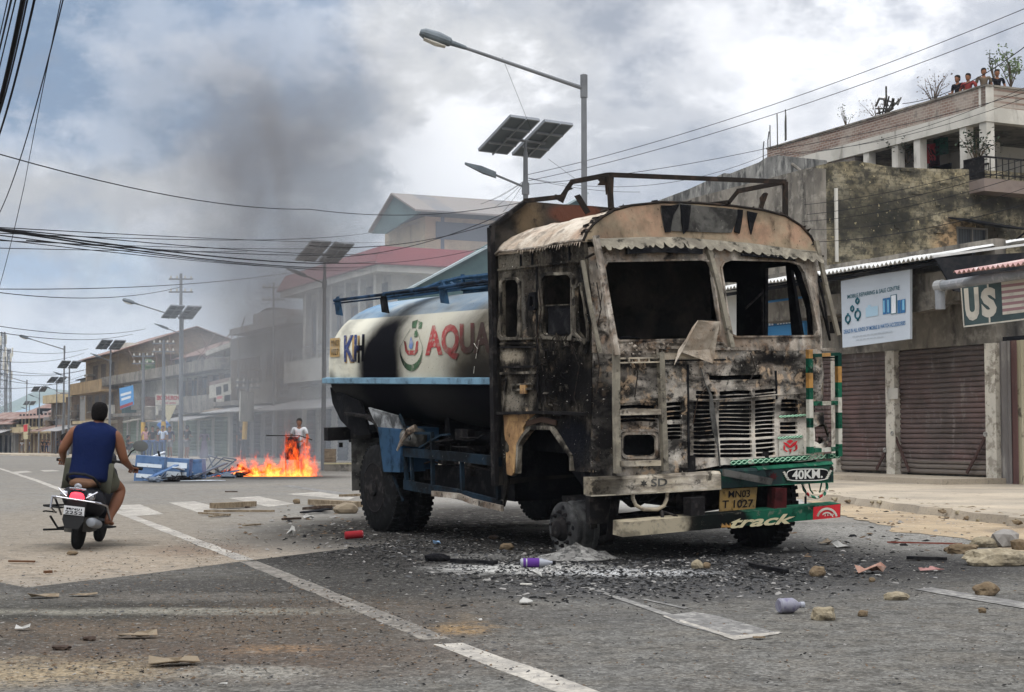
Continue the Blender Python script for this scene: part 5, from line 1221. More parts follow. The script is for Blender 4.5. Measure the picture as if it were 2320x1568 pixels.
for k in range(5): squad(sg2, f, [(.40, .25+.14*k, 1.0, .32+.14*k)], M('dusty_pink', lin((150, 116, 118)), .7), 'sign_stripe', .002)
stext(sg2, f, 'U', .03, .175, .13, .90, m_scr, bold=.06); stext(sg2, f, 'S', .195, .345, .16, .86, m_scr, bold=.06); squad(sg2, f, [(.262, .04, .278, .16), (.262, .86, .278, .97)], m_scr, 'sign_lettering', .003)
stext(sg2, f, 'S', .575, .70, .28, .84, M('letter_grey_green', lin((86, 100, 98)), .6), bold=.06)
p_ = F2.p(2130, 648, -1.6); p2 = F2.p(2420, 606, -1.6)
pp = F2.root('water_pipe', 'thick grey pipe running over the teal shop sign', 'pipe')
G().tube([(-1.6, p_[0], p_[1]-.5), (-1.6, p_[0]+.02, p_[1]-.1), (-1.6, p_[0], p_[1]), (-1.6, p2[0], p2[1])], .105, 12).build('pipe_run', M('pipe_grey', lin((120, 122, 124)), .6, layers=[('n', lin((90, 92, 94)), 1.4, .54, .12, .7), ('n', lin((168, 168, 166)), 5, .6, .08, .5)]), pp)
G().rev((-1.6, p_[0], p_[1]), (0, -1, 0), [(-.1, .13), (.1, .13)], 12).build('pipe_collar', m_tin, pp)
# ---- stained old wall building ---------------------------------------------
F3 = Fac(1862, 44.0)
old = F3.root('old_building', 'tall stained yellow brick and plaster building with black mould behind the shops', 'building')
zt3 = F3.q(2050, 375)[1]
m_stain = M('mouldy_plaster', lin((162, 154, 132)), .95, layers=[
    ('n', lin((166, 154, 122)), .5, .5, .16, .8, (1, 1, 1.6)), ('n', lin((124, 112, 84)), 1.4, .52, .12, .7), 
    ('k', lin((104, 98, 84)), lin((72, 68, 60)), 1.1, (0, 2), .45), ('b', lin((176, 146, 110)), (5.2, 0, 6.9), (1.6, 3, .8), .8, .6, (1.2, .8)), ('b', lin((178, 160, 112)), (3.4, 0, 5.35), (3.6, 3, .38), .85, .6, (1, .6)), ('b', lin((180, 160, 104)), (6.5, 0, 4.9), (2.0, 3, .5), .7, .7, (1, .6)),
    ('b', lin((42, 42, 38)), (2.0, 0, 7.4), (2.4, 3, 1.3), .9, .8, (1.6, 1.3)), ('b', lin((48, 47, 44)), (7, 0, 8.15), (9, 3, .5), .92, .9, (1.8, .9)), ('b', lin((66, 62, 52)), (4.2, 0, 6.0), (3.2, 3, .35), .85, .7, (1.4, .7)), ('b', lin((88, 86, 78)), (1.0, 0, 4.6), (1.4, 3, 2.0), .8, .8, (1.6, .9)), ('b', lin((80, 76, 64)), (9.5, 0, 6.8), (2.6, 3, .9), .8, .8, (1.6, .9)),
    ('n', lin((40, 40, 37)), .9, .53, .09, .85, (1, 1, 1.3)), ('n', lin((60, 58, 52)), 2.2, .55, .07, .75, (1, 1, 1.8)), ('n', lin((50, 50, 46)), 6, .56, .06, .6), ('n', lin((196, 180, 140)), 7, .66, .04, .6)], bump=(9, .6, .04), spec=0.0)
far_t = F3.q(2560, 380)[0]
top_e = [F3.q(1862, 372), F3.q(1934, 365), F3.q(2026, 380), F3.q(2100, 381), F3.q(2179, 384), F3.q(2320, 390), (far_t, F3.q(2320, 390)[1]-.1)]
wp_ = [(0, 2.0)] + [(far_t, 2.0)] + top_e[::-1]
win3 = [F3.q(2168, 588), F3.q(2238, 590), F3.q(2238, 518), F3.q(2168, 516)]
G().sheet(wp_, [win3], lambda a, b: (a, 0, b), (0, .3, 0), grid=.5, seg=.25, warp=.03, wsc=1.5).build('gable_wall', m_stain, old)
wz0, wz1 = win3[0][1], win3[2][1]; wt0, wt1 = win3[0][0], win3[1][0]
g = G()
for t_ in (wt0, (wt0+wt1)/2-.02, wt1-.05): g.box(t_, t_+.05, -.02, .05, wz0, wz1)
g.box(wt0, wt1, -.02, .05, wz0, wz0+.05).box(wt0, wt1, -.02, .05, wz1-.05, wz1)
wn = g.build('window', m_greyw, old); G().box(wt0, wt1, .1, .13, wz0, wz1).build('shutter_leaf', M('shutter_leaf', lin((84, 88, 92)), .8, layers=[('w', lin((60, 62, 66)), (1, 0, 0), .1, .2, .8)]), wn)
G().prism([(wt0-.3, -.0, wz1+.22), (wt1+.5, -.0, wz1+.05), (wt1+.9, -.9, wz1-.12), (wt0-.3, -.9, wz1+.05)], (0, 0, .05)).beam((wt1+.2, 0, wz0+.1), (wt1+.8, -.8, wz1-.12), .05, .05).build('window_hood', m_dk, wn)
# pipe, corner, street wall with the sloping top
a_ = F3.q(1889, 428); b_ = F3.q(1889, 586)
G().tube([(a_[0], -.1, a_[1]), (a_[0], -.1, b_[1]), (a_[0]+.0, -.1, b_[1]-.1)], .055, 8).build('white_drainpipe', m_whitew, old)
G().box(far_t*0+.0, .34, .31, 9, 2, F3.q(1862, 375)[1]).build('corner_return', m_conc, old)
G().box(-.25, .15, -.12, .28, 2, F3.q(1862, 380)[1]-.05).build('corner_column', m_conc, old)
Pst = [(1855, 362), (1760, 352), (1737, 356), (1720, 368), (1640, 398), (1640, 392), (1560, 428), (1460, 466), (1380, 500), (1380, 700), (1855, 700)]
m_gwall = M('weathered_render', lin((140, 138, 132)), .95, layers=[('n', lin((96, 96, 94)), .9, .5, .14, .85, (1, 1, .5)), ('n', lin((60, 60, 60)), 2.6, .56, .09, .85, (1, 1.4, .35)), ('n', lin((176, 174, 166)), 3.2, .58, .09, .6, (1, 1, .5)), ('n', lin((48, 48, 48)), .5, .58, .1, .7)], bump=(8, .5, .03), spec=0.0)
wallp(F3, Pst, 1.2, m_gwall, 'street_wall', old, th=.3, grid=.8, warp=.02)
wallp(F3, [(1836, 475), (1742, 470), (1742, 560), (1836, 560)], 1.12, m_brown, 'inset_panel', old, th=.06)
wallp(F3, [(1738, 440), (1672, 458), (1560, 490), (1560, 560), (1738, 560)], 1.14, M('dark_blue_recess', lin((46, 54, 62)), .8, layers=[('n', lin((70, 76, 82)), 2, .55, .1, .6)]), 'inset_panel', old, th=.05)
G().beam((.95, *F3.p(1738, 440, .95)), (.95, *F3.p(1560, 490, .95)), .5, .12).build('lean_roof_edge', m_tin, old)
G().tube([(1.0, *F3.p(1795, 372, 1.0)), (1.0, *F3.p(1812, 385, 1.0)), (1.0, *F3.p(1822, 440, 1.0)), (1.0, *F3.p(1824, 560, 1.0))], .05, 6).build('drainpipe', m_conc, old)
# row courses standing out of the broken plaster
g = G(); rg = random.Random(11)
for i in range(26):
    t_ = rg.uniform(2.5, 11); z_ = rg.uniform(5.2, zt3-.1); g.box(t_, t_+rg.uniform(.15, .5), -.035, .05, z_, z_+.09)
g.build('brick_course', m_stain, old)
# ---- upper white building with terraces ----------------------------------------
F4 = Fac(2246, 47.0)
up4 = F4.root('terrace_building', 'white concrete building with brick parapet and open balconies high above the old wall', 'building')
m_brick = M('brick_parapet', lin((140, 118, 104)), .95, layers=[('k', lin((112, 88, 78)), lin((150, 144, 134)), 2.2, (1, 2), .9), ('n', lin((160, 152, 140)), .8, .54, .12, .6), ('n', lin((96, 90, 84)), 3, .6, .08, .6)], bump=(9, .4, .02))
def sp4(px, py): return F4.p(px, py)
zr = sp4(2246, 187)[1]; zp = sp4(2246, 238)[1]; zbm = sp4(2246, 272)[1]; zfl = sp4(2246, 395)[1]; sE = sp4(1738, 345)[0]
G().box(0, .2, .3, sE, zp, zr-.06).build('brick_parapet', m_brick, up4)
G().box(-.04, .24, -.05, sE, zr-.06, zr).build('parapet_coping', m_conc, up4)
G().box(-.05, .30, -.05, sE, zbm, zp).build('ring_beam', m_whitew, up4)
G().box(.0, .3, -.02, .30, zfl-2, zr-.06).build('corner_column', m_whitew, up4)
g = G().box(-.0, 9, .0, .2, zp, zr-.06); g.build('brick_parapet', m_brick, up4)
G().box(.31, 9, -.05, .24, zr-.06+.002, zr+.002).build('parapet_coping', m_conc, up4)
G().box(.31, 9, -.05, .25, zbm, zp-.003).build('ring_beam', m_whitew, up4)
G().box(.2, 9, .25, sE, zp-.15, zp-.03).build('roof_slab', m_conc, up4)
for px in (2182, 2077, 2027, 1962): 
    s_ = sp4(px, 300)[0]; G().box(0, .28, s_-.14, s_+.16, zfl-1, zbm).build('column', m_whitew, up4)
for t_ in (2.6, 5.4): G().box(t_, t_+.28, .0, .28, zfl-1, zbm).build('column', m_whitew, up4)
sA = sp4(1935, 330)[0]
G().box(.02, .3, sA, sE, zfl-3, zbm).build('street_wall', M('unfinished_brick', lin((136, 128, 118)), .95, layers=[('k', lin((118, 106, 98)), lin((150, 146, 138)), 2.0, (1, 2), .8), ('n', lin((90, 86, 82)), 1, .55, .12, .6)]), up4)
G().box(2.6, 2.8, 2.5, sE, zfl-1, zbm).box(2.6, 9, 3.0, 3.2, zfl-1, zbm).build('room_wall', m_whitew, up4)
for s_ in (4.6, 8.2, 11.6): G().box(2.54, 2.6, s_, s_+1.1, zfl, zbm-.35).build('dark_doorway', m_dk, up4)
G().box(0, 9, 0, sE, zfl-.35, zfl-.1).build('balcony_slab', m_conc, up4)
for px, py, cl in ((2105, 345, m_red), (2130, 325, m_green), (2115, 352, m_redd)):
    s_, z_ = F4.p(px, py, 1.6); G().sheet([(s_-.35, z_-.4), (s_+.3, z_-.35), (s_+.32, z_+.3), (s_-.3, z_+.28)], [], lambda a, b: (1.6+.05*sin(a*14), a, b), (.01, 0, 0), grid=.1, warp=.04).build('hanging_cloth', cl, up4)
# balcony in front of the corner
bl = F4.p(2182, 370, -1.0)[0]; zbl = F4.p(2246, 398, -1.0)[1]
G().box(-1.0, 0, -1.0, bl, zbl-.4, zbl-.02).box(0, 9, -1.0, -.05, zbl-.4, zbl-.023).build('balcony_slab', M('pinkish_render', lin((118, 106, 98)), .9, layers=[('n', lin((92, 82, 76)), 1, .54, .12, .7)]), up4)
g = G()
zr1 = zbl+.62
def rrun(a, b, n):
    g.beam(Vector(a)+Vector((0, 0, zr1)), Vector(b)+Vector((0, 0, zr1)), .05, .05).beam(Vector(a)+Vector((0, 0, zbl+.1)), Vector(b)+Vector((0, 0, zbl+.1)), .03, .03)
    for i in range(n+1): p = Vector(a).lerp(Vector(b), i/n); g.beam(p+Vector((0, 0, zbl)), p+Vector((0, 0, zr1)), .022, .022, up=(1, 0, 0))
rrun((-.97, -.97, 0), (-.97, bl, 0), 22); rrun((-.97, -.97, 0), (7, -.97, 0), 34)
rrun((-.02, bl, 0), (-.02, 9, 0), 30)
g.build('balcony_railing', m_black, up4)
m_leaf = M('leaf_green', lin((60, 84, 48)), .7, layers=[('n', lin((96, 112, 66)), 4, .54, .12, .7), ('n', lin((40, 58, 40)), 9, .56, .1, .6)])
m_twig = M('twig', lin((84, 72, 58)), .9)
def shrub(name, label, base, h, spread, nl, seed, twigs=8, leaf=.06, group=None, mat=m_leaf):
    rg = random.Random(seed); o = empty(name, label, 'plant', base, 0, group); g = G(); gl = G()
    for i in range(twigs):
        a = rg.uniform(0, 2*pi); e = rg.uniform(.1, 1); top_ = Vector((cos(a)*spread*e, sin(a)*spread*e, h*rg.uniform(.55, 1)))
        mid = top_*.5 + Vector((rg.uniform(-.1, .1)*h, rg.uniform(-.1, .1)*h, h*.1)); g.tube([(0, 0, -.05), mid, top_], [.018*h, .012*h, .005*h], 4)
        for k in range(nl//twigs):
            t = rg.uniform(.35, 1.05); c_ = (mid*(1-(t-.5)*2) + top_*(t-.5)*2 if t > .5 else mid*t*2) + Vector((rg.gauss(0, 1), rg.gauss(0, 1), rg.gauss(0, 1)))*spread*.16
            d = Vector((rg.gauss(0, 1), rg.gauss(0, 1), rg.gauss(0, .6))).normalized(); b_ = d.cross(Vector((rg.random(), rg.random(), 1))).normalized(); L = leaf*rg.uniform(.6, 1.3)
            gl.add([c_-d*L, c_+b_*L*.45, c_+d*L, c_-b_*L*.45], [(0, 1, 2, 3)])
    g.build('stem', m_twig, o); gl.build('foliage', mat, o, recalc=False)
    return o
def onF(F, px, py, t=.6): s_, z_ = F.p(px, py, t); return F.o + F.T*t + F.A*s_ + Vector((0, 0, z_))
# ---- mid-distance houses along the street -----------------------------------------
def slotted(F, par, px0, px1, z0, z1, n, kind, t=0.0, mat=None, rg=None, wfr=.6):
    """n openings between two photo columns on the facade"""
    s0_, s1_ = F.p(px0, 983, t)[0], F.p(px1, 983, t)[0]; w_ = (s1_-s0_)/n
    for i in range(n):
        a = s0_ + w_*(i+(1-wfr)/2); b = s0_ + w_*(i+(1+wfr)/2)
        if kind == 'window':
            f_ = G(); d = .07
            f_.box(t-.05, t+.02, a, b, z0, z0+d).box(t-.05, t+.02, a, b, z1-d, z1)
            for y_ in (a, (a+b)/2-d/2, b-d): f_.box(t-.052, t+.018, y_, y_+d, z0+d, z1-d)
            o = f_.build('window', mat or m_wood, par); G().box(t-.015, t-.005, a+d, b-d, z0+d, z1-d).build('pane', m_glass, o)
            G().box(t-.12, t, a-.06, b+.06, z0-.09, z0-.01).build('sill', m_conc, o)
        elif kind == 'door':
            o = rib_shutter(F, a, b, z0, z1, t-.02, mat or m_shut, 'roller_shutter', par, .22)
        elif kind == 'dark':
            G().box(t-.012, t-.002, a, b, z0, z1).build('doorway', m_dk, par)
        elif kind == 'col':
            G().box(t-.3, t-.02, (a+b)/2-.14, (a+b)/2+.14, z0, z1).build('column', mat or m_whitew, par)
def house(name, label, px0, y0, px1, pyt, mat, ang=24.8, depth=9, cat='building'):
    """box house: near corner at photo column px0, depth y0; far end at column px1; eaves at photo row pyt above the near corner"""
    F = Fac(px0, y0, ang); r = F.root(name, label, cat); s1_ = F.p(px1, 983)[0]; z = F.p(px0, pyt)[1]
    G().box(0, depth, 0, s1_, -.3, z).build('wall', mat, r)
    return F, r, s1_, z
def gable_roof(F, par, s0_, s1_, t0, t1, z, h, mat, over=.5, along=True, name='roof', th=.07):
    if along:
        tm = (t0+t1)/2; P = [(t0-over, s0_-over, z-.1), (tm, s0_-over, z+h), (t1+over, s0_-over, z-.1)]; off = (0, s1_-s0_+2*over, 0)
    else:
        sm = (s0_+s1_)/2; P = [(t0-over, s0_-over, z-.1), (t0-over, sm, z+h), (t0-over, s1_+over, z-.1)]; off = (t1-t0+2*over, 0, 0)
    o = Vector(off); P = [Vector(p) for p in P]; U_ = Vector((0, 0, th)); g = G()
    for a, b in ((P[0], P[1]), (P[1], P[2])): g.add([a, b, b+o, a+o, a+U_, b+U_, b+o+U_, a+o+U_], [(0, 1, 2, 3), (7, 6, 5, 4), (0, 4, 5, 1), (1, 5, 6, 2), (2, 6, 7, 3), (3, 7, 4, 0)])
    r = g.build(name, mat, par)
    q_ = G(); q_.add([P[0]+o*.03, P[1]+o*.03-U_*.4, P[2]+o*.03], [(0, 1, 2)]).add([P[0]+o*.97, P[1]+o*.97-U_*.4, P[2]+o*.97], [(0, 1, 2)]); q_.build('gable_end', m_teal if mat is m_tin else m_wood, par)
    return r
def leanto(F, par, a, b, t0, z0, t1, z1, mat, name='awning', th=.05):
    return G().prism([(t0, a, z0), (t0, b, z0), (t1, b, z1), (t1, a, z1)], (0, 0, th)).build(name, mat, par)
def ribwall(F, par, a, b, z0, z1, t, mat, name, pitch=.3):
    g = G(); n = int(abs(b-a)/pitch)
    for i in range(n): g.box(t-.05, t-.004, a+i*pitch, a+i*pitch+.07, z0, z1)
    return g.build(name, mat, par)
# blue-white shopfront seen through the cab, and its neighbours behind the truck
F5 = Fac(1900, 40.2)
bs = F5.root('blue_shop', 'blue and white painted shopfront seen through the burnt cab windows', 'building')
G().box(0, 6, F5.p(1885, 983)[0]+.1, F5.p(1450, 983)[0], -.3, 3.6).build('wall', m_greyw, bs)
s_a, s_b = F5.p(1880, 700)[0], F5.p(1690, 700)[0]
zA, zB, zC, zD = F5.p(1800, 775)[1], F5.p(1800, 728)[1], F5.p(1800, 692)[1], F5.p(1800, 684)[1]
m_sky = M('shop_blue', lin((66, 140, 196)), .6); m_paleb = M('shop_white', lin((182, 198, 206)), .6)
G().box(-.8, -.7, s_a, s_b, zA, zB).build('blue_panel', m_sky, bs); G().box(-.8, -.7, s_a, s_b, zB+.003, zC).build('white_panel', m_paleb, bs); G().box(-.83, -.70, s_a, s_b, zC+.003, zD).build('blue_trim', m_sky, bs)
G().box(-.815, -.803, s_a, s_b, zB-.17, zB-.01).build('dark_blue_band', m_bl, bs)
for k in range(34):
    if k % 9 != 8: G().box(-.83, -.817, s_a+.2+k*.13, s_a+.27+k*.13, zB-.14, zB-.05).build('worn_letter_stroke', m_wi, bs)
g = G()
for k in range(16): g.box(-.82, -.803, s_a+(s_b-s_a)*k/16, s_a+(s_b-s_a)*k/16+.03, zB+.01, zC-.01)
g.build('panel_ribs', m_sky, bs)
wb, f = board(F5, [(1600, 770), (1684, 764), (1684, 655), (1600, 664)], -1.5, M('board_cream', lin((196, 196, 190)), .6), 'shop_sign', 'blank pale sign board seen through the left edge of the right windscreen opening')
# teal-gabled shed right behind the tank
F6 = Fac(1118, 57)
shed = F6.root('teal_shed', 'teal sheet-metal shed with a steep gable rising behind the tank', 'building')
crossp(F6, [(905, 668), (1120, 545), (1330, 440), (1330, 760), (905, 760)], 0, m_teal, 'gable_wall', shed, .2)
a_, b_ = F6.q(905, 666, -.15), F6.q(1330, 438, -.15)
G().beam((a_[0], -.15, a_[1]), (b_[0], -.15, b_[1]), .25, .07).build('roof_edge', M('edge_white', lin((160, 172, 174)), .7), shed)
# house with the gabled roof on top
F7 = Fac(962, 84)
gh = F7.root('gabled_house', 'tall pale house with a steep tin gable roof rising through the smoke', 'building')
tq = lambda px, py, y=0: F7.q(px, py, y)
zE = tq(962, 490)[1]; sW = F7.p(872, 560)[0]
G().box(0, 14, 0, sW, -.3, zE).build('wall', m_beige, gh)
ap = F7.p(886, 441, -1.2); fe = F7.p(834, 527, -1.2); ne = F7.p(941, 478, -1.2)
P = [(-1.2, ne[0], ne[1]), (-1.2, ap[0], ap[1]), (-1.2, fe[0], fe[1])]
g = G(); off = Vector((16, 0, 0))
for a, b in ((P[0], P[1]), (P[1], P[2])): g.prism([Vector(a), Vector(b), Vector(b)+off, Vector(a)+off], (0, 0, .1))
g.build('roof', M('roof_grey_tin', lin((122, 116, 110)), .7, layers=[('w', lin((96, 100, 104)), (1, .0, 0), 4.5, .25, .7), ('n', lin((120, 112, 104)), .6, .52, .14, .6)]), gh)
G().prism([Vector(p)+Vector((.2, 0, -.05)) for p in P] + [Vector((-1.0, *F7.p(872, 530, -1.0)))], (.12, 0, 0)).build('gable_end', m_teal, gh)
G().box(.9, 1.1, -.03, 0, 2, zE).box(.6, 14, -.06, -.01, zE-1.2, zE-.25).build('dark_band', M('blue_grey_band', lin((66, 78, 92)), .8), gh)
for t_ in (3.2, 5.6, 8.0): 
    w1 = G().box(t_, t_+1.6, -.1, -.0, zE-3.0, zE-1.6).build('window', m_greyw, gh); G().box(t_+.1, t_+1.5, -.12, -.105, zE-2.9, zE-1.7).build('pane', m_glass, w1)
# red and white two-storey building
F8, rw, s8, z8 = house('red_roofed_building', 'two-storey white building with a broad red roof band and open columned floors', 885, 67, 684, 622, m_whitew, depth=11)
zr0, zr1 = F8.p(885, 607)[1], F8.p(885, 563)[1]
G().box(-1.0, 12, -1.0, s8+.6, z8, zr0).build('eaves_band', m_whitew, rw)
G().prism([(-1.15, -1.15, zr0+.004), (12, -1.15, zr0+.004), (12, s8+.8, zr0+.004), (-1.15, s8+.8, zr0+.004)], (0, 0, .05)).prism([(-1.15, -1.15, zr0+.06), (12, -1.15, zr0+.06), (12, -.6, zr1), (-.7, -.6, zr1)], (0, .02, 0)).add([(-1.15, -1.15, zr0+.05), (-1.15, s8+.8, zr0+.05), (-.7, s8+.8, zr1), (-.7, -.6, zr1)], [(0, 1, 2, 3)]).build('red_roof_band', m_redroof, rw)
z81 = F8.p(885, 795)[1]; z82 = F8.p(885, 850)[1]
G().box(-.02, -.01, .4, s8-.3, z81+.6, z8-.3).build('recessed_floor', m_greyw, rw)
slotted(F8, rw, 880, 688, z82+.3, z8, 6, 'col', t=-.3); G().box(-.95, -.6, 0, s8, z82, z81).build('balcony_parapet', m_whitew, rw); G().box(-.7, 0, 0, s8, z82-.2, z82-.01).build('balcony_slab', m_conc, rw)
slotted(F8, rw, 870, 700, z81+.3, z8-1.0, 4, 'window', t=-.03); slotted(F8, rw, 880, 690, 0, 2.5, 5, 'door', t=-.02, mat=m_dk)
g = G()
for z_ in (z81+.3, z81+.6): g.box(-.9, -.86, 0, s8, z_, z_+.05)
g.build('balcony_railing', m_greyw, rw)
leanto(F8, rw, 1, s8, -2.6, 2.4, -.1, 3.0, m_tin)
# smoky grey house with slab roofs
F9, sm, s9, z9 = house('grey_shop_house', 'grey concrete shop house half hidden in smoke with a tin awning', 682, 81, 520, 735, m_greyw, depth=10)
G().box(-1.0, 10, -.6, s9*.75, z9, z9+.35).box(-.6, 8, s9*.2, s9*.5, z9+.36, z9+1.0).build('roof_slab', m_tin, sm)
G().rev((2, s9*.83, z9+.3), (0, 0, 1), [(0, .75), (.1, .8), (1.3, .8), (1.45, .5), (1.5, .2)], 16).build('water_tank_black', m_dk, sm)
ribwall(F9, sm, s9*.55, s9, 3.4, z9-1.3, 0, m_wood, 'board_cladding'); slotted(F9, sm, 670, 600, z9-2.6, z9-1.2, 3, 'window'); slotted(F9, sm, 660, 540, 3.8, 5.0, 4, 'window')
G().box(-1.3, 0, 0, s9, 3.0, 3.25).box(-1.3, -1.15, 0, s9*.45, 3.26, 4.1).build('balcony', m_conc, sm)
slotted(F9, sm, 680, 525, 0, 2.6, 6, 'door', mat=m_dk); leanto(F9, sm, -.5, s9*.6, -3.2, 2.5, -.1, 3.0, m_tin)
F9b, sm2, s9b, z9b = house('boarded_house', 'narrow house clad in vertical boards with a tilted roof slab in the smoke', 622, 92, 505, 790, m_beige, depth=9)
ribwall(F9b, sm2, .4, s9b, 3.2, z9b-.4, 0, m_wood, 'board_cladding', .35); G().prism([(-1.2, -.5, z9b+.6), (-1.2, s9b, z9b+.1), (8, s9b, z9b+.1), (8, -.5, z9b+.6)], (0, 0, .3)).build('roof_slab', m_whitew, sm2)
slotted(F9b, sm2, 618, 510, 0, 2.5, 5, 'door', mat=m_dk)
# pale stone building with the green water tank
F10, wh, s10, z10 = house('stone_building', 'pale stone building with a stained overhanging slab and church sign', 524, 97, 262, 838, bm_('pale_stone', lin((166, 162, 152))), depth=12)
zs = F10.p(524, 808)[1]
G().box(-1.2, 12, -.4, s10+.8, z10, zs-.1).build('overhanging_slab', m_conc, wh)
k1 = F10.p(330, 983)[0]; k2 = F10.p(440, 983)[0]
G().box(-.02, -.006, .2, k2, 3.3, z10-.2).build('dark_upper_floor', m_dk, wh)
slotted(F10, wh, 520, 400, 3.6, z10-.2, 5, 'col', t=-.3, mat=m_wood); slotted(F10, wh, 515, 400, 4.0, 5.2, 4, 'window', t=-.03)
slotted(F10, wh, 300, 272, 3.9, 5.4, 1, 'dark'); G().box(-1.1, 0, 0, s10, 2.9, 3.15).box(-1.1, -1.0, 0, k2, 3.16, 4.0).build('balcony', m_conc, wh)
slotted(F10, wh, 520, 268, 0, 2.6, 9, 'door', mat=m_greenw, wfr=.8); leanto(F10, wh, 1, k2, -2.8, 2.3, -.1, 2.8, m_tin)
G().sheet([(k2*.4, 2.2), (k2*.62, 3.4), (k2*.2, 3.3)], [], lambda a, b: (-2.9 + .2*sin(a*3), a, b), (.02, 0, 0)).build('hanging_tarpaulin', m_cream, wh)
g = G()
for i in range(14): s_ = rg.uniform(0, s10); g.tube([(rg.uniform(-.5, 2), s_, zs), (rg.uniform(-.5, 2), s_, zs+rg.uniform(.8, 2.2))], .03, 4)
g.build('roof_rebar', m_rust, wh)
m_tankg = M('tank_green', lin((46, 112, 86)), .5)
def wtank(F, t, s_, z, r, h, label):
    o = empty('water_tank', label, 'water tank', F.o + F.T*t + F.A*s_ + Vector((0, 0, z)), F.rz)
    G().rev((0, 0, 0), (0, 0, 1), [(0, r)] + [x for k in range(4) for x in ((h*(k+.1)/4, r*1.03), (h*(k+.7)/4, r*1.03), (h*(k+.85)/4, r*.97))] + [(h, r*.9), (h*1.12, r*.4)], 20).build('tank_body', m_tankg, o); G().rev((0, 0, h*1.1), (0, 0, 1), [(0, r*.3), (.12, r*.3)], 12).build('lid', m_tankg, o)
wtank(F10, 1.2, F10.p(336, 800, 1.2)[0], zs-.1, .55, 1.15, 'green plastic water tank on the slab of the stone building')
b2 = F10.p(430, 760, 3)[0]; 
F10b = Fac(500, 104)
up = F10b.root('roof_shed', 'long low shed with a patchy tin roof standing above the stone building', 'building')
G().box(3, 9, 0, F10b.p(230, 983, 3)[0], zs, zs+1.4).build('wall', m_greyw, up); gable_roof(F10b, up, 0, F10b.p(230, 983, 3)[0], 3, 9, zs+1.4, 1.3, m_rust)
for k in range(4): G().box(2.93, 2.99, 3+6*k, 5+6*k, zs+.3, zs+1.1).build('shed_opening', m_dk, up)
o, f = board(F10, [(352, 918), (408, 917), (408, 894), (352, 893)], -1.4, m_stripe_w, 'church_sign', 'white EBC CHURCH sign board with red letters on the stone building')
stext(o, f, 'EBC CHURCH', .06, .96, .45, .88, m_ri, bold=.05); stext(o, f, 'Central Lamka', .2, .85, .1, .32, m_ri, bold=.02)
o, f = board(F10, [(272, 928), (302, 917), (300, 873), (270, 880)], -1.6, m_sky, 'shop_sign', 'blue and red shop sign board at the far corner of the stone building')
squad(o, f, [(.02, .02, .98, .16)], m_ri, 'sign_band'); squad(o, f, [(.1, .6, .9, .72), (.15, .38, .85, .5)], m_wi, 'sign_lines')
o, f = board(F10, [(333, 945), (357, 940), (357, 920), (333, 925)], -1.7, m_stripe_w, 'shop_sign', 'small white square sign below and left of the church sign'); squad(o, f, [(.15, .55, .85, .7), (.15, .3, .85, .42)], m_gi, 'sign_lines')
o, f = board(F10, [(474, 903), (522, 893), (520, 855), (474, 866)], -1.8, m_stripe_w, 'shop_sign', 'white kiosk-shaped sign with a faded red top beside the pillar shop'); squad(o, f, [(0, .78, 1, 1.0)], m_rust, 'sign_band'); squad(o, f, [(.35, .1, .6, .6), (.7, .2, .92, .65)], m_dk, 'sign_picture')
o, f = board(F10, [(490, 918), (506, 916), (506, 893), (490, 896)], -2.0, m_stripe_w, 'shop_sign', 'tiny white and pink notice under the kiosk-shaped sign'); squad(o, f, [(.1, .6, .9, .85)], M('pink_ink', lin((190, 120, 120)), .7), 'sign_band')
# ochre timber house
F11, oc, s11, z11 = house('ochre_house', 'tall ochre-brown timber house with balconies and a rusty roof left of the stone building', 266, 128, 192, 800, m_ochrew, depth=12)
ribwall(F11, oc, 0, s11, 3.2, z11-.3, 0, m_wood, 'board_cladding', .5); gable_roof(F11, oc, -1, s11+.6, 0, 12, z11, 2.2, m_rust, .8)
slotted(F11, oc, 262, 205, 6.0, 7.8, 3, 'dark'); slotted(F11, oc, 260, 196, 3.8, 5.2, 4, 'window'); G().box(-1.4, 0, 0, s11, 5.3, 5.5).box(-1.4, -1.3, 0, s11, 5.51, 6.3).build('balcony', m_ochrew, oc)
G().box(-1.6, 0, 0, s11*.8, 2.7, 2.95).build('canopy', m_beige, oc); slotted(F11, oc, 264, 196, 0, 2.5, 4, 'door', mat=m_greenw)
# further houses
F12, h1, s12, z12 = house('dark_timber_house', 'dark weathered two-storey house with a flat tin roof beyond the ochre house', 190, 150, 148, 895, m_brown, depth=10, ang=25)
G().prism([(-1, -.6, z12+.05), (-1, s12, z12+.4), (9, s12, z12+.4), (9, -.6, z12+.05)], (0, 0, .12)).build('roof', m_tin, h1); slotted(F12, h1, 188, 150, 3.6, 5.0, 5, 'window'); slotted(F12, h1, 188, 150, 0, 2.5, 5, 'door', mat=m_brown); leanto(F12, h1, 0, s12, -2.4, 2.3, -.1, 2.9, m_tin)
Fx, hx, sx, zx = house('slim_tower_house', 'slim three-storey grey house with a small hipped roof', 192, 146, 180, 858, m_greyw, depth=6); gable_roof(Fx, hx, 0, sx, 0, 6, zx, .8, m_dk, .4); slotted(Fx, hx, 191, 181, zx-1.8, zx-.7, 1, 'window')
F13, h2, s13, z13 = house('round_corner_house', 'grey corner house with a pale parapet beside the far bend', 148, 170, 115, 912, m_greyw, depth=10, ang=27)
G().box(-.9, 10, -.4, s13+.3, z13, z13+.9).build('parapet', m_beige, h2); slotted(F13, h2, 146, 117, 4, 5.6, 5, 'window'); slotted(F13, h2, 146, 117, 0, 2.6, 5, 'door', mat=m_brown); leanto(F13, h2, 0, s13, -2.4, 2.5, -.1, 3.2, m_rust)
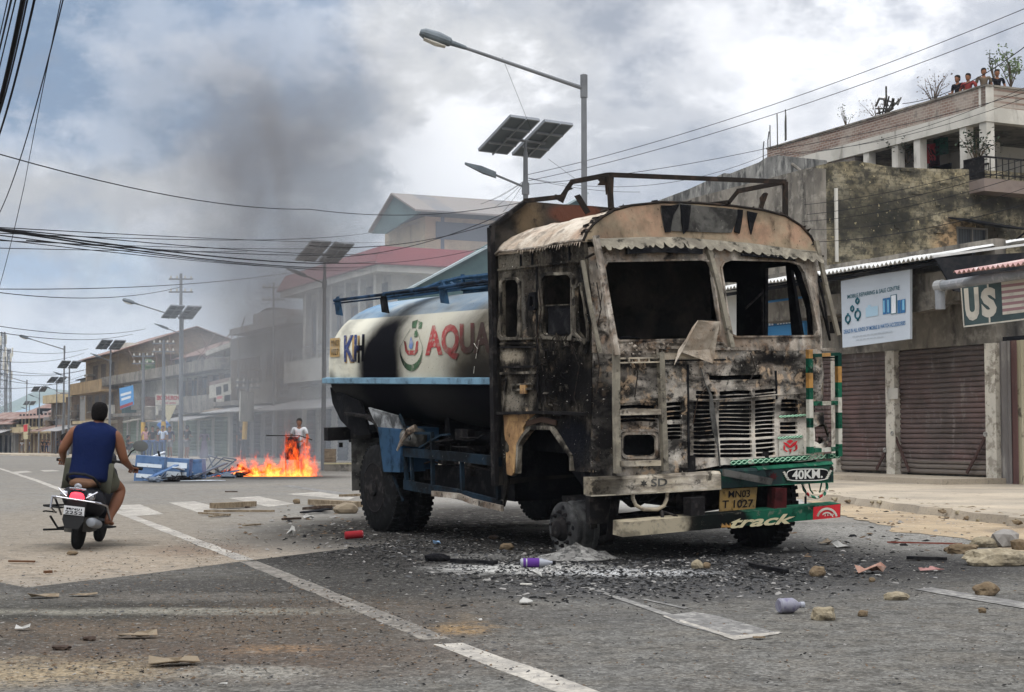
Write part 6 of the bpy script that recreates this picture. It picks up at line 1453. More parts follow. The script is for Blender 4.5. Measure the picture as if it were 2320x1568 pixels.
F14, h3, s14, z14 = house('long_tin_roofed_row', 'long low shop row with brown tin roof and pale boards near the bend', 118, 190, 38, 946, m_beige, depth=10, ang=30)
gable_roof(F14, h3, 0, s14, 0, 10, z14, 2.4, m_rust, .9); slotted(F14, h3, 116, 42, 3.4, 5.0, 9, 'dark'); G().box(-.9, -.1, 0, s14, 2.6, 3.3).build('fascia_board', m_beige, h3); slotted(F14, h3, 116, 42, 0, 2.4, 8, 'door', mat=m_brown)
F15, h4, s15, z15 = house('red_roofed_cottage', 'low grey building with a red roof closing the street at the left', 34, 205, -60, 960, m_greyw, depth=9, ang=40)
gable_roof(F15, h4, 0, s15, 0, 9, z15, 1.6, m_rust, .8); slotted(F15, h4, 32, -50, 0, 2.4, 7, 'door', mat=m_dk); leanto(F15, h4, 0, s15*.6, -3, 2.4, -.1, 3.2, m_tin)
F16, h5, s16, z16 = house('blue_roofed_hall', 'hall with a pale blue sheet roof far behind the long row', 70, 260, 20, 938, m_greyw, depth=14, ang=30)
gable_roof(F16, h5, 0, s16, 0, 14, z16, 2.6, M('blue_tin', lin((120, 140, 152)), .6), .6)
o, f = board(F14, [(53, 995), (63, 995), (63, 960), (53, 962)], -1.2, m_cream, 'shop_sign', 'upright orange and red banner near the far lamp pole'); squad(o, f, [(.05, .5, .95, .97)], m_red, 'sign_band')
def clutter(F, r, s1_, z, seed, n=10):
    rr = random.Random(seed); cols = [m_wood, m_tin, m_rust, m_whitew, m_cream, m_dk, m_teal, m_brown]
    for i in range(n):
        s_ = rr.uniform(.3, s1_-1.2); k = rr.randrange(6)
        if k == 0: z_ = rr.choice((2.7, 3.0)); G().prism([(-rr.uniform(1.2, 2.4), s_, z_-.3), (-rr.uniform(1.2, 2.4), s_+rr.uniform(1.2, 2.6), z_-.35), (0, s_+2.2, z_+.1), (0, s_, z_+.1)], (0, 0, .05)).build('canopy', rr.choice(cols), r)
        elif k == 1: z_ = rr.uniform(3.2, z-1.4); b_ = G().box(-rr.uniform(.6, 1.3), -.02, s_, s_+rr.uniform(1.2, 2.6), z_-.15, z_).build('balcony', m_conc, r); G().box(-.62, -.58, s_, s_+1.4, z_+.75, z_+.8).box(-.62, -.58, s_, s_+.05, z_, z_+.75).box(-.62, -.58, s_+.65, s_+.7, z_, z_+.75).box(-.62, -.58, s_+1.35, s_+1.4, z_, z_+.75).build('balcony_rail', m_wood, b_)
        elif k == 2: z_ = rr.uniform(2.7, 3.4); G().box(-rr.uniform(.3, 1.2), -.15, s_, s_+.12, z_, z_+rr.uniform(.6, 1.2)).build('projecting_sign', rr.choice(cols), r)
        elif k == 3: G().tube([(-.1, s_, .2), (-.1, s_, z), (.3, s_, z+rr.uniform(.2, 1.4))], .05, 5).build('drainpipe', rr.choice((m_conc, m_whitew)), r)
        elif k == 4: z_ = rr.uniform(3.4, max(3.6, z-1.6)); G().sheet([(s_, z_), (s_+rr.uniform(.4, .9), z_), (s_+.7, z_-.8), (s_+.05, z_-.7)], [], lambda a, b: (-.25+.05*sin(a*12), a, b), (.01, 0, 0)).build('hanging_washing', rr.choice((m_cream, m_sky, m_redd, m_whitew, m_teal)), r)
        else: G().box(rr.uniform(.2, 2), rr.uniform(2.5, 4), s_, s_+rr.uniform(.8, 2), z, z+rr.uniform(.5, 1.4)).build('roof_box', rr.choice(cols), r)
for F_, r_, s_1, z_1, sd_k, nn_ in ((F9, sm, s9, z9, 1, 8), (F9b, sm2, s9b, z9b, 2, 6), (F10, wh, s10, z10, 3, 16), (F11, oc, s11, z11, 4, 10), (F12, h1, s12, z12, 5, 10), (F13, h2, s13, z13, 6, 9), (F14, h3, s14, z14, 7, 16), (F15, h4, s15, z15, 8, 8)): clutter(F_, r_, s_1, z_1, sd_k, nn_)
# telecom masts
def mast(px, y, pyt, w_, label, seed):
    b = gnd(px, 1000); b = atd(px, 983, y); b.z = gz(y); H_ = atd(px, pyt, y).z - b.z; o = empty('telecom_mast', label, 'mast', b, .4); g = G(); n = 16
    c_ = lambda k, z: Vector((cos(k*pi/2+.4)*w_*(1-.72*z/H_), sin(k*pi/2+.4)*w_*(1-.72*z/H_), z))
    for k in range(4):
        g.tube([c_(k, 0), c_(k, H_)], .09, 4)
        for i in range(n): g.tube([c_(k, H_*i/n), c_(k+1, H_*(i+1)/n)], .05, 3).tube([c_(k+1, H_*i/n), c_(k, H_*(i+1)/n)], .05, 3).tube([c_(k, H_*i/n), c_(k+1, H_*i/n)], .04, 3)
    g.build('lattice', m_pole, o); rg = random.Random(seed)
    for k in range(7):
        a = rg.uniform(0, 6.3); z = H_*(.72+.26*rg.random()); G().box(-.18, .18, -.1, .1, -1, 1).build('antenna_panel', m_whitew, o).location = (cos(a)*w_*.6, sin(a)*w_*.6, z)
m_pole = M('galvanised_pole', lin((104, 106, 108)), .6, layers=[('n', lin((80, 82, 84)), 1.5, .54, .12, .6)], spec=.4)
mast(3, 330, 752, 1.6, 'tall lattice telecom mast at the left picture edge', 1); mast(17, 350, 790, 1.2, 'lower lattice telecom mast right beside the tall one', 2)
# ---- poles -----------------------------------------------------------------------
m_lamp = M('lamp_grey', lin((96, 104, 108)), .5, layers=[('n', lin((70, 76, 80)), 3, .54, .12, .6)], spec=.4); m_panelk = M('solar_cells', lin((52, 62, 74)), .45, spec=.5, layers=[('w', lin((80, 88, 96)), (1, 0, 0), .26, .05, .6), ('w', lin((80, 88, 96)), (0, 1, 0), .3, .05, .6)]); m_backs = M('panel_back', lin((84, 90, 94)), .6); m_alu = M('aluminium', lin((120, 124, 128)), .5, metal=.2)
m_yp = M('pole_yellow', lin((190, 150, 50)), .7); m_bp = M('pole_black', lin((30, 32, 40)), .7)
def street_lamp(Hh, arm, armz, az_, label, group='street lamps with one long arm', bands=False, mat=m_pole):
    o = empty('street_lamp', label, 'street lamp', group=group); d = Vector((cos(az_), sin(az_), 0))
    G().rev((0, 0, -.2), (0, 0, 1), [(0, .11), (.2, .11), (Hh*.45, .085), (Hh*.451, .07), (Hh+.2, .06)], 12).build('pole', mat, o)
    e = d*arm + Vector((0, 0, Hh-.15+armz)); G().tube([Vector((0, 0, Hh-.25)), d*.3+Vector((0, 0, Hh-.25+armz*.12)), e], [.05, .045, .035], 8).rev((0, 0, Hh-.45), (0, 0, 1), [(0, .08), (.5, .08), (.52, .03)], 12).build('arm', mat, o)
    up = (e - Vector((0, 0, Hh-.25))).normalized(); sd = up.cross(Vector((0, 0, 1))).normalized(); nr = sd.cross(up)
    def ring(x, w_, h, z): return [e + up*x + sd*w_*cos(a)*.5 + nr*(h*sin(a)*.5*(1 if sin(a) > 0 else .8) + z) for a in [2*pi*k/12 for k in range(12)]]
    hd = G().loft([ring(-.15, .10, .10, 0), ring(.18, .14, .14, 0), ring(.22, .26, .22, 0), ring(.5, .33, .30, -.0), ring(.8, .30, .25, 0), ring(.9, .18, .14, 0)]).build('lamp_head', m_lamp, o)
    G().loft([ring(.28, .18, .06, -.12), ring(.5, .25, .10, -.13), ring(.78, .20, .06, -.11)]).build('lens', m_whitew, hd)
    return o
def solar_lamp(Hh, label, rot=0.0, group='solar street lamps with twin panels'):
    o = empty('solar_lamp', label, 'solar lamp', group=group)
    G().rev((0, 0, -.2), (0, 0, 1), [(0, .09), (Hh*.5, .075), (Hh*.8, .06), (Hh+.2, .05)], 10).build('pole', m_pole, o)
    hx_ = Vector((cos(radians(34)), sin(radians(34)), 0)); ey = Vector((sin(radians(34))*cos(.44), -cos(radians(34))*cos(.40), sin(.40))); nz = hx_.cross(ey); nz = nz if nz.z > 0 else -nz
    for s_ in (-1, 1):
        c_ = hx_*s_*.43 + Vector((0, 0, Hh+.32))
        p_ = G().obox((0, 0, 0), hx_*.35, ey*.66, nz*.018).build('solar_panel', m_panelk, o); p_.location = c_
        G().obox(-nz*.024, hx_*.345, ey*.655, nz*.004).build('back_sheet', m_backs, p_)
        g = G()
        for q in (-1, 1): g.obox(ey*.66*q, hx_*.365, ey*.018, nz*.03).obox(hx_*.355*q, hx_*.016, ey*.66, nz*.03).obox(ey*.28*q - nz*.05, hx_*.34, ey*.02, nz*.02)
        g.obox(-nz*.05, hx_*.012, ey*.7, nz*.02); g.build('frame', m_alu, p_)
    G().tube([hx_*-.5 + Vector((0, 0, Hh+.24)), hx_*.5 + Vector((0, 0, Hh+.24))], .03, 6).tube([(0, 0, Hh), (0, 0, Hh+.25)], .04, 6).build('cross_bar', m_pole, o)
    G().tube([(0, 0, Hh-.75), (-.75, -.1, Hh-.45)], .025, 6).rev((0, 0, Hh-.9), (0, 0, 1), [(0, .08), (.25, .08)], 8).build('arm', m_pole, o)
    G().loft([[(-.62, -.14, Hh-.56), (-.62, .0, Hh-.56), (-.62, .0, Hh-.44), (-.62, -.14, Hh-.44)], [(-.9, -.18, Hh-.46), (-.9, .04, Hh-.46), (-.92, .04, Hh-.32), (-.92, -.18, Hh-.32)], [(-1.28, -.14, Hh-.27), (-1.28, .0, Hh-.27), (-1.28, .0, Hh-.235), (-1.28, -.14, Hh-.235)]]).build('lamp_head', m_lamp, o)
    o.rotation_euler.z = rot
    return o
def place(o, px, y, dz=0): b = atd(px, 983, y); o.location = (b.x, b.y, gz(y)+dz); return o
def hfor(px, py, y): return atd(px, py, y).z - gz(y)
big = street_lamp(hfor(1325, 175, 34), 2.75, .75, radians(188), 'tall street lamp with its arm over the burnt cab', bands=False); place(big, 1325, 34)
def relamp(src, px, y, pyt, label, k=None, rz=None):
    c = copy_tree(src); c['label'] = label; place(c, px, y); h0 = src['_h']; kk_ = hfor(px, pyt, y)/h0; c.scale = (kk_, kk_, kk_)
    if rz is not None: c.rotation_euler.z = rz
    return c
big['_h'] = hfor(1325, 175, 34)
relamp(big, 411, 77, 712, 'street lamp on the tall pole beside the church sign', rz=radians(0))
relamp(big, 143, 140, 785, 'street lamp with arm standing behind the scooter rider', rz=radians(0)); relamp(big, 59, 215, 862, 'farthest street lamp, near the telecom masts', rz=radians(0))
del big['_h']
for o_ in [x for x in bpy.data.objects if '_h' in x.keys()]: del o_['_h']
sl = solar_lamp(7.0, 'solar lamp standing right behind the burnt cab roof rack', rot=0); place(sl, 1191, 37); sl.scale = (hfor(1191, 345, 37)/7.0,)*3
for px, y, pyt, lb, rz in ((733, 54, 592, 'solar lamp half veiled by smoke above the tank', 0), (408, 72, 722, 'solar lamp beside the tall pole at the church sign', 0), (248, 100, 792, 'solar lamp in front of the ochre house', 0), (155, 120, 835, 'solar lamp just left of the scooter rider head', 0), (127, 160, 868, 'solar lamp with panels near the grey corner house', 5), (88, 190, 888, 'solar lamp above the long brown tin roof', 0), (66, 235, 918, 'small far solar lamp by the farthest street lamp', 0)):
    c = copy_tree(sl); c['label'] = lb; place(c, px, y); c.scale = (hfor(px, pyt, y)/7.0,)*3; c.rotation_euler.z = radians(rz)
def upole(px, y, pyt, label, bands=True, r=.11, lean=0.0, transf=False, pxb=None):
    b = atd(pxb or px, 983, y); b.z = gz(y) + (.13 if y > 60 else 0); t_ = atd(px, pyt, y); o = empty('utility_pole', label, 'pole', b, 0, 'utility poles with cables'); L = t_ - b
    G().tube([(0, 0, -.1), L*.5, L], [r, r*.85, r*.65], 10).build('pole', m_pole, o)
    if bands: 
        G().tube([L.normalized()*.0, L.normalized()*.95], r*1.15, 10).build('black_band', m_bp, o); G().tube([L.normalized()*.955, L.normalized()*1.9], r*1.14, 10).build('yellow_band', m_yp, o)
    g = G()
    for z in (.90, .97): g.beam(L*z + Vector((-.6, 0, 0)), L*z + Vector((.6, 0, 0)), .07, .07)
    g.build('cross_arm', m_pole, o)
    g = G()
    for z in (.90, .97):
        for x in (-.5, -.2, .2, .5): g.rev(L*z + Vector((x, 0, .03)), (0, 0, 1), [(0, .04), (.05, .06), (.1, .03), (.14, .05)], 6)
    g.build('insulator', m_whitew, o)
    if transf: G().rev(L*.36 + Vector((.35, 0, 0)), (0, 0, 1), [(0, .28), (.05, .3), (.7, .3), (.75, .2)], 12).build('transformer', m_conc, o)
    return o
upole(410, 77.5, 620, 'tallest utility pole with black and yellow base near the crowd'); upole(325, 84, 800, 'utility pole with yellow band left of the crowd', transf=True); upole(371, 82, 770, 'utility pole between the crowd and the church sign')
upole(562, 76, 860, 'leaning utility pole with yellow band left of the fire', pxb=551); upole(620, 80, 640, 'thin utility pole veiled by smoke behind the fire', bands=False, r=.07)
o, f = board(Fac(556, 75.6, 0), [(541, 955), (573, 955), (573, 888), (543, 886)], 0, m_whitew, 'notice_board', 'white square board on the leaning pole'); 
# ---- cables ------------------------------------------------------------------------
m_wire = M('cable_black', (.02, .02, .022), .7, spec=.2)
ORD = ['first', 'second', 'third', 'fourth', 'fifth', 'sixth', 'seventh', 'eighth', 'ninth', 'tenth', 'eleventh', 'twelfth', 'thirteenth', 'fourteenth']
_cnt = {}
def wire(a, b, sag, r, label, group, n=14, mid=None):
    r *= .68
    if label.startswith('@'):
        _cnt[label] = _cnt.get(label, -1) + 1; label = ORD[_cnt[label]] + ' ' + label[1:]
    p, q = atd(*a), atd(*b); pts = []
    for i in range(n+1):
        t = i/n; c_ = p.lerp(q, t); c_.z -= sag*4*t*(1-t); pts.append(c_)
    off_ = lambda e: e[0] < 0 or e[0] > 2320 or e[1] < 0
    if off_(a): d_ = (pts[0] - pts[1]).normalized(); pts = [pts[0] + d_*26 + Vector((0, 0, .4))] + pts     # runs on to a pole outside the picture
    if off_(b): d_ = (pts[-1] - pts[-2]).normalized(); pts = pts + [pts[-1] + d_*26 + Vector((0, 0, .4))]
    o = G().tube(pts, r, 5).build('overhead_cable', m_wire); o['label'] = label; o['category'] = 'cable'; o['group'] = group
gL = 'cables dropping steeply at the upper left corner'; lL = '@from the left of the black cables dropping steeply at the upper left corner'
for (a, b, sg_, r) in (((22, -20, 6), (-12, 130, 9), 0, .004), ((40, -20, 6), (-10, 190, 9), 0, .005), ((64, -10, 6.2), (-12, 290, 9), .05, .006), ((80, -10, 6.2), (-14, 340, 9), .05, .008)): wire(a, b, sg_, r, lL, gL)
wire((58, -30, 6), (-8, 260, 8), .03, .017, 'thickest twisted black cable bundle at the upper left corner', gL); wire((30, -20, 6), (-10, 150, 9), .0, .007, lL, gL)
wire((150, -30, 7), (-5, 490, 12), .12, .005, lL, gL); wire((142, -20, 7), (55, 420, 14), -.02, .004, lL, gL); wire((55, 420, 14), (-8, 672, 18), .05, .005, lL, gL)
wire((-10, 347, 22), (700, 474, 40), .22, .014, 'lone cable sagging from the left edge under the dark smoke cloud', 'long lone cables'); wire((700, 474, 40), (1190, 457, 42), .25, .014, 'lone cable running on towards the solar lamp', 'long lone cables')
gC = 'fan of cables crossing the middle left sky'; lC = '@from the top of the black cables fanning across the left sky'
for (a, b, sg_, r) in (((-10, 515, 20), (905, 548, 76), .10, .010), ((-10, 517, 20), (900, 572, 76), .2, .012), ((-10, 518, 20), (905, 585, 76), .35, .022), ((-10, 521, 20), (890, 596, 76), .35, .018), ((-10, 532, 20), (880, 612, 76), .2, .012), ((-10, 562, 24), (560, 570, 50), .02, .010), ((-10, 545, 24), (895, 556, 76), .15, .010), ((-10, 528, 20), (960, 500, 86), .45, .010), ((-10, 542, 20), (850, 606, 76), .2, .010), ((60, 545, 24), (950, 566, 76), .25, .014)): wire(a, b, sg_, r, lC, gC)
wire((700, 556, 50), (1120, 505, 45), .3, .016, lC, gC); wire((740, 583, 50), (1150, 480, 42), .3, .016, lC, gC); wire((690, 590, 50), (1120, 555, 50), .3, .012, lC, gC)
gF = 'faint far cables over the left roofs'; lF = '@from the top of the faint cables above the far left roofs'
for (a, b) in (((-10, 738, 60), (330, 745, 110)), ((-10, 752, 60), (300, 757, 110)), ((-10, 790, 90), (200, 790, 140)), ((-10, 818, 90), (190, 800, 140)), ((-10, 835, 90), (190, 838, 140)), ((-10, 845, 90), (200, 836, 140)), ((-10, 880, 90), (190, 850, 140)), ((-10, 858, 90), (180, 862, 140)), ((0, 655, 50), (760, 600, 80)), ((-10, 662, 50), (410, 650, 77))): wire(a, b, .35, .022, lF, gF)
gR = 'cables rising to the upper right corner'; lR = '@from the top of the cables rising to the upper right corner'
for (a, b, sg_, r) in (((1195, 396, 37), (2340, 12, 26), .25, .010), ((1195, 410, 37), (2340, 44, 26), .25, .010), ((1195, 418, 37), (2340, 150, 40), .5, .010), ((1195, 403, 37), (1750, 345, 40), .5, .008), ((1450, 435, 40), (1190, 402, 37), .1, .008), ((2045, 235, 40), (2340, 92, 30), .25, .014), ((1750, 340, 44), (2340, 205, 36), .12, .012), ((1755, 348, 44), (2340, 215, 36), .3, .010), ((1760, 352, 44), (2340, 190, 36), .35, .010)): wire(a, b, sg_, r, lR, gR)
gW = 'cables crossing in front of the stained wall'; lW = '@from the top of the black cables before the stained yellow wall'
for (a, b, sg_, r) in (((1822, 464, 33), (2340, 355, 24), .10, .008), ((1828, 486, 33), (2340, 368, 24), .12, .009), ((1818, 502, 33), (2340, 390, 24), .14, .008), ((1854, 548, 33), (2340, 458, 24), .12, .010), ((1822, 520, 33), (2340, 420, 24), .2, .006)): wire(a, b, sg_, r, lW, gW)
gD = 'drop cables fanning down from the solar lamp'; lD = '@of the thin drop cables running down from the solar lamp behind the cab'
for b in ((1110, 455, 45), (1120, 470, 45), (1090, 462, 45), (1140, 480, 45)): wire((1190, 408, 37), b, .05, .007, lD, gD)
wire((1138, 130, 34.2), (1206, 300, 36.5), .0, .006, 'thin loose wire from the tall lamp arm to the solar panel', 'loose wires'); wire((1242, 360, 36.8), (1330, 425, 34), 0, .006, 'thin loose wire from the solar panel down to the tall pole', 'loose wires')
# ---- things along the far pavement --------------------------------------------------
def at_side(px, y): b = atd(px, 983, y); return Vector((b.x, b.y, gz(y)+.13))
bl_ = gnd(770, 1068); kb = empty('concrete_block', 'low mossy concrete kerb block between the fire and the rear wheel', 'block', bl_, radians(-4))
G().box(-.5, .75, -.2, .25, 0, .30).build('block', m_conc, kb); G().box(-.5, .75, -.22, -.2, .24, .29).build('pale_edge', m_cream, kb); G().box(-.5, -.15, -.15, .15, .30, .75).build('upright_slab', m_wood, kb)
o = shrub('shrub', 'leafy shrub on the roof behind the four onlookers', onF(F4, 2290, 196, 3.0), 1.2, .7, 260, 5, leaf=.07, mat=M('leaf_pale', lin((120, 136, 100)), .8))
shrub('shrub', 'tall thin twiggy shrub with red-brown leaves on the brick parapet', onF(F4, 2115, 232, .5), 1.0, 1.0, 130, 6, 12, .04, mat=M('leaf_dry', lin((110, 90, 74)), .8))
shrub('shrub', 'small dry shrub on the middle of the brick parapet', onF(F4, 1985, 268, .5), .6, .7, 80, 8, 8, .04, mat=M('leaf_dry', (0, 0, 0))); shrub('shrub', 'wispy green plant at the far half of the brick parapet', onF(F4, 1918, 288, .5), .75, .35, 50, 9, 6, .04)
shrub('shrub', 'upright plant between the second and third onlooker on the roof', onF(F4, 2252, 180, 2.5), 1.1, .3, 60, 10, 5, .05)
shrub('shrub', 'bushy potted plants on the corner balcony', onF(F4, 2212, 372, -.5), 1.0, .7, 260, 12, 10, .06, mat=M('leaf_dark', lin((52, 62, 48)), .8)); shrub('shrub', 'dark potted plants between the balcony columns', onF(F4, 2056, 368, .4), .9, .7, 220, 13, 10, .06, mat=M('leaf_dark', (0, 0, 0)))
g = G(); o = empty('scrap_pile', 'pile of bent metal scrap and cut branches on the brick parapet', 'scrap', onF(F4, 2015, 250, .5))
rg2 = random.Random(5)
for i in range(16): a = rg2.uniform(0, pi); d = Vector((rg2.uniform(-.3, .3), cos(a)*.8, abs(sin(a))*.28)); g.tube([(0, rg2.uniform(-1.2, 1.2), -.05), d + Vector((0, rg2.uniform(-.3, .3), .1))], .03, 5)
g.tube([(0, .4, 0), (0, .4, .9)], .035, 5).tube([(0, 1.9, .55), (0, 1.4, .7), (0, .6, .5), (0, .2, .2)], .04, 6); g.build('bent_metal', m_visordark, o)
g = G(); o = empty('steel_rods', 'bent reinforcement rods and hoops sticking out at the far end of the parapet', 'rods', onF(F4, 1745, 338, .2))
for k, (s_, h, l) in enumerate(((.0, .9, .0), (.5, .7, -.7), (1.6, .55, -.5), (-1.6, 1.0, .1), (-3.4, .8, .3), (-3.2, .6, -.3))): g.tube([(0, s_, -.3), (0, s_, h*.6), (0, s_+l*.4, h)], .022, 5)
g.build('rod', m_visordark, o); pass
# ================================================================== FIRE, SMOKE
def volmat(name, build):
    mt = bpy.data.materials.new(name); mt.use_nodes = True; N = NT(mt.node_tree); co = N.n('ShaderNodeTexCoord').outputs['Object']
    v = build(N, co); N.n('ShaderNodeOutputMaterial', {1: v}); return mt
def flame_mat(name, hgt, bases, seed):
    """glowing gas: tongues rising from burning rubbish; bases = (x, y, height, half width)"""
    def b(N, co):
        sp = N.n('ShaderNodeSeparateXYZ', {0: co}); x, y, z = sp.outputs
        n1 = N.noise(N.vm('ADD', co, (seed, 0, 0)), 3.4, 3, .6, 1.1, (1.25, 1.25, .62)); n2 = N.noise(N.vm('ADD', co, (0, seed, 2)), 9.0, 2, .6, .6, (1, 1, .5))
        n3 = N.noise(co, 20.0, 2, .6, .3, (1, 1, .6))
        nn = N.m('ADD', N.m('ADD', N.m('MULTIPLY', N.m('SUBTRACT', n1, .5), 4.2), N.m('MULTIPLY', N.m('SUBTRACT', n2, .5), 2.4)), N.m('MULTIPLY', N.m('SUBTRACT', n3, .5), 1.2))
        best = None
        for bx, by, h, wd in bases:
            dx = N.m('DIVIDE', N.m('ABSOLUTE', N.m('SUBTRACT', x, bx)), wd); dy = N.m('DIVIDE', N.m('ABSOLUTE', N.m('SUBTRACT', y, by)), .40)
            q = N.m('SUBTRACT', 1.0, N.m('ADD', N.m('DIVIDE', z, h), N.m('ADD', N.m('POWER', dx, 2.0), N.m('POWER', dy, 2.0))))
            best = q if best is None else N.m('MAXIMUM', best, q)
        f = N.m('ADD', best, nn)
        d = N.mr(f, .10, .45, 0, 1); hot = N.mr(f, .3, 1.5, 0, 1)
        cr = N.n('ShaderNodeValToRGB', {0: hot}); e = cr.color_ramp.elements; e[0].color = (1.0, .085, .012, 1); e[1].color = (1.0, .46, .07, 1); el_ = e.new(.45); el_.color = (1, .19, .016, 1)
        em = N.n('ShaderNodeEmission', {0: cr.outputs[0], 1: N.m('MULTIPLY', d, N.mr(hot, 0, 1, 5.0, 12.0))}).outputs[0]
        ab = N.n('ShaderNodeVolumeAbsorption', {0: (.25, .22, .2), 1: N.m('MULTIPLY', d, 2.2)}).outputs[0]
        return N.n('ShaderNodeAddShader', {0: em, 1: ab}).outputs[0]
    return volmat(name, b)
fb = gnd(630, 1080)
fo = empty('street_fire', 'orange flames burning on the heap of rubbish and furniture in the road', 'fire', fb)
def fl(px, py=1076): g_ = gnd(px, py) - fb; return g_.x, g_.y
tongues = [(fl(575)[0], .1, .44, .5), (fl(603)[0], .05, .52, .42), (fl(640)[0], .1, .50, .55), (fl(684)[0], .1, 1.0, .46), (fl(716)[0], .0, .85, .36), (fl(540, 1078)[0], -.1, .22, .5), (fl(660)[0], .1, .42, .7)]
fr_ = G().box(fl(515)[0], fl(752)[0], -.75, .75, .0, 1.75).build('flames', flame_mat('flame_gas', 1.2, tongues, 3.1), fo); fr_['kind'] = 'stuff'
def smoke_density(N, co, dr):
    sp = N.n('ShaderNodeSeparateXYZ', {0: co}); x, y, z = sp.outputs
    return x, y, z
sp0 = gnd(620, 1075)
def smoke_b(N, co):
    x, y, z = N.n('ShaderNodeSeparateXYZ', {0: co}).outputs
    n = N.noise(co, .32, 5, .6, .8, (1, 1, .8))
    wz = N.noise(co, .16, 2, .5, 0, out=1); wxs = N.n('ShaderNodeSeparateXYZ', {0: N.vm('MULTIPLY', N.vm('SUBTRACT', wz, (.5, .5, .5)), (5, 5, 3))}).outputs
    # axis of the plume: leans left with height then spreads right
    ax_ = N.m('MULTIPLY', z, -.10)
    dx = N.m('SUBTRACT', N.m('ADD', x, wxs[0]), ax_); dy = N.m('SUBTRACT', y, N.m('MULTIPLY', z, .55))
    rad = N.m('ADD', .9, N.m('MULTIPLY', z, .235))
    r2 = N.m('ADD', N.m('POWER', N.m('DIVIDE', N.m('ABSOLUTE', dx), rad), 2.0), N.m('POWER', N.m('DIVIDE', N.m('ABSOLUTE', dy), N.m('MULTIPLY', rad, 1.3)), 2.0))
    core = N.m('EXPONENT', N.m('MULTIPLY', r2, -1.3))
    core = N.m('MULTIPLY', core, N.m('DIVIDE', 1.0, N.m('ADD', .8, N.m('MULTIPLY', z, .22))))
    core = N.m('MULTIPLY', core, N.mr(z, .2, 1.6, 0, 1))
    top = N.mr(z, 11, 17, 1, 0)
    nz_ = N.mr(n, .36, .64, .12, 1.5)
    d1 = N.m('MULTIPLY', N.m('MULTIPLY', N.m('MULTIPLY', core, nz_), top), .62)
    return N.n('ShaderNodeVolumePrincipled', {'Color': (.25, .235, .225, 1), 'Density': d1, 'Anisotropy': .1}).outputs[0]
so = G().box(-9, 9, -2, 14, 0, 17.5).build('smoke_plume', volmat('smoke_dark', smoke_b)); so.location = sp0; so['kind'] = 'stuff'
def drift_b(N, co):
    x, y, z = N.n('ShaderNodeSeparateXYZ', {0: co}).outputs
    n = N.noise(co, .12, 4, .6, .5)
    fx = N.m('MULTIPLY', N.mr(x, -9.5, -3.5, 0, 1), N.mr(x, 9, 17, 1, 0)); fz = N.mr(z, 5, 14.5, 1, 0); fy = N.m('MULTIPLY', N.mr(y, -6, 0, 0, 1), N.mr(y, 14, 20, 1, 0))
    d = N.m('MULTIPLY', N.m('MULTIPLY', N.m('MULTIPLY', fx, fz), fy), N.mr(n, .36, .62, .25, 1.3))
    return N.n('ShaderNodeVolumePrincipled', {'Color': (.52, .56, .60, 1), 'Density': N.m('MULTIPLY', d, .036)}).outputs[0]
dc = gnd(760, 1052); do = G().box(-16, 18, -6.5, 21, -.3, 15).build('smoke_drift', volmat('smoke_light', drift_b)); do.location = (dc.x, 56, gz(56)); do['kind'] = 'stuff'
def wisp_b(N, co):
    x, y, z = N.n('ShaderNodeSeparateXYZ', {0: co}).outputs
    n = N.noise(co, 1.6, 4, .6, 1.0, (1, 1, .6))
    f = N.m('MULTIPLY', N.m('MULTIPLY', N.mr(x, -1.5, -.8, 0, 1), N.mr(x, .8, 1.5, 1, 0)), N.m('MULTIPLY', N.mr(z, .1, .6, 0, 1), N.mr(z, .7, 1.25, 1, 0)))
    return N.n('ShaderNodeVolumePrincipled', {'Color': (.80, .85, .95, 1), 'Density': N.m('MULTIPLY', N.m('MULTIPLY', f, N.mr(n, .52, .70, 0, 1)), .35)}).outputs[0]
wg = gnd(385, 1086); wo = G().box(-1.5, 1.5, -.5, .5, .0, 1.6).build('smoke_wisps', volmat('smoke_wisp', wisp_b)); wo.location = wg; wo['kind'] = 'stuff'
# burning furniture frame and boards in the fire
fc = empty('burning_frame', 'black metal frame standing charred inside the tallest flames', 'metal frame', gnd(672, 1076))
g = G().tube([(.05, .1, 0), (.05, .1, 1.18), (-.95, .15, 1.18)], .022, 6).tube([(.05, .1, 1.18), (.45, .1, 1.05)], .02, 6).tube([(-.35, .15, 1.18), (-.35, .15, 0)], .018, 6); g.build('frame_tube', m_black, fc)
G().box(-.32, .02, .08, .16, .45, 1.14).build('burnt_panel', m_soot, fc)
for k, (px, py, lb) in enumerate(((600, 1078, 'charred board in the left part of the fire'), (560, 1080, 'charred plank at the left edge of the fire'))):
    o = empty('charred_plank', lb, 'plank', gnd(px, py), .2+k); g = G().obox((0, 0, .12), (.5, 0, .08), (0, .07, 0), (0, 0, .03)).obox((.1, .1, .2), (.05, .3, .12), (.06, 0, 0), (0, 0, .03)); g.build('board', m_soot, o)
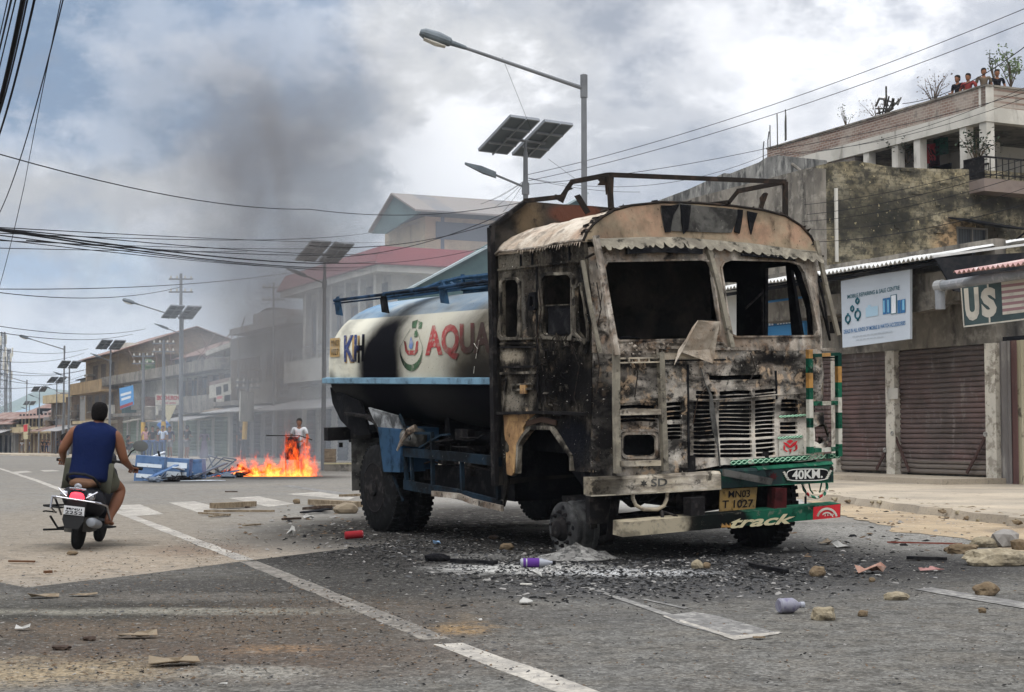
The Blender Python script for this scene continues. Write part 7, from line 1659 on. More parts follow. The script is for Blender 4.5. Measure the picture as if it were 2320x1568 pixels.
# ---- overturned barricade left of the fire
m_bw = M('barricade_blue', lin((84, 110, 144)), .5, layers=[('n', lin((40, 70, 110)), 3, .54, .12, .6), ('n', SOOT, 6, .62, .08, .6)]); m_bww = M('barricade_white', lin((200, 208, 214)), .5, layers=[('n', lin((150, 156, 160)), 4, .56, .1, .6), ('n', SOOT, 7, .64, .07, .7)])
def crate(px, py, rz, W_, H_, D_, label, slats, name='overturned_cabinet'):
    o = empty(name, label, 'cabinet', gnd(px, py), rz); o.rotation_euler.y = -.05 + .09*len(slats)*W_
    G().box(0, W_, -.02, 0, 0, H_).box(0, W_, 0, D_, H_-.02, H_).box(-.002, .02, 0, D_, 0, H_-.021).box(W_-.02, W_, 0, D_, 0, H_-.021).box(.02, W_-.02, 0, D_, 0, .02).build('body', m_bw, o)
    for z0, z1 in slats: G().box(.05, W_-.05, -.035, -.022, z0, z1).build('white_board', m_bww, o)
    return o
crate(303, 1090, .06, .72, .66, .5, 'blue cabinet with two white boards lying at the left end of the barricade', ((.10, .20), (.38, .47)))
crate(372, 1088, .0, .62, .58, .45, 'blue-grey cabinet with white panels in the middle of the barricade', ((.08, .24), (.34, .48)))
crate(424, 1086, -.05, .42, .52, .4, 'small plain blue box at the right end of the cabinets', ())
o = empty('white_drum', 'white upright panel with black hose between the two blue cabinets', 'panel', gnd(366, 1088), .3); G().box(-.06, .08, -.06, -.02, 0, .66).build('panel', m_bww, o); G().tube([(-.08, -.08, 0), (-.1, -.08, .3), (-.04, -.08, .55), (-.1, -.08, .75)], .03, 6).build('hose', m_ink, o)
o = empty('steel_chair', 'overturned grey metal chair frame between the boxes and the fire', 'chair', gnd(482, 1082), .3)
g = G()
for a, b in (((-.3, 0, .02), (.3, .1, .55)), ((.3, .1, .55), (.65, 0, .5)), ((.65, 0, .5), (.3, -.1, .25)), ((.0, 0, .28), (-.1, .2, .6)), ((-.3, .2, .02), (.15, .3, .6)), ((-.1, .2, .6), (.6, .2, .42)), ((.3, -.1, .25), (.0, -.1, .0)), ((.1, 0, .3), (.25, 0, .02))): g.tube([a, b], .018, 6)
g.build('chair_frame', M('burnt_grey', lin((84, 92, 102)), .6), o)
for k in range(9):
    px = (390, 415, 448, 470, 500, 516, 505, 540, 350)[k]; py = (1092, 1088, 1086, 1078, 1080, 1084, 1076, 1082, 1093)[k]
    o = empty('scrap_heap', ('charred rubbish in front of the blue cabinets', 'burnt rags under the small blue box', 'bent sheet beside the small blue box', 'dark scrap behind the metal chair', 'grey heap left of the flames', 'grey-blue burnt bundle at the left edge of the flames', 'bent bars sticking out left of the flames', 'smouldering heap under the first flames', 'charred rubbish at the foot of the left cabinet')[k], 'rubbish', gnd(px, py), k*.7)
    g = G().blobby((0, 0, .06), .16, 2, .6, k, (1.5, .9, .5)); rg3 = random.Random(k)
    for i in range(6): a = rg3.uniform(0, 6.3); g.tube([(cos(a)*.1, sin(a)*.1, .05), (cos(a)*.35, sin(a)*.3, rg3.uniform(.02, .28))], .012, 4)
    g.build('burnt_scrap', (m_soot, m_black, MATS['burnt_grey'])[k % 3], o)
for k, (a_, b_, z_, tz_, lb_) in enumerate((((330, 1092), (400, 1089), .0, .35, 'blue-painted plank slanting up against the left cabinet'), ((395, 1090), (452, 1084), .30, -.25, 'white plank sliding off the middle cabinet'), ((438, 1088), (512, 1080), .05, .28, 'grey board leaning over the small blue box'), ((470, 1085), (540, 1082), .02, .12, 'scorched blue board between the chair and the flames'), ((345, 1086), (372, 1084), .55, .12, 'short white board on top of the cabinets'), ((500, 1083), (560, 1079), .10, .05, 'long black bar reaching into the flames'))):
    p_a, p_b = gnd(*a_), gnd(*b_); o = empty('broken_board', lb_, 'board', p_a); d_ = p_b - p_a; G().beam((0, 0, z_+.05), d_ + Vector((0, 0, z_+tz_+.05)), .14 - .02*k, .03).build('board', (m_bw, m_bww, MATS['burnt_grey'], m_bw, m_bww, m_soot)[k], o)
o = empty('paper_sheet', 'flat white sheet lying on the road in front of the barricade', 'sheet', gnd(452, 1091)); G().sheet([(-.6, -.12), (.1, -.22), (.65, .05), (.1, .14)], [], lambda a, b: (a, b, .02 + .01*sin(a*5)), (0, 0, .006), grid=.1).build('sheet', m_bww, o)
# ================================================================== PEOPLE
def skin(name, J, E, mat, par=None, sub=1, root=0, extra=None):
    """J: {key: (x, y, z, rx[, ry])}; E: list of key pairs; grows one continuous surface"""
    ks = list(J); me = bpy.data.meshes.new('sk'); me.from_pydata([J[k][:3] for k in ks], [(ks.index(a), ks.index(b)) for a, b in E], [])
    o = bpy.data.objects.new('sk', me); COL.objects.link(o); m = o.modifiers.new('s', 'SKIN'); m.branch_smoothing = .6; m.use_smooth_shade = True
    for i, k in enumerate(ks): 
        r = J[k][3:]; me.skin_vertices[0].data[i].radius = (r[0], r[1] if len(r) > 1 else r[0]); me.skin_vertices[0].data[i].use_root = (i == root)
    m2 = o.modifiers.new('b', 'SUBSURF'); m2.levels = sub; m2.render_levels = sub
    dg = bpy.context.evaluated_depsgraph_get(); nm = bpy.data.meshes.new_from_object(o.evaluated_get(dg)); bpy.data.objects.remove(o); bpy.data.meshes.remove(me)
    if extra:
        bmv = [v.co.copy() for v in nm.vertices]; fs = [tuple(p.vertices) for p in nm.polygons]; g = G(); g.add(bmv, fs); g.add(extra.v, extra.f); nm = bpy.data.meshes.new(name); nm.from_pydata(g.v, [], g.f)
    nm.name = name; nm.polygons.foreach_set('use_smooth', [True]*len(nm.polygons)); nm.materials.clear(); nm.materials.append(mat)
    ob = bpy.data.objects.new(name, nm); COL.objects.link(ob)
    if par: ob.parent = par
    return ob
m_skin = M('skin', lin((128, 88, 64)), .55, layers=[('n', lin((108, 72, 52)), 5, .55, .15, .5)]); m_hair = M('hair_black', (.008, .007, .007), .6, layers=[('n', (.02, .018, .016), 30, .55, .1, .6)])
def head_geo(c, k, tilt=0.0):
    """skull, jaw, nose and ears; faces +y"""
    g = G(); R = []; n = 14
    for z, w_, d_, yo in ((-.118, .030, .034, .03), (-.105, .046, .055, .028), (-.075, .060, .075, .016), (-.04, .068, .086, .006), (0, .074, .094, 0), (.04, .074, .096, -.004), (.075, .064, .084, -.006), (.098, .042, .056, -.006), (.108, .012, .016, -.006)):
        R.append([(c[0]+k*w_*cos(2*pi*i/n), c[1]+k*(yo+d_*sin(2*pi*i/n)), c[2]+k*z) for i in range(n)])
    g.loft(R)
    g.tube([(c[0], c[1]+k*.084, c[2]+k*.01), (c[0], c[1]+k*.108, c[2]-k*.03), (c[0], c[1]+k*.09, c[2]-k*.04)], [k*.008, k*.014, k*.01], 6)
    for s_ in (-1, 1): g.rev((c[0]+s_*k*.070, c[1]-k*.008, c[2]-k*.012), (s_, -.2, 0), [(0, k*.018), (k*.006, k*.027), (k*.012, k*.024), (k*.013, k*.010)], 8)
    return g
def hair_geo(c, k, lng=False):
    g = G(); R = []; n = 14
    for z, w_, d_, yo, cut in ((-.07, .060, .062, -.030, .2), (-.03, .078, .090, -.014, .30), (.015, .084, .100, -.008, .55), (.05, .084, .106, -.006, .95), (.085, .072, .094, -.008, 1), (.108, .052, .066, -.010, 1), (.120, .016, .02, -.010, 1)):
        R.append([(c[0]+k*w_*cos(2*pi*i/n)*(1 if sin(2*pi*i/n) <= cut else .93), c[1]+k*(yo+min(d_*sin(2*pi*i/n), d_*cut)), c[2]+k*z) for i in range(n)])
    g.loft(R)
    if lng: g.loft([[(c[0]+k*.07*cos(a), c[1]+k*(-.05+.035*sin(a)), c[2]+k*z) for a in [2*pi*i/8 for i in range(8)]] for z in (.02, -.12, -.22)])
    return g
def cloth(name, c): return M('cloth_'+name, lin(c), .85, layers=[('n', tuple(x*.65 for x in lin(c)), 4, .54, .12, .6, (1, 1, .5))], bump=(10, .3, .01))
def person(label, loc, rz, pose='stand', shirt='white', trous='jeans', h=1.65, hair='short', arms=0, group=None, skirt=False, shorts=False, upper=False):
    o = empty('person', label, 'person', loc, rz, group); k = h/1.65; 
    st = .07 if pose == 'stand' else .20
    A = {0: (.25, -.02), 1: (.24, .16), 2: (.30, .05)}[arms]
    J = {'pel': (0, 0, .92, .115, .09), 'waist': (0, 0, 1.06, .105, .08), 'ch': (0, .0, 1.24, .125, .09), 'nk': (0, 0, 1.42, .05), 'hd': (0, .015, 1.53, .072, .082), 'top': (0, .01, 1.60, .06, .07),
         'nose': (0, .10, 1.515, .012),
         'sl': (-.17, 0, 1.36, .052), 'el': (-A[0], -.02, 1.10, .04), 'wl': (-A[0]+.02, A[1], .90 if arms != 1 else 1.06, .027), 'hl': (-A[0]+.03, A[1]+.04, .81 if arms != 1 else 1.08, .03, .015),
         'sr': (.17, 0, 1.36, .052), 'er': (A[0], -.02, 1.10, .04), 'wr': (A[0]-.02, A[1], .90 if arms != 1 else 1.06, .027), 'hr': (A[0]-.03, A[1]+.04, .81 if arms != 1 else 1.08, .03, .015),
         'pl': (-.09, 0, .86, .085), 'kl': (-.10, st, .48, .055), 'al': (-.10, -st*.3, .08, .036), 'tl': (-.10, -st*.3+.14, .03, .03), 'pr': (.09, 0, .86, .085), 'kr': (.10, -st*.2, .48, .055), 'ar': (.10, -st, .08, .036), 'tr': (.10, -st+.14, .03, .03)}
    if pose == 'crouch':
        for q in J: J[q] = (J[q][0], J[q][1], J[q][2]-.62) + J[q][3:]
        for q, y, z in (('kl', .32, .50), ('al', .02, .08), ('tl', .16, .03), ('kr', .30, .44), ('ar', .0, .08), ('tr', .14, .03), ('wl', .25, .6), ('hl', .33, .55), ('wr', .25, .6), ('hr', .33, .55)): J[q] = (J[q][0], y, z) + J[q][3:]
    E = [('pel', 'waist'), ('waist', 'ch'), ('ch', 'nk'), ('nk', 'hd'), ('hd', 'top'), ('hd', 'nose'), ('ch', 'sl'), ('sl', 'el'), ('el', 'wl'), ('wl', 'hl'), ('ch', 'sr'), ('sr', 'er'), ('er', 'wr'), ('wr', 'hr'), ('pel', 'pl'), ('pl', 'kl'), ('kl', 'al'), ('al', 'tl'), ('pel', 'pr'), ('pr', 'kr'), ('kr', 'ar'), ('ar', 'tr')]
    J = {q: (v[0]*k, v[1]*k, v[2]*k) + tuple(x*k for x in v[3:]) for q, v in J.items()}
    if upper:
        keep = {'pel', 'waist', 'ch', 'nk', 'hd', 'top', 'nose', 'sl', 'el', 'wl', 'hl', 'sr', 'er', 'wr', 'hr'}; 
    Jb = {q: v for q, v in J.items() if q not in ('top', 'nose')}; Jb['hd'] = (J['hd'][0], J['hd'][1]-.01*k, J['hd'][2]-.03*k, .04*k)
    skin('body', Jb, [e_ for e_ in E if 'top' not in e_ and 'nose' not in e_], m_skin, o, 1, extra=head_geo(J['hd'], k))
    e = lambda q, d: J[q][:3] + tuple(x+d for x in J[q][3:])
    half = lambda a, b, t, r: tuple(J[a][i]*(1-t)+J[b][i]*t for i in range(3)) + (r*k,)
    JS = {'b': (J['pel'][0], J['pel'][1], J['pel'][2]-.02, .135*k, .105*k), 'w': e('waist', .02), 'c': e('ch', .018), 'n': (J['nk'][0], J['nk'][1], J['nk'][2]-.05*k, .07*k), 'sl': e('sl', .014), 'el': half('sl', 'el', .75, .056), 'sr': e('sr', .014), 'er': half('sr', 'er', .75, .056)}
    skin('shirt', JS, [('b', 'w'), ('w', 'c'), ('c', 'n'), ('c', 'sl'), ('sl', 'el'), ('c', 'sr'), ('sr', 'er')], shirt, o, 1)
    if not upper:
        if skirt:
            z0 = .14*k; G().rev((0, 0, z0), (0, 0, 1), [(0, .24*k), (.3*k, .21*k), (.7*k, .15*k), (.85*k, .12*k)], 14).build('long_skirt', trous, o, smooth=True)
        else:
            t = .35 if shorts else .93
            JT = {'p': e('pel', .012), 'a': e('pl', .012), 'k': e('kl', .02), 'c': half('pl', 'kl', .9, .08), 'f': half('kl', 'al', .9, .06), 'b': e('pr', .012), 'l': e('kr', .02), 'd': half('pr', 'kr', .9, .08), 'g': half('kr', 'ar', .9, .06)}
            if shorts: JT = {q: JT[q] for q in 'pacbd'}; ET = [('p', 'a'), ('a', 'c'), ('p', 'b'), ('b', 'd')]
            else: del JT['c'], JT['d']; ET = [('p', 'a'), ('a', 'k'), ('k', 'f'), ('p', 'b'), ('b', 'l'), ('l', 'g')]
            skin('shorts' if shorts else 'trousers', JT, ET, trous, o, 1)
    hair_geo(J['hd'], k, hair == 'long').build('hair', m_hair, o, smooth=True)
    return o
cw, cb, cj, cr_, cp, cg_, cbr, cnv, cpk = cloth('white', (204, 206, 208)), cloth('black', (28, 28, 32)), cloth('jeans', (56, 80, 116)), cloth('red', (120, 50, 48)), cloth('purple', (84, 72, 88)), cloth('grey', (120, 120, 122)), cloth('brown', (96, 84, 70)), cloth('navy', (30, 38, 66)), cloth('pink', (176, 130, 130))
cst = M('cloth_striped', lin((210, 214, 220)), .85, layers=[('w', lin((110, 150, 200)), (1, 0, 0), .09, .42, .9)])
def gp(px, y): return at_side(px, y)
person('man in a white shirt standing behind the tallest flames', gp(678, 48) - Vector((0, 0, .13)), pi-.1, shirt=cw, trous=cg_, h=1.72)
person('man in a black jacket and shorts standing at the tallest pole', gp(424, 79), -.5, shirt=cb, trous=cg_, shorts=True, h=1.68, arms=1)
person('man in a blue and white striped shirt in the middle of the crowd', gp(369, 79), pi, shirt=cst, trous=cj, h=1.66)
person('young man in a black T-shirt and jeans left of the striped shirt', gp(346, 80), pi+.2, shirt=cb, trous=cj, h=1.66, arms=1)
person('slim youth in a pale shirt at the left edge of the crowd', gp(331, 81), pi, shirt=cpk, trous=cj, h=1.64)
person('man in a dark shirt right of the striped shirt', gp(385, 81), pi-.3, shirt=cnv, trous=cg_, shorts=True, h=1.66)
bp_ = person('person behind the crowd holding a blue bundle on the head', gp(358, 84), pi, shirt=cbr, trous=cj, h=1.62, arms=2)
o = empty('blue_bundle', 'blue plastic bundle carried above the crowd', 'bundle', gp(369, 84) + Vector((0, 0, 1.62)), .2); G().blobby((0, 0, .12), .3, 2, .5, 4, (1.1, .8, .75)).build('plastic_sheet', M('bundle_blue', lin((40, 100, 170)), .5, layers=[('n', lin((150, 190, 220)), 6, .6, .08, .7)]), o)
person('woman in a long purple dress with a white headscarf walking on the road edge', gp(463, 78) - Vector((0, 0, .1)), .3, pose='walk', shirt=cp, trous=cp, h=1.6, hair='long', skirt=True, arms=1)
person('person in black crouching at the shop front left of the crowd', gp(290, 92) + Vector((0, 0, .3)), -1.2, pose='crouch', shirt=cb, trous=cb, h=1.6)
person('person leaning at the shops beside the leaning pole', gp(546, 80), .6, shirt=cb, trous=cb, h=1.62)
for i, (px, y, sh_, tr_, lb) in enumerate(((50, 200, cw, cg_, 'person in white far down the street at the left'), (56, 203, cw, cb, 'second small person in white far down the street'), (68, 200, cst, cj, 'person in a pale blue shirt near the orange banner'), (97, 186, cb, cb, 'person in black under the long tin-roofed row'), (106, 184, cb, cnv, 'second person in black under the long tin-roofed row'), (112, 188, cbr, cg_, 'person in brown beside the persons in black'), (130, 172, cnv, cb, 'person in navy near the solar lamp at the corner house'), (142, 168, cr_, cj, 'person in dark red left of the scooter rider'), (148, 166, cj, cbr, 'person in blue left of the scooter rider'), (28, 210, cb, cb, 'dark figure before the red-roofed cottage'))):
    person(lb, gp(px, y), i*.9, shirt=sh_, trous=tr_, h=1.6 + .02*(i % 4), arms=i % 3)
def roofman(px, py, t, label, sh_, rz, arms=0, low=.0):
    loc = onF(F4, px, 190, t); loc.z = atd(px, py-6, loc.y).z - 1.60; person(label, loc, rz, shirt=sh_, trous=cb, h=1.66, arms=arms)
roofman(2170, 180, .55, 'onlooker in a black shirt leaning on the roof parapet', cb, 2.2, 1); roofman(2194, 176, .55, 'onlooker in a reddish shirt on the roof parapet', cr_, 2.4, 2); roofman(2229, 164, .9, 'onlooker in a pale shirt sitting high on the roof corner', cbr, 3.0, 0); roofman(2259, 167, 1.3, 'onlooker in dark clothes right of the roof corner column', cb, 3.0, 1)
# ---- scooter and rider -----------------------------------------------------------
sb_ = gnd(174, 1245); SC = empty('scooter', 'black scooter with a chrome rear guard and glowing tail lamp being ridden away', 'scooter', sb_, radians(4)); SC.rotation_euler.y = radians(6.5)
m_ssh = M('scooter_shell', (.02, .02, .024), .25, spec=.6); m_chr = M('chrome', (.36, .36, .38), .22, metal=.9); m_seat = M('seat_brown', lin((96, 70, 52)), .6, layers=[('n', lin((74, 52, 40)), 9, .55, .12, .6)]); m_plast = M('plastic_black', (.02, .02, .02), .6)
def wheel(par, y, name='wheel'):
    o = G().rev((-.05, y, .215), (1, 0, 0), [(0, .14), (.005, .18), (.02, .205), (.05, .215), (.08, .205), (.095, .18), (.1, .14)], 32).build(name, m_tyre, par, smooth='auto'); G().rev((-.045, y, .215), (1, 0, 0), [(0, .03), (.0, .14), (.02, .13), (.07, .13), (.09, .14), (.09, .03)], 24).build('rim', m_alu, o)
wheel(SC, 0); wheel(SC, 1.22)
def ring_(y, z, w_, h, n=16, p=2.6): return [(w_*abs(cos(a))**(2/p)*(1 if cos(a) > 0 else -1), y + 0*a, z + h*abs(sin(a))**(2/p)*(1 if sin(a) > 0 else -1)) for a in [2*pi*k/n for k in range(n)]]
G().loft([ring_(-.36, .64, .07, .04), ring_(-.33, .645, .13, .07), ring_(-.22, .62, .185, .12), ring_(-.02, .58, .205, .15), ring_(.2, .56, .20, .17), ring_(.42, .52, .17, .17), ring_(.5, .48, .13, .15)]).build('rear_shell', m_ssh, SC, smooth=True)
G().loft([ring_(-.30, .755, .10, .03), ring_(-.24, .77, .125, .045), ring_(0, .775, .14, .05), ring_(.25, .765, .15, .05), ring_(.5, .73, .11, .04), ring_(.55, .71, .07, .03)]).build('seat', m_seat, SC, smooth=True)
gr_ = G().tube([(-.15, .0, .74), (-.16, -.2, .80), (-.13, -.33, .86), (-.06, -.38, .885), (.06, -.38, .885), (.13, -.33, .86), (.16, -.2, .80), (.15, .0, .74)], .016, 8).build('grab_rail', m_plast, SC)
tl_ = G().loft([ring_(-.375, .635, .05, .035), ring_(-.35, .635, .085, .05), ring_(-.30, .63, .10, .05)]).build('tail_lamp', M('tail_lamp_red', (.6, .01, .02), .3, emit=((1, .05, .08), 2.2)), SC, smooth=True)
for s_ in (-1, 1): G().loft([ring_(-.36, .64, .03, .03), ring_(-.34, .64, .045, .045), ring_(-.28, .63, .04, .04)]).build('indicator', m_chr, SC, smooth=True).location = (s_*.135, 0, 0)
G().tube([(-.05, -.335, .70), (-.08, -.37, .715), (0, -.385, .72), (.08, -.37, .715), (.05, -.335, .70)], .01, 6).rev((0, -.36, .74), (0, -1, 0), [(0, .04), (.015, .04), (.02, .02)], 16).build('chrome_badge', m_chr, SC)
G().tube([(-.26, .25, .36), (-.27, -.1, .56), (-.25, -.36, .60), (-.2, -.40, .605), (.2, -.40, .585), (.25, -.36, .575), (.27, -.1, .54), (.26, .25, .36)], .012, 8).tube([(-.25, -.36, .60), (-.25, -.38, .48), (-.24, -.2, .42)], .010, 6).tube([(.2, -.34, .70), (.1, -.38, .62)], .010, 6).tube([(-.2, -.34, .70), (-.1, -.38, .62)], .010, 6).build('crash_guard', m_chr, SC)
mg = G().loft([[(-.10, -.34, .58), (.10, -.34, .58), (.10, -.30, .60), (-.10, -.30, .60)], [(-.11, -.42, .36), (.11, -.42, .36), (.11, -.38, .38), (-.11, -.38, .38)], [(-.07, -.44, .27), (.07, -.44, .27), (.07, -.42, .27), (-.07, -.42, .27)]]).build('mudguard', m_plast, SC)
pt_ = G().obox((0, -.415, .47), (.105, 0, 0), (0, .004, .0), (0, -.01, .05)).build('number_plate', M('plate_white', lin((206, 208, 210)), .5), SC)
g = G(); put_text(g, 'MN01', lambda a, b: (-.08+.16*a, -.425, .475+.035*b), bold=.02); g2 = put_text(g, '2252', lambda a, b: (-.09+.18*a, -.425, .428+.038*b), bold=.02); g.build('plate_lettering', m_ink, pt_, recalc=False)
G().box(-.17, .17, .45, .95, .26, .32).build('floorboard', m_plast, SC)
G().loft([ring_(.88, .5, .17, .2), ring_(.96, .62, .2, .3), ring_(1.02, .7, .17, .28)]).build('front_shield', m_ssh, SC, smooth=True)
G().tube([(0, 1.22, .22), (0, 1.1, .55), (0, .93, 1.0)], .035, 8).rev((0, 1.22, .215), (1, 0, 0), [(-.07, .03), (.07, .03)], 8).build('fork', m_plast, SC)
G().tube([(-.36, .74, .99), (-.2, .84, 1.02), (0, .88, 1.03), (.2, .84, 1.02), (.36, .74, .99)], .016, 8).build('handlebar', m_plast, SC)
G().loft([ring_(.86, 1.02, .12, .06), ring_(.95, 1.04, .13, .09), ring_(1.02, 1.02, .08, .06)]).build('headlamp_cowl', m_ssh, SC, smooth=True)
for s_ in (-1, 1): 
    mr_ = G().tube([(s_*.24, .84, 1.03), (s_*.30, .82, 1.16), (s_*.37, .80, 1.22)], .008, 6).build('mirror', m_plast, SC)
    G().rev((s_*.40, .79, 1.24), (0, -1, .1), [(-.03, .03), (-.01, .062), (.01, .068), (.012, .055)], 20, ar=(1.25, 1)).build('mirror_glass', m_plast if s_ < 0 else M('mirror_dark', lin((84, 86, 84)), .15, spec=.6), mr_, smooth='auto')
    G().tube([(s_*.34, .70, .985), (s_*.47, .66, .975)], .019, 8).build('hand_grip', m_plast, SC)
G().rev((.17, .12, .30), (0, -1, .12), [(0, .03), (.05, .05), (.38, .058), (.46, .05), (.47, .03)], 16).build('exhaust', m_alu, SC, smooth='auto')
G().box(-.13, -.05, -.14, .3, .2, .42).box(.05, .13, -.1, .3, .22, .38).build('engine_case', m_visordark, SC)
G().tube([(-.1, .3, .25), (-.28, .26, .2), (-.34, .1, .34)], .013, 6).tube([(-.12, .1, .5), (-.36, .0, .47), (-.38, -.1, .47)], .012, 6).tube([(-.26, .0, .40), (-.38, .02, .40), (-.38, -.08, .40)], .010, 6).box(-.38, -.2, -.1, .05, .455, .47).tube([(-.2, .2, .2), (-.36, -.05, .19)], .013, 6).build('foot_pegs', m_plast, SC)
RD = empty('rider', 'person in a sleeveless navy vest and grey shorts riding the black scooter away', 'person', sb_, radians(4)); RD.rotation_euler.y = radians(6.5); RD['label'] = 'person in a sleeveless navy vest and grey shorts riding the black scooter away'; RD.name = 'person.rider' if False else 'person'
J = {'pel': (0, .16, .78, .17, .13), 'w': (0, .17, .92, .15, .12), 'ch': (0, .20, 1.14, .18, .12), 'nk': (0, .235, 1.315, .062), 'hd': (0, .25, 1.37, .05),
     'sl': (-.215, .21, 1.235, .070), 'el': (-.33, .24, 1.00, .050), 'wl': (-.36, .50, .90, .032), 'pml': (-.372, .57, .875, .034, .022), 'sr': (.215, .21, 1.235, .070), 'er': (.315, .26, .97, .050), 'wr': (.345, .50, .895, .032), 'pmr': (.365, .57, .87, .034, .022),
     'hpl': (-.10, .22, .77, .11), 'kl': (-.22, .60, .66, .07), 'al': (-.15, .60, .34, .042), 'tl': (-.16, .75, .30, .034, .022), 'hpr': (.11, .22, .77, .115), 'kr': (.28, .50, .64, .075), 'cr': (.27, .39, .50, .070), 'ar': (.225, .27, .31, .040), 'her': (.22, .22, .28, .032), 'tr': (.25, .42, .27, .036, .022)}
E_ = [('pel', 'w'), ('w', 'ch'), ('ch', 'nk'), ('nk', 'hd'), ('ch', 'sl'), ('sl', 'el'), ('el', 'wl'), ('wl', 'pml'), ('ch', 'sr'), ('sr', 'er'), ('er', 'wr'), ('wr', 'pmr'), ('pel', 'hpl'), ('hpl', 'kl'), ('kl', 'al'), ('al', 'tl'), ('pel', 'hpr'), ('hpr', 'kr'), ('kr', 'cr'), ('cr', 'ar'), ('ar', 'her'), ('ar', 'tr')]
ex = head_geo((0, .265, 1.425), .98)
for s_ in (-1, 1):
    for i, (dx, L) in enumerate(((0.0, .85), (.022, 1.0), (.043, .95), (.062, .75))):
        x = s_*(.355+dx); y = .59 - dx*.3; z = .865; ex.tube([(x, y, z+.012), (x, y+.035*L, z+.012), (x, y+.05*L, z-.012), (x, y+.025, z-.032), (x, y+.004, z-.03)], [.011, .0108, .010, .0095, .008], 7)
    ex.tube([(s_*.345, .56, .86), (s_*.335, .575, .835), (s_*.355, .592, .828)], [.013, .012, .010], 7)
m_skr = M('skin_rider', lin((118, 80, 60)), .5, layers=[('n', lin((96, 64, 48)), 4, .55, .15, .5)], bump=(40, .15, .004))
skin('body', J, E_, m_skr, RD, 2, extra=ex)
def torso(rs, n=28, p=2.4, fold=.012):
    R = []
    for z, y, w_, d_ in rs: R.append([(w_*abs(cos(a))**(2/p)*(1 if cos(a) > 0 else -1)*(1+fold*sin(a*7+z*22)), y + d_*abs(sin(a))**(2/p)*(1 if sin(a) > 0 else -1)*(1+fold*2*noise.noise(Vector((a*2, z*16, 1)))), z + fold*.5*sin(a*5)) for a in [2*pi*k/n for k in range(n)]])
    return R
vst = M('vest_navy', lin((17, 27, 58)), .85, layers=[('n', lin((17, 26, 58)), 3, .54, .14, .7, (1, 1, .6)), ('n', lin((26, 38, 74)), 6, .6, .1, .4)], bump=(7, .6, .03))
vo = G().loft(torso([(.70, .15, .205, .19), (.76, .15, .212, .19), (.84, .155, .208, .175), (.93, .165, .205, .165), (1.02, .18, .212, .165), (1.11, .19, .222, .165), (1.18, .20, .232, .155), (1.235, .205, .236, .130), (1.27, .21, .222, .105), (1.295, .22, .175, .085), (1.315, .228, .115, .076), (1.335, .235, .080, .072)])).build('vest', vst, RD, smooth=True)
md = vo.modifiers.new('s', 'SUBSURF'); md.levels = 1; md.render_levels = 2
JT = {'p': (0, .17, .76, .20, .16), 'a': (-.12, .24, .765, .14), 'k': (-.21, .53, .675, .112), 'b': (.125, .24, .76, .14), 'l': (.25, .44, .655, .122)}
skin('shorts', JT, [('p', 'a'), ('a', 'k'), ('p', 'b'), ('b', 'l')], M('shorts_grey', lin((84, 84, 72)), .85, layers=[('n', lin((64, 64, 54)), 4, .54, .12, .6)], bump=(9, .4, .01)), RD, 2)
hair_geo((0, .265, 1.425), 1.03).build('hair', M('hair_rough', (.007, .006, .006), .8, layers=[('n', (.02, .018, .016), 60, .55, .1, .6)], bump=(90, .9, .01)), RD, smooth=True)
SC.scale = (.98, .96, .90)
for nm_, P_ in (('sandal', ('ar', 'tr')), ('sandal', ('al', 'tl'))):
    a, b = Vector(J[P_[0]][:3]), Vector(J[P_[1]][:3]); G().loft([[(a.x-.04, a.y-.07, b.z-.035), (a.x+.04, a.y-.07, b.z-.035), (a.x+.04, a.y-.07, b.z-.02), (a.x-.04, a.y-.07, b.z-.02)], [(b.x-.045, b.y+.03, b.z-.035), (b.x+.045, b.y+.03, b.z-.035), (b.x+.045, b.y+.03, b.z-.02), (b.x-.045, b.y+.03, b.z-.02)]]).build(nm_, m_plast, RD)
# ================================================================== DEBRIS
m_stone = M('stone', lin((128, 118, 98)), .95, layers=[('n', lin((158, 148, 126)), 9, .54, .12, .7), ('n', lin((96, 88, 74)), 16, .56, .1, .7), ('n', lin((60, 56, 50)), 5, .62, .08, .7)], bump=(30, .7, .01), spec=.1)
m_stone2 = M('brown_stone', lin((100, 86, 68)), .95, layers=[('n', lin((128, 114, 92)), 7, .54, .12, .7), ('n', lin((78, 66, 54)), 13, .56, .1, .7)], bump=(30, .7, .01), spec=.1)
def stone(px, py, r, sq, label, seed, mat=m_stone, name='stone', cat='stone', rz=0.0, n=2, group=None, fs=1.3):
    r *= .60
    b = gnd(px, py); o = G().blobby((0, 0, r*sq[2]*.62), r, n, .34, seed, sq, fs).build(name, mat); o.location = b + Vector((0, 0, .012)); o.rotation_euler.z = rz; o['label'] = label; o['category'] = cat
    if group: o['group'] = group
    return o
stone(1866, 1408, .115, (1.15, .8, .78), 'angular pale stone lying in front right of the truck', 1, n=3); stone(1852, 1308, .105, (1.1, .8, .85), 'rough brownish lump of rubble in front of the right wheel', 2, m_stone2, n=3)
stone(2032, 1362, .12, (1.3, .7, .5), 'flat yellowish stone near the right edge dash marking', 3, n=3); stone(2232, 1352, .13, (1.2, .8, .75), 'dark slanted stone beside the right dash marking', 4, m_stone2, n=3)
stone(1580, 1291, .085, (1.2, .8, .9), 'pale wedge of stone under the lower bumper beam', 5); stone(1601, 1290, .06, (1, .8, .9), 'small round stone next to the pale wedge', 6, m_stone2)
stone(1976, 1321, .045, (1.1, .8, .8), 'small ochre stone near the pink torn bag', 7, m_stone2); stone(2226, 1392, .045, (1.1, .8, .8), 'small brown stone at the right in the foreground', 8, m_stone2); stone(1955, 1400, .05, (1.1, .8, .9), 'small dark stone right of the angular pale stone', 9, m_stone2)
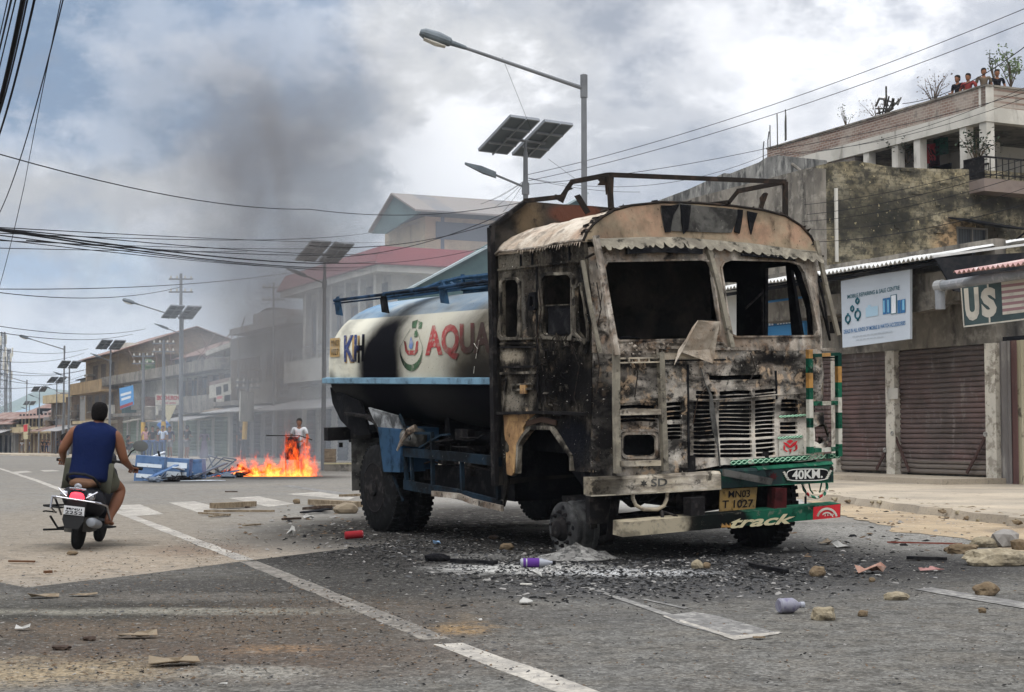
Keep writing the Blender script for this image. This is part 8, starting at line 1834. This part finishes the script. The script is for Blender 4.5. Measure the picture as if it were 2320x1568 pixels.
stone(163, 1259, .075, (1.3, .9, .5), 'flat brown stone right behind the scooter rear wheel', 10, m_stone2); stone(140, 1476, .062, (1.5, .9, .4), 'dark flat stone at the lower left', 11, M('dark_stone', lin((60, 50, 44)), .9, layers=[('n', lin((86, 74, 64)), 12, .56, .1, .7)])); stone(202, 1455, .05, (1.4, .9, .5), 'dark stone right of the flat lower left stone', 12, MATS['dark_stone'])
stone(1148, 1248, .105, (1.2, .8, .7), 'round grey-brown stone in the ashes left of the hub', 13, m_stone2); stone(1118, 1224, .09, (1.2, .8, .6), 'dark stone in the shade under the truck', 14, MATS['dark_stone']); stone(990, 1274, .13, (1.6, .8, .6), 'charred black lump in front of the chassis', 15, m_soot); stone(672, 1142, .10, (1.1, .8, .8), 'brown stone on the zebra bars', 16, m_stone2)
stone(2262, 1283, .36, (1.5, .75, .42), 'big flat rock at the right of the road', 20, n=3); stone(2180, 1256, .20, (1.5, .8, .5), 'dark rock left of the big flat rock', 21, m_stone2, n=3); stone(2210, 1262, .13, (1.3, .8, .5), 'small wrapped rock between the others', 22, n=3); stone(2230, 1242, .20, (1.4, .8, .55), 'white-topped rock behind the big flat rock', 23, n=3)
stone(2275, 1242, .24, (1.1, .8, .85), 'grey pyramid-shaped rock standing behind the big flat rock', 24, M('concrete_rock', lin((128, 124, 118)), .95, layers=[('n', lin((104, 100, 94)), 8, .54, .12, .7)], bump=(30, .5, .01)), n=2); stone(2312, 1248, .15, (1.1, .8, .8), 'reddish rock at the right picture edge', 25, m_stone2); stone(2155, 1252, .10, (1.4, .8, .5), 'small rock at the left end of the rock pile', 26, m_stone2)
stone(560, 1152, .05, (1.5, .9, .6), 'small dark clod near the planks', 30, MATS['dark_stone'])
m_plank = M('old_plank', lin((122, 108, 88)), .9, layers=[('n', lin((84, 72, 58)), 6, .54, .12, .8, (1, 6, 1)), ('n', lin((156, 142, 120)), 12, .6, .08, .6)], bump=(20, .4, .01))
def plank(a, b, w_, h, label, mat=m_plank, z=0.0, tz=0.0, name='plank', cat='plank', rag=True):
    p, q = gnd(*a), gnd(*b); o = empty(name, label, cat, p); d = q - p; n_ = Vector((-d.y, d.x, 0)).normalized()*w_/2; R = []; k = 7; rr = random.Random(int(a[0]*7+b[0]))
    for i in range(k+1):
        t = i/k; c_ = d*t + Vector((0, 0, .02+z+tz*t)); e0 = (rr.uniform(.5, 1.1) if i in (0, k) and rag else rr.uniform(.92, 1.06)); R.append([c_ - n_*e0, c_ + n_*e0, c_ + n_*e0 + Vector((0, 0, h)), c_ - n_*e0 + Vector((0, 0, h))])
    G().loft(R).build('board', mat, o); return o
plank((482, 1155), (577, 1150), .16, .085, 'thick weathered beam lying across the zebra bars'); plank((462, 1163), (622, 1163), .07, .03, 'long thin lath in front of the thick beam'); plank((452, 1167), (520, 1172), .05, .025, 'short thin lath at the left end of the pile'); plank((474, 1175), (520, 1170), .05, .02, 'splinter in front of the thin lath')
plank((705, 1146), (812, 1152), .20, .09, 'heavy plank at the rear wheel'); plank((700, 1158), (740, 1162), .28, .04, 'dark broken board near the rear wheel', MATS['dark_stone'], 0, .05); plank((772, 1140), (812, 1138), .10, .04, 'light slat resting on the heavy plank', m_plank, .09); plank((722, 1150), (800, 1160), .25, .03, 'bent brown panel under the heavy plank', m_plank, .0, .06)
plank((684, 1166), (745, 1164), .18, .02, 'black plastic strip beside the broken board', m_ink, .0, .04); plank((640, 1182), (680, 1180), .06, .03, 'short dark stick before the planks', MATS['dark_stone']); plank((552, 1196), (590, 1193), .05, .02, 'grey lath on the open road', m_plank); plank((510, 1117), (538, 1117), .05, .02, 'thin dark stick beyond the zebra bars', MATS['dark_stone'])
o = G().blobby((0, 0, .07), .15, 2, .3, 31, (1.3, .8, .7), .8).build('cut_block', M('pale_block', lin((122, 110, 92)), .9, layers=[('n', lin((96, 86, 72)), 6, .54, .12, .6)])); o.location = gnd(782, 1164); o['label'] = 'pale wedge-shaped block beside the rear wheel'; o['category'] = 'block'
plank((20, 1278), (78, 1279), .04, .015, 'thin brown stick left of the scooter', M('stick_brown', lin((88, 62, 44)), .9)); plank((100, 1304), (118, 1303), .05, .02, 'short stick at the seam in the road', MATS['stick_brown']); plank((1640, 1256), (1750, 1226), .035, .03, 'charred bar leaning from the right wheel onto the ash', m_soot, .0, .1); plank((1700, 1288), (1782, 1304), .05, .03, 'charred stick in the ash field', m_soot); plank((2055, 1272), (2145, 1275), .06, .03, 'thin dark branch right of the ash field', m_soot); plank((1022, 1278), (1125, 1284), .07, .03, 'burnt tube in the white ashes', m_soot); plank((1180, 1330), (1205, 1331), .0301, .01, 'tiny pale splinter in the foreground', m_whitew); plank((2010, 1234), (2180, 1238), .03, .015, 'reddish cable lying at the edge of the sand', M('cable_red', lin((110, 60, 50)), .8))
# bottle, cans, bags, papers
def bottle(px, py, rz, L, r, m_body, m_cap, label, m_lab=None, name='plastic_bottle'):
    o = empty(name, label, 'bottle', gnd(px, py), rz); z = r+.012
    G().rev((-L/2, 0, z), (1, 0, 0), [(0, r*.8), (.01, r), (L*.25, r*.97), (L*.3, r), (L*.62, r), (L*.78, r*.7), (L*.9, r*.36), (L*.96, r*.36)], 18).build('bottle_body', m_body, o, smooth='auto')
    G().rev((L*.455, 0, z), (1, 0, 0), [(0, r*.42), (.03, r*.42)], 12).build('cap', m_cap, o)
    if m_lab: G().rev((-L*.42, 0, z), (1, 0, 0), [(0, r*1.02), (L*.08, r*1.02)], 18).build('label_band', m_lab, o, smooth='auto'); G().rev((-L*.30, 0, z), (1, 0, 0), [(0, r*1.03), (L*.36, r*1.03)], 18).build('label_band', m_lab, o, smooth='auto')
m_clear = M('clear_plastic', lin((134, 136, 142)), .2, spec=.5); m_pur = M('purple_label', lin((78, 46, 112)), .5)
bottle(1217, 1288, .05, .30, .04, m_clear, m_ink, 'plastic bottle with a purple label lying in the white ashes', m_pur); bottle(1789, 1393, .35, .17, .05, M('crumpled_plastic', lin((116, 115, 124)), .35, spec=.5, layers=[('n', lin((84, 78, 104)), 18, .54, .1, .8)]), m_clear, 'crushed pale violet bottle in the right foreground')
o = empty('drink_can', 'crushed red drink can beside the rear wheel', 'can', gnd(803, 1224), .25); G().rev((-.11, 0, .055), (1, 0, .06), [(0, .035), (.01, .045), (.20, .045), (.21, .036)], 18).build('can_body', M('can_red', lin((128, 28, 34)), .4, spec=.4, layers=[('n', lin((214, 180, 180)), 9, .64, .05, .6)]), o, smooth='auto'); G().rev((.10, 0, .06), (1, 0, .06), [(0, .034), (.004, .030)], 16).build('can_top', m_alu, o)
def scrap(px, py, w_, d_, mat, label, rz=0.0, name='paper_scrap', h=.03, cat='litter', group=None):
    w_ *= .72; d_ *= .72
    o = G().sheet([(-w_/2, -d_/2), (w_*.1, -d_*.6), (w_/2, -d_*.2), (w_*.45, d_/2), (-w_*.2, d_*.4), (-w_/2, d_*.2)], [], lambda a, b: (a, b, .018 + h*abs(noise.noise(Vector((a*14+px, b*14, py))))*2), (0, 0, .004), grid=min(w_, d_)/3).build(name, mat); o.location = gnd(px, py); o.rotation_euler.z = rz; o['label'] = label; o['category'] = cat
    if group: o['group'] = group
m_pap = M('paper_white', lin((156, 154, 148)), .8); m_papb = M('paper_blue', lin((130, 160, 190)), .7); m_card = M('cardboard', lin((118, 106, 88)), .85, layers=[('n', lin((120, 100, 78)), 8, .55, .12, .7)])
for a in ((1192, 1372, .13, .13, m_pap, 'round crumpled white cup lid in the centre foreground', 0, 'paper_cup', .06), (1216, 1312, .12, .12, m_pap, 'crumpled white paper below the purple bottle', 0, 'paper_scrap', .07), (312, 1450, .32, .12, m_card, 'long pale torn cardboard at the lower left', .1, 'cardboard_scrap', .025), (395, 1512, .36, .16, m_card, 'curved grey-brown cardboard in the lower left foreground', .2, 'cardboard_scrap', .035), (52, 1432, .12, .08, m_pap, 'white oval scrap at the lower left edge', .1, 'paper_scrap', .05), (100, 1358, .3, .15, m_card, 'torn pale pieces just over the road seam', .1, 'cardboard_scrap', .025), (190, 1354, .28, .12, m_card, 'pinkish cardboard flake right of the torn pieces', .1, 'cardboard_scrap', .02), (1972, 1302, .36, .20, M('torn_bag', lin((150, 116, 100)), .6, layers=[('n', lin((200, 176, 160)), 9, .6, .08, .7)]), 'torn pinkish bag in front of the sand', .1, 'torn_bag', .07), (1975, 1143, .55, .3, m_papb, 'pale blue plastic sheet at the kerb', .0, 'plastic_sheet', .06), (2268, 1170, .4, .28, m_papb, 'blue paper near the kerb at the right', 0, 'paper_scrap', .03), (2200, 1176, .3, .2, m_pap, 'white litter by the kerb', 0, 'paper_scrap', .05), (1910, 1243, .3, .25, m_pap, 'white litter at the edge of the ash', .2, 'paper_scrap', .06), (1870, 1236, .22, .2, m_card, 'ochre scrap right of the right wheel', .2, 'cardboard_scrap', .06), (660, 1217, .14, .12, m_pap, 'crumpled white paper left of the red can', 0, 'paper_scrap', .09), (1085, 1412, .06, .03, m_pap, 'tiny white chip beside the orange stain', 0, 'paper_scrap', .02), (505, 1561, .06, .03, m_pap, 'white chip at the bottom edge', 0, 'paper_scrap', .02), (990, 1236, .12, .10, m_papb, 'small blue scrap in the shade of the chassis', 0, 'paper_scrap', .05), (1720, 1452, .1, .08, m_stone2, 'small brown clod in the marking', 0, 'paper_scrap', .01), (2110, 1298, .3, .12, M('pink_scrap', lin((140, 104, 98)), .8), 'thin pinkish strip near the rocks', 0, 'paper_scrap', .03), (700, 1178, .22, .14, m_pap, 'white plastic scrap before the planks', .3, 'plastic_sheet', .08)):
    scrap(*a[:4], a[4], a[5], a[6], a[7], a[8])
# ash heap at the bare hub
o = empty('ash_heap', 'small heap of grey ash under the bare wheel hub', 'ash', gnd(1305, 1268)); 
gq = G(); n_ = 16; rr = []
for j in range(8):
    t = j/7; rr.append([((.42*(1-t)+.0)*cos(2*pi*k/n_)*(1+.5*noise.noise(Vector((cos(2*pi*k/n_)*2, sin(2*pi*k/n_)*2, t)))), .36*(1-t)*sin(2*pi*k/n_), .012 + .14*t**1.3 + .035*noise.noise(Vector((k*1.3, j*.9, 3)))) for k in range(n_)])
gq.loft(rr, cap=True).build('ash', M('ash_grey', lin((112, 110, 106)), .95, layers=[('n', lin((160, 158, 152)), 9, .54, .1, .7), ('n', lin((40, 40, 40)), 16, .54, .08, .8)], bump=(24, .8, .02), spec=0.0), o, smooth=True)
# loose char, grit and chips: nobody could count them
def grit(name, N, f, mats, szr, seed, flat=.4):
    rr = random.Random(seed)
    for mi, (mt, share) in enumerate(mats):
        g = G()
        for i in range(int(N*share)):
            px, py = f(rr); b = gnd(px, py); s_ = rr.uniform(*szr)*(rr.random()**1.6*1.6+.5); a = rr.uniform(0, 6.3); u_ = Vector((cos(a), sin(a), rr.uniform(-.25, .25)))*s_*rr.uniform(.6, 1.8); v_ = Vector((-sin(a), cos(a), rr.uniform(-.25, .25)))*s_*rr.uniform(.4, .9); h = s_*flat*rr.uniform(.4, 1.6)
            c_ = b + Vector((0, 0, .013))
            g.add([c_-u_-v_, c_+u_-v_*.7, c_+u_*.8+v_, c_-u_*.9+v_*.8, c_-u_*.5-v_*.3+Vector((0, 0, h)), c_+u_*.5+v_*.1+Vector((0, 0, h*.8))], [(0, 1, 5, 4), (1, 2, 5), (2, 3, 4, 5), (3, 0, 4)])
        o = g.build(name, mt, recalc=False); o['kind'] = 'stuff'
mc1 = M('char', (.012, .012, .012), .9); mc2 = M('char_grey', lin((72, 72, 72)), .9); mc3 = M('ash_white', lin((128, 125, 120)), .9); mc4 = M('clod_brown', lin((92, 76, 60)), .95)
def ga(cx_, cy_, sx, sy): return lambda r: (r.gauss(cx_, sx), min(1560, max(1100, r.gauss(cy_, sy))))
grit('charred_debris', 9000, lambda r: ga(*r.choice(((1500, 1290, 230, 32), (1700, 1290, 170, 28), (1150, 1270, 150, 26), (1350, 1310, 200, 30), (950, 1225, 120, 22))))(r), [(mc1, .62), (mc2, .26), (mc3, .12)], (.006, .013), 1)
grit('grit', 3600, lambda r: (r.uniform(-20, 2340), 1200 + 360*r.random()**.7), [(mc1, .18), (mc3, .27), (mc2, .2), (mc4, .35)], (.0025, .0055), 2)
grit('dirt_clods', 5200, lambda r: ga(*r.choice(((400, 1410, 190, 40), (650, 1370, 130, 35), (200, 1300, 140, 40), (300, 1500, 200, 40), (480, 1245, 60, 22), (900, 1440, 160, 50))))(r), [(mc4, .5), (mc2, .3), (mc1, .2)], (.003, .0065), 3)
grit('roadside_litter', 600, lambda r: ga(*r.choice(((2000, 1140, 150, 10), (2150, 1170, 120, 14), (700, 1190, 90, 30), (2000, 1230, 160, 25))))(r), [(mc3, .35), (mc4, .4), (mc1, .25)], (.010, .026), 4)

rr = random.Random(9); g = G(); g2 = G()
for i in range(520):
    k = rr.random(); y = 17 + 13*k; t_ = (y-17)/13; x = 6.75 - 1.5*max(0, t_-.3) + rr.gauss(0, .18); s_ = rr.uniform(.015, .06)
    (g if i % 2 else g2).blobby((x, y, .03 + .09*rr.random()*(1 if x > 6.5-1.2*t_ else .2)), s_, 1, .5, i, (1.3, 1, .7))
for q, nm_, mt in ((g, 'kerb_rubble', m_stone), (g2, 'kerb_rubble', m_stone2)): o = q.build(nm_, mt); o['kind'] = 'stuff'
# thin air that pales the far houses and hills
hz = G().box(-2600, 2600, -120, 3300, -16, 190).build('haze', volmat('air', lambda N, co: N.n('ShaderNodeVolumePrincipled', {'Color': (.72, .82, .95, 1), 'Density': .00024, 'Anisotropy': .2}).outputs[0])); hz['kind'] = 'stuff'
